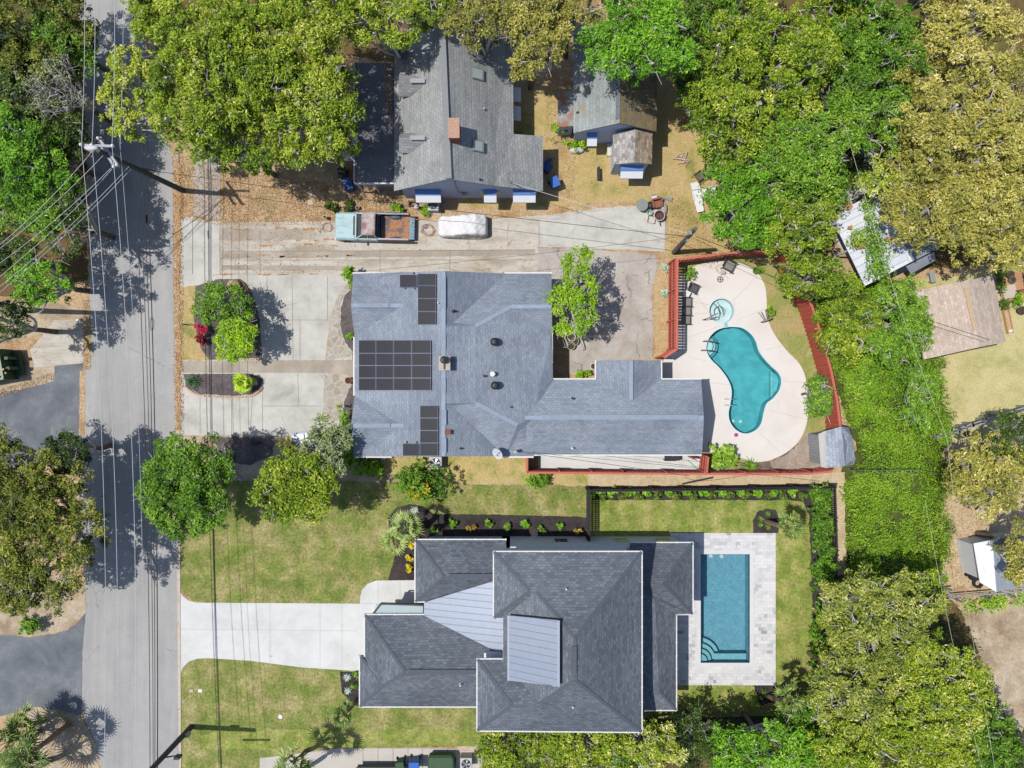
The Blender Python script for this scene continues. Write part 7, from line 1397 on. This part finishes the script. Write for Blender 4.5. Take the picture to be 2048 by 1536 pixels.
ring(b, [(.16 * math.cos(k * math.pi / 12), .16 * math.sin(k * math.pi / 12)) for k in range(24)], [(.22 * math.cos(k * math.pi / 12), .22 * math.sin(k * math.pi / 12)) for k in range(24)], .045, .09); b.beam((-.2, 0, .1), (.2, 0, .1), .05, .04); b.beam((0, -.2, .1), (0, .2, .1), .05, .04); b.build('ring_base', mat_plain('taupe_metal', P(134, 124, 112), .6), t); settle(t)
t = placed('stool', 'small pale stool with a round top above the umbrella base', 'stool', 1444, 545, 0); b = MB(); b.cyl(0, 0, .3, .15, .04, n=16); b.build('seat', mat_plain('pale_stone_top', P(196, 190, 180), .6), t)
for k in range(3): b = MB(); b.tube([(.08 * math.cos(k * 2.1), .08 * math.sin(k * 2.1), .3), (.2 * math.cos(k * 2.1), .2 * math.sin(k * 2.1), .04)], .02, 5); b.build('leg', mat_plain('taupe_leg', P(150, 138, 124), .6), t)
settle(t)
t = placed('patio_table', 'round patio table tipped on its side at the east edge of the kidney pool deck', 'table', 1527, 636, R(20)); b = MB()
vv = [(.42 * math.cos(k * math.pi / 12), yy, .42 + .42 * math.sin(k * math.pi / 12)) for yy in (-.22, -.17) for k in range(24)]; b.add(vv, [(k, (k + 1) % 24, 24 + (k + 1) % 24, 24 + k) for k in range(24)] + [tuple(range(24)), tuple(range(47, 23, -1))]); b.build('tabletop', mat_plain('taupe_top', P(166, 148, 134), .7), t)
for k in range(4):
    a = math.pi / 4 + k * math.pi / 2; b = MB(); b.tube([(.15 * math.cos(a), -.16, .42 + .15 * math.sin(a)), (.36 * math.cos(a), .5, .42 + .36 * math.sin(a))], .022, 6); b.build('leg', FR, t)
settle(t)
t = placed('float_ball', 'small magenta ball lying at the south end of the kidney pool', 'ball', 1472, 870, 0, z=.12); b = MB(); b.ell((0, 0, 0), (.13, .13, .13), 16, 10); b.build('ball_body', mat_plain('magenta', P(206, 50, 170), .5), t, smooth=True); settle(t)
# gate flap, cooler things on the side patio
b = MB(); q = W(1382, 915, 1); b.box(q[0], q[1], 0, .6, .05, 1.7, -.5); tag(b.build('gate_leaf', REDW, loc=W(1382, 915)), 'open red gate leaf against the ranch wall on the side patio', 'gate')
b = MB(); b.tube(catmull([W(1375, 920, .05), W(1384, 928, .05), W(1396, 938, .05), W(1412, 938, .06), W(1455, 938, .05)], False, 5), .035, 6); tag(b.build('garden_hose', mat_plain('aqua_hose', P(120, 206, 176), .5), loc=W(1396, 938)), 'aqua green hose crossing the side patio under the gate', 'hose')
b = MB(); b.tube(catmull([W(1370, 955, .06), W(1400, 962, .06), W(1450, 957, .06), W(1500, 950, .06), W(1560, 950, .06)], False, 5), .02, 5); tag(b.build('garden_hose', mat_plain('red_hose', P(196, 96, 84), .5), loc=W(1400, 962)), 'thin red hose lying on the sandy strip', 'hose')
t = placed('plank', 'dark plank lying on the sandy strip', 'plank', 1395, 961, R(12)); b = MB(); b.box(0, 0, .03, 2.2, .12, .06); b.build('board', DKMET, t); settle(t)
t = placed('grill_cart', 'black and white grill clutter against the ranch wall on the side patio', 'grill', 1336, 914, 0); b = MB(); b.box(0, 0, .7, .8, .4, .1); b.box(.5, 0, .75, .3, .35, .04); b.build('cart_top', DKMET, t)
for k in range(4): b = MB(); b.box(-.35 + .7 * (k % 2), -.16 + .32 * (k // 2), 0, .04, .04, .7); b.build('leg', DKMET, t)
settle(t)
# ------------------------------------------------------------------ yard clutter near the cottage
t = placed('chaise_lounge', 'long white plastic chaise lounge in the dry yard beside the vivid tree', 'chaise', 1393, 398, R(-78)); b = MB(); b.box(-.15, 0, .3, 1.3, .58, .05); b.box(.75, 0, .3, .5, .5, .05)
b.build('seat', PLAST, t); b = MB(); b.box(-.82, 0, .36, .55, .58, .04, 0, 0, -.3)
b.build('backrest', PLAST, t)
for x in (-.7, .8):
    for s_ in (-1, 1): b = MB(); b.box(x, .24 * s_, 0, .06, .06, .3); b.build('leg', PLAST, t)
for s_ in (-1, 1): b = MB(); b.box(-.1, .32 * s_, .42, .5, .06, .04); b.build('armrest', PLAST, t)
settle(t)
w1 = chair('plastic_chair', 'white plastic chair half under the vivid tree beside the chaise', PLAST)
for c in children(w1): c.data.materials.clear(); c.data.materials.append(PLAST)
q = W(1409, 386, .4); w1.location = (q[0], q[1], 0); w1.rotation_euler = (0, 0, R(100))
c = copy_tree(w1); q = W(1424, 383, .4); c.location = (q[0], q[1], 0); c.rotation_euler = (0, 0, R(20)); c['label'] = 'second white plastic chair closer to the vivid tree foliage'
WD = mat_boards('weathered_slats', P(120, 112, 100), P(136, 126, 112), .07, 'u', .8, .25)
for (x, y, rz, l_) in ((1398, 354, .6, 'weathered wooden folding chair lying in the dry yard'), (1415, 346, -.5, 'second weathered wooden chair under the tree edge')):
    c = chair('wooden_chair', l_, WD); q = W(x, y, .3); c.location = (q[0], q[1], 0); c.rotation_euler = (0, 0, rz)
def junk(name, label, cat, px, py, mat, fn, rz=0, z=0):
    t = placed(name, label, cat, px, py, rz, z=z); b = MB(); fn(b); b.build('body', mat, t); return settle(t)
rg = random.Random(12)
def sticks(b):
    for k in range(13): a = rg.uniform(0, 3.1); L_ = rg.uniform(.15, .5); x = rg.uniform(-.35, .4); y = rg.uniform(-.35, .35); b.beam((x - L_ * math.cos(a), y - L_ * math.sin(a), .05 + k * .015), (x + L_ * math.cos(a), y + L_ * math.sin(a), .07 + k * .015), .05, .03)
junk('brush_pile', 'small pile of white sticks and boards in the dry yard right of the cottage porch', 'debris', 1366, 318, mat_ground('mixed_sticks', [(.4, P(236, 234, 230)), (.55, P(190, 150, 120)), (.7, P(226, 222, 216))], 2.5, 6, .9, 1.1), sticks)
def tyre(b): ring(b, [(.2 * math.cos(k * math.pi / 8), .2 * math.sin(k * math.pi / 8)) for k in range(16)], [(.36 * math.cos(k * math.pi / 8), .36 * math.sin(k * math.pi / 8)) for k in range(16)], .02, .22)
junk('round_tabletop', 'round glass topped table at the end of the old driveway', 'table', 1281, 414, mat_plain('cloudy_glass', P(150, 156, 150), .2), lambda b: (b.cyl(0, 0, .6, .42, .03, n=28), b.cyl(0, 0, 0, .05, .6)))
junk('wheelbarrow', 'wheelbarrow with a pink rim at the end of the old driveway', 'wheelbarrow', 1316, 434, mat_plain('rust_tray', P(96, 74, 68), .8, 0, .3), lambda b: (b.lathe(0, 0, [(0, .25), (.22, .27), (.34, .5), (.38, .5), (.38, .47)], 20), b.beam((0, 0, .3), (.1, -.7, .3), .04, .04), b.tube([(.05, .45, .2), (-.05, .45, .2)], .18, 12)))
b = MB(); ring(b, [(.33 * math.cos(k * math.pi / 10), .33 * math.sin(k * math.pi / 10)) for k in range(20)], [(.39 * math.cos(k * math.pi / 10), .39 * math.sin(k * math.pi / 10)) for k in range(20)], .49, .53); o = b.build('rim', mat_plain('pink_rim', P(206, 180, 182), .5)); o.parent = [q for q in bpy.data.objects if q.name.startswith('wheelbarrow')][0]
junk('rusty_chair', 'rust brown upholstered chair in the clutter at the driveway end', 'chair', 1312, 410, mat_plain('rust_upholstery', P(160, 104, 84), .9, 0, .2), lambda b: (b.box(0, 0, .2, .6, .55, .22), b.box(0, .28, .2, .6, .12, .6), b.box(-.3, 0, .2, .1, .5, .4), b.box(.3, 0, .2, .1, .5, .4), b.box(0, 0, 0, .5, .5, .2)), .2)
junk('black_bag', 'black bag slumped in the driveway clutter', 'bag', 1300, 413, DKMET, lambda b: b.ell((0, 0, .22), (.3, .32, .24), 10, 7))
junk('grey_tarp', 'pale grey crumpled tarp on the right of the driveway clutter', 'tarp', 1327, 418, mat_plain('tarp_grey', P(176, 168, 164), .8, 0, .15), lambda b: b.ell((0, 0, .15), (.25, .48, .2), 9, 6))
junk('white_cushion', 'white cushion on top of the driveway clutter', 'cushion', 1307, 401, PLAST, lambda b: b.box(0, 0, .3, .35, .45, .14, .2, .2))
junk('pipe_bundle', 'bundle of pipes and boards lying above the driveway clutter', 'pipes', 1322, 397, METAL, lambda b: [b.beam((-.7, .04 * k, .1 + .02 * k), (.75, -.05 * k + .1, .14), .05, .04) for k in range(6)], R(-6))
junk('aqua_bucket', 'small aqua bucket in the driveway clutter', 'bucket', 1298, 427, mat_plain('aqua_plastic', P(170, 206, 190), .5), lambda b: b.lathe(0, 0, [(0, .02), (.14, .02), (.2, .32), (.17, .32), (.12, .06), (0, .06)]))
junk('wood_frame', 'small wooden frame leaning flat left of the wheelbarrow', 'frame', 1303, 440, RUST, lambda b: (b.beam((-.3, -.2, .1), (.2, -.3, .1), .05, .05), b.beam((.2, -.3, .1), (.3, .2, .1), .05, .05), b.beam((.3, .2, .1), (-.2, .3, .1), .05, .05), b.beam((-.2, .3, .1), (-.3, -.2, .1), .05, .05)))
junk('covered_kayak', 'white tarp wrapped bundle on the ground below the cottage plants', 'tarp', 1153, 302, mat_plain('white_tarp', P(214, 214, 218), .6, 0, .12), lambda b: b.ell((0, 0, .16), (.52, .24, .22), 14, 8))
junk('dark_trough', 'narrow black trough standing in the dry yard', 'trough', 1196, 350, DKMET, lambda b: (b.box(0, 0, 0, .14, .85, .45), b.box(.0, 0, .45, .18, .9, .04)), .03)
junk('step', 'pale concrete steps on the left side of the cottage porch', 'steps', 1219, 301, POTW, lambda b: (b.box(0, 0, 0, .35, .85, .18), b.box(.12, 0, .18, .18, .85, .16)))
junk('gas_cylinder', 'white gas cylinder beside the old house steps', 'cylinder', 835, 417, PLAST, lambda b: (b.cyl(0, 0, 0, .15, .6, n=14), b.cyl(0, 0, .6, .15, .12, .05, 14)))
junk('wooden_steps', 'little wooden steps below the old house wall', 'steps', 826, 405, WD, lambda b: (b.box(0, 0, .3, .5, .1, .05), b.box(0, -.25, .15, .5, .12, .05), b.box(-.25, -.1, 0, .05, .4, .35), b.box(.25, -.1, 0, .05, .4, .35)))
junk('stepping_stone', 'square stepping stone in the litter yard, upper', 'stepping stone', 621, 386, KERBM, lambda b: b.box(0, 0, 0, .35, .35, .05), .1); junk('stepping_stone', 'square stepping stone in the litter yard, lower', 'stepping stone', 621, 405, KERBM, lambda b: b.box(0, 0, 0, .35, .35, .05), .1)
junk('blue_tarp', 'small blue crumpled tarp in the shadow beside the old house', 'tarp', 1100, 320, BLUEB, lambda b: b.ell((0, 0, .08), (.16, .12, .1), 9, 6))
junk('boulder', 'tan boulder at the north tip of the front island', 'boulder', 470, 571, mat_plain('tan_rock', P(196, 164, 126), .95, 0, .25, 5), lambda b: b.ell((0, 0, .15), (.5, .42, .42), 14, 9))
junk('driftwood', 'long rusty log curving beside the boulder', 'log', 489, 572, RUST, lambda b: b.tube([(-.35, .45, .1), (0, .2, .14), (.25, -.2, .12), (.4, -.45, .1)], .05, 6))
junk('landscape_edging', 'pale curved edging between forecourt and kerb tree lawn', 'edging', 470, 930, KERBM, lambda b: b.tube(catmull([(-.7, 1.3, .08), (-.5, .4, .1), (-.1, -.4, .1), (.5, -1.1, .08)], False, 6), .07, 6))
junk('manhole_box', 'dark round lid in the soil below the forecourt', 'lid', 513, 886, DKMET, lambda b: (b.ell((0, 0, .07), (.42, .16, .12), 14, 6)))
junk('mailbox', 'small sign post with a thin board at the west edge of the front island', 'sign', 376, 650, DKMET, lambda b: (b.box(0, 0, 0, .07, .07, 1.1), b.box(.35, 0, .98, .75, .04, .1)))
junk('meter_lid', 'white utility lid in the lower front lawn near the kerb', 'utility lid', 401, 1381, PLAST, lambda b: b.box(0, 0, .02, .28, .22, .04)); junk('meter_lid', 'grey utility lid left of the white lid in the lower lawn', 'utility lid', 383, 1381, KERBM, lambda b: b.box(0, 0, .02, .26, .18, .04)); junk('valve_cover', 'round white valve cover in the lower lawn further from the kerb', 'valve cover', 561, 1433, PLAST, lambda b: b.cyl(0, 0, .02, .15, .04))
junk('bench', 'grey plank bench between the carport and the tan roof', 'bench', 1858, 556, MATS['grey_fence_wood0'], lambda b: (b.box(0, 0, .4, .35, .75, .06), b.box(0, .28, 0, .3, .08, .4), b.box(0, -.28, 0, .3, .08, .4)), .2)
junk('raised_bed', 'narrow raised bed with a pale end board beside the tan roofed building', 'planter', 2012, 640, TANW, lambda b: (b.box(.18, 0, .05, .06, 1.9, .25), b.box(-.18, 0, .05, .06, 1.9, .25), b.box(0, 0, .05, .3, 1.85, .12)), .2)
junk('white_trough', 'white planter block at the lower end of the raised bed', 'planter', 2018, 662, PLAST, lambda b: b.box(0, 0, 0, .42, .16, .25), .2)
junk('concrete_pad', 'square pale lid box beside the tan roof by the terracotta patio', 'deck box', 2011, 585, KERBM, lambda b: (b.box(0, 0, 0, .85, .85, .4), b.box(0, 0, .4, .92, .92, .05)), .2)
def pergola(b):
    b.beam((-.42, -1.3, 2.2), (-.42, 1.3, 2.2), .08, .12); b.beam((.42, -1.3, 2.2), (.42, 1.3, 2.2), .08, .12)
    for k in range(10): b.beam((-.55, -1.25 + k * .28, 2.27), (.55, -1.25 + k * .28, 2.27), .07, .07)
    for sx in (-.42, .42):
        for sy in (-1.2, 1.2): b.box(sx, sy, 0, .08, .08, 2.1)
junk('pergola', 'small red brown slatted pergola on the terracotta patio', 'pergola', 2030, 548, mat_plain('redwood', P(150, 84, 66), .8, 0, .15), pergola, .15)
junk('white_table', 'white table at the right edge beyond the pergola', 'table', 2046, 548, PLAST, lambda b: (b.box(0, 0, .65, .7, .5, .04), b.cyl(0, 0, 0, .04, .65)))
t = placed('lawn_mower', 'red ride on mower parked beside the white shed', 'mower', 1943, 1141, R(60)); b = MB(); b.box(0, 0, .3, .7, .36, .3, taper=.8); b.build('body', mat_plain('red_paint', P(196, 60, 56), .4), t, bevel=.04)
b = MB(); b.box(-.45, 0, .35, .3, .35, .12); b.box(-.6, 0, .4, .06, .35, .3); b.build('seat', DKMET, t)
for x in (-.4, .35):
    for s_ in (-1, 1): b = MB(); b.tube([(x, .22 * s_, .16), (x, .34 * s_, .16)], .16, 10); b.build('wheel', TYRE, t)
settle(t)
junk('tyre', 'old tyre lying at the lower left corner of the white shed', 'tyre', 1953, 1165, TYRE, tyre)
t = placed('bicycle', 'bicycle leaning beside the white shed', 'bicycle', 1944, 1112, R(70)); 
for x in (-.5, .5): b = MB(); b.tube([(x + .32 * math.cos(k * math.pi / 10), .0, .33 + .32 * math.sin(k * math.pi / 10)) for k in range(21)], .02, 5); b.build('wheel', TYRE, t)
b = MB(); b.tube([(-.5, 0, .33), (-.1, 0, .3), (.35, 0, .8), (-.2, 0, .8), (-.5, 0, .33)], .02, 5); b.tube([(.5, 0, .33), (.35, 0, .95), (.3, .25, 1.0)], .02, 5); b.tube([(.35, 0, .95), (.3, -.25, 1.0)], .02, 5); b.tube([(-.1, 0, .3), (-.22, 0, .92)], .02, 5); b.build('frame', METAL, t); b = MB(); b.ell((-.22, 0, .95), (.13, .06, .03), 8, 5); b.build('saddle', DKMET, t); settle(t)
# fallen leaves gathered along kerb, verges and under the oaks
def fallen(polys, n, seed, size=.042):
    rng = np.random.default_rng(seed); P_ = []
    for poly, k, z in polys:
        c = poly_pts([W(*p)[:2] for p in poly], k, rng); P_.append(np.c_[c, np.full(len(c), z) + rng.uniform(.0, .03, len(c))])
    pos = np.concatenate(P_); m = mat_leaf('fallen_leaf', [(0, P(150, 112, 78)), (.5, P(200, 158, 112)), (1, P(224, 194, 154))], .1, .9)
    return leaf_mesh('fallen_leaves', pos, size, m, rng, up=2.5)
o = fallen([([(344, 300), (366, 300), (368, 870), (350, 880)], 2600, .08), ([(355, 330), (790, 380), (900, 420), (640, 450), (440, 450), (356, 440)], 9000, .03), ([(440, 450), (700, 452), (700, 545), (440, 548)], 500, .045), ([(480, 60), (870, 60), (708, 380), (560, 380)], 6000, .03), ([(780, 110), (796, 120), (797, 290), (786, 240)], 900, 2.75), ([(165, 600), (182, 600), (182, 740), (166, 740)], 500, .04), ([(0, 780), (105, 745), (108, 760), (0, 796)], 500, .04), ([(1090, 180), (1150, 180), (1150, 400), (1090, 400)], 1200, .03), ([(1340, 380), (1400, 420), (1460, 560), (1340, 500)], 2200, .03), ([(1880, 900), (1990, 900), (1960, 1190), (1890, 1150)], 6000, .03)], 0, 5)
tag(o, 'orange brown fallen oak leaves scattered over verge, drive and yards', 'leaves', None, 'stuff')
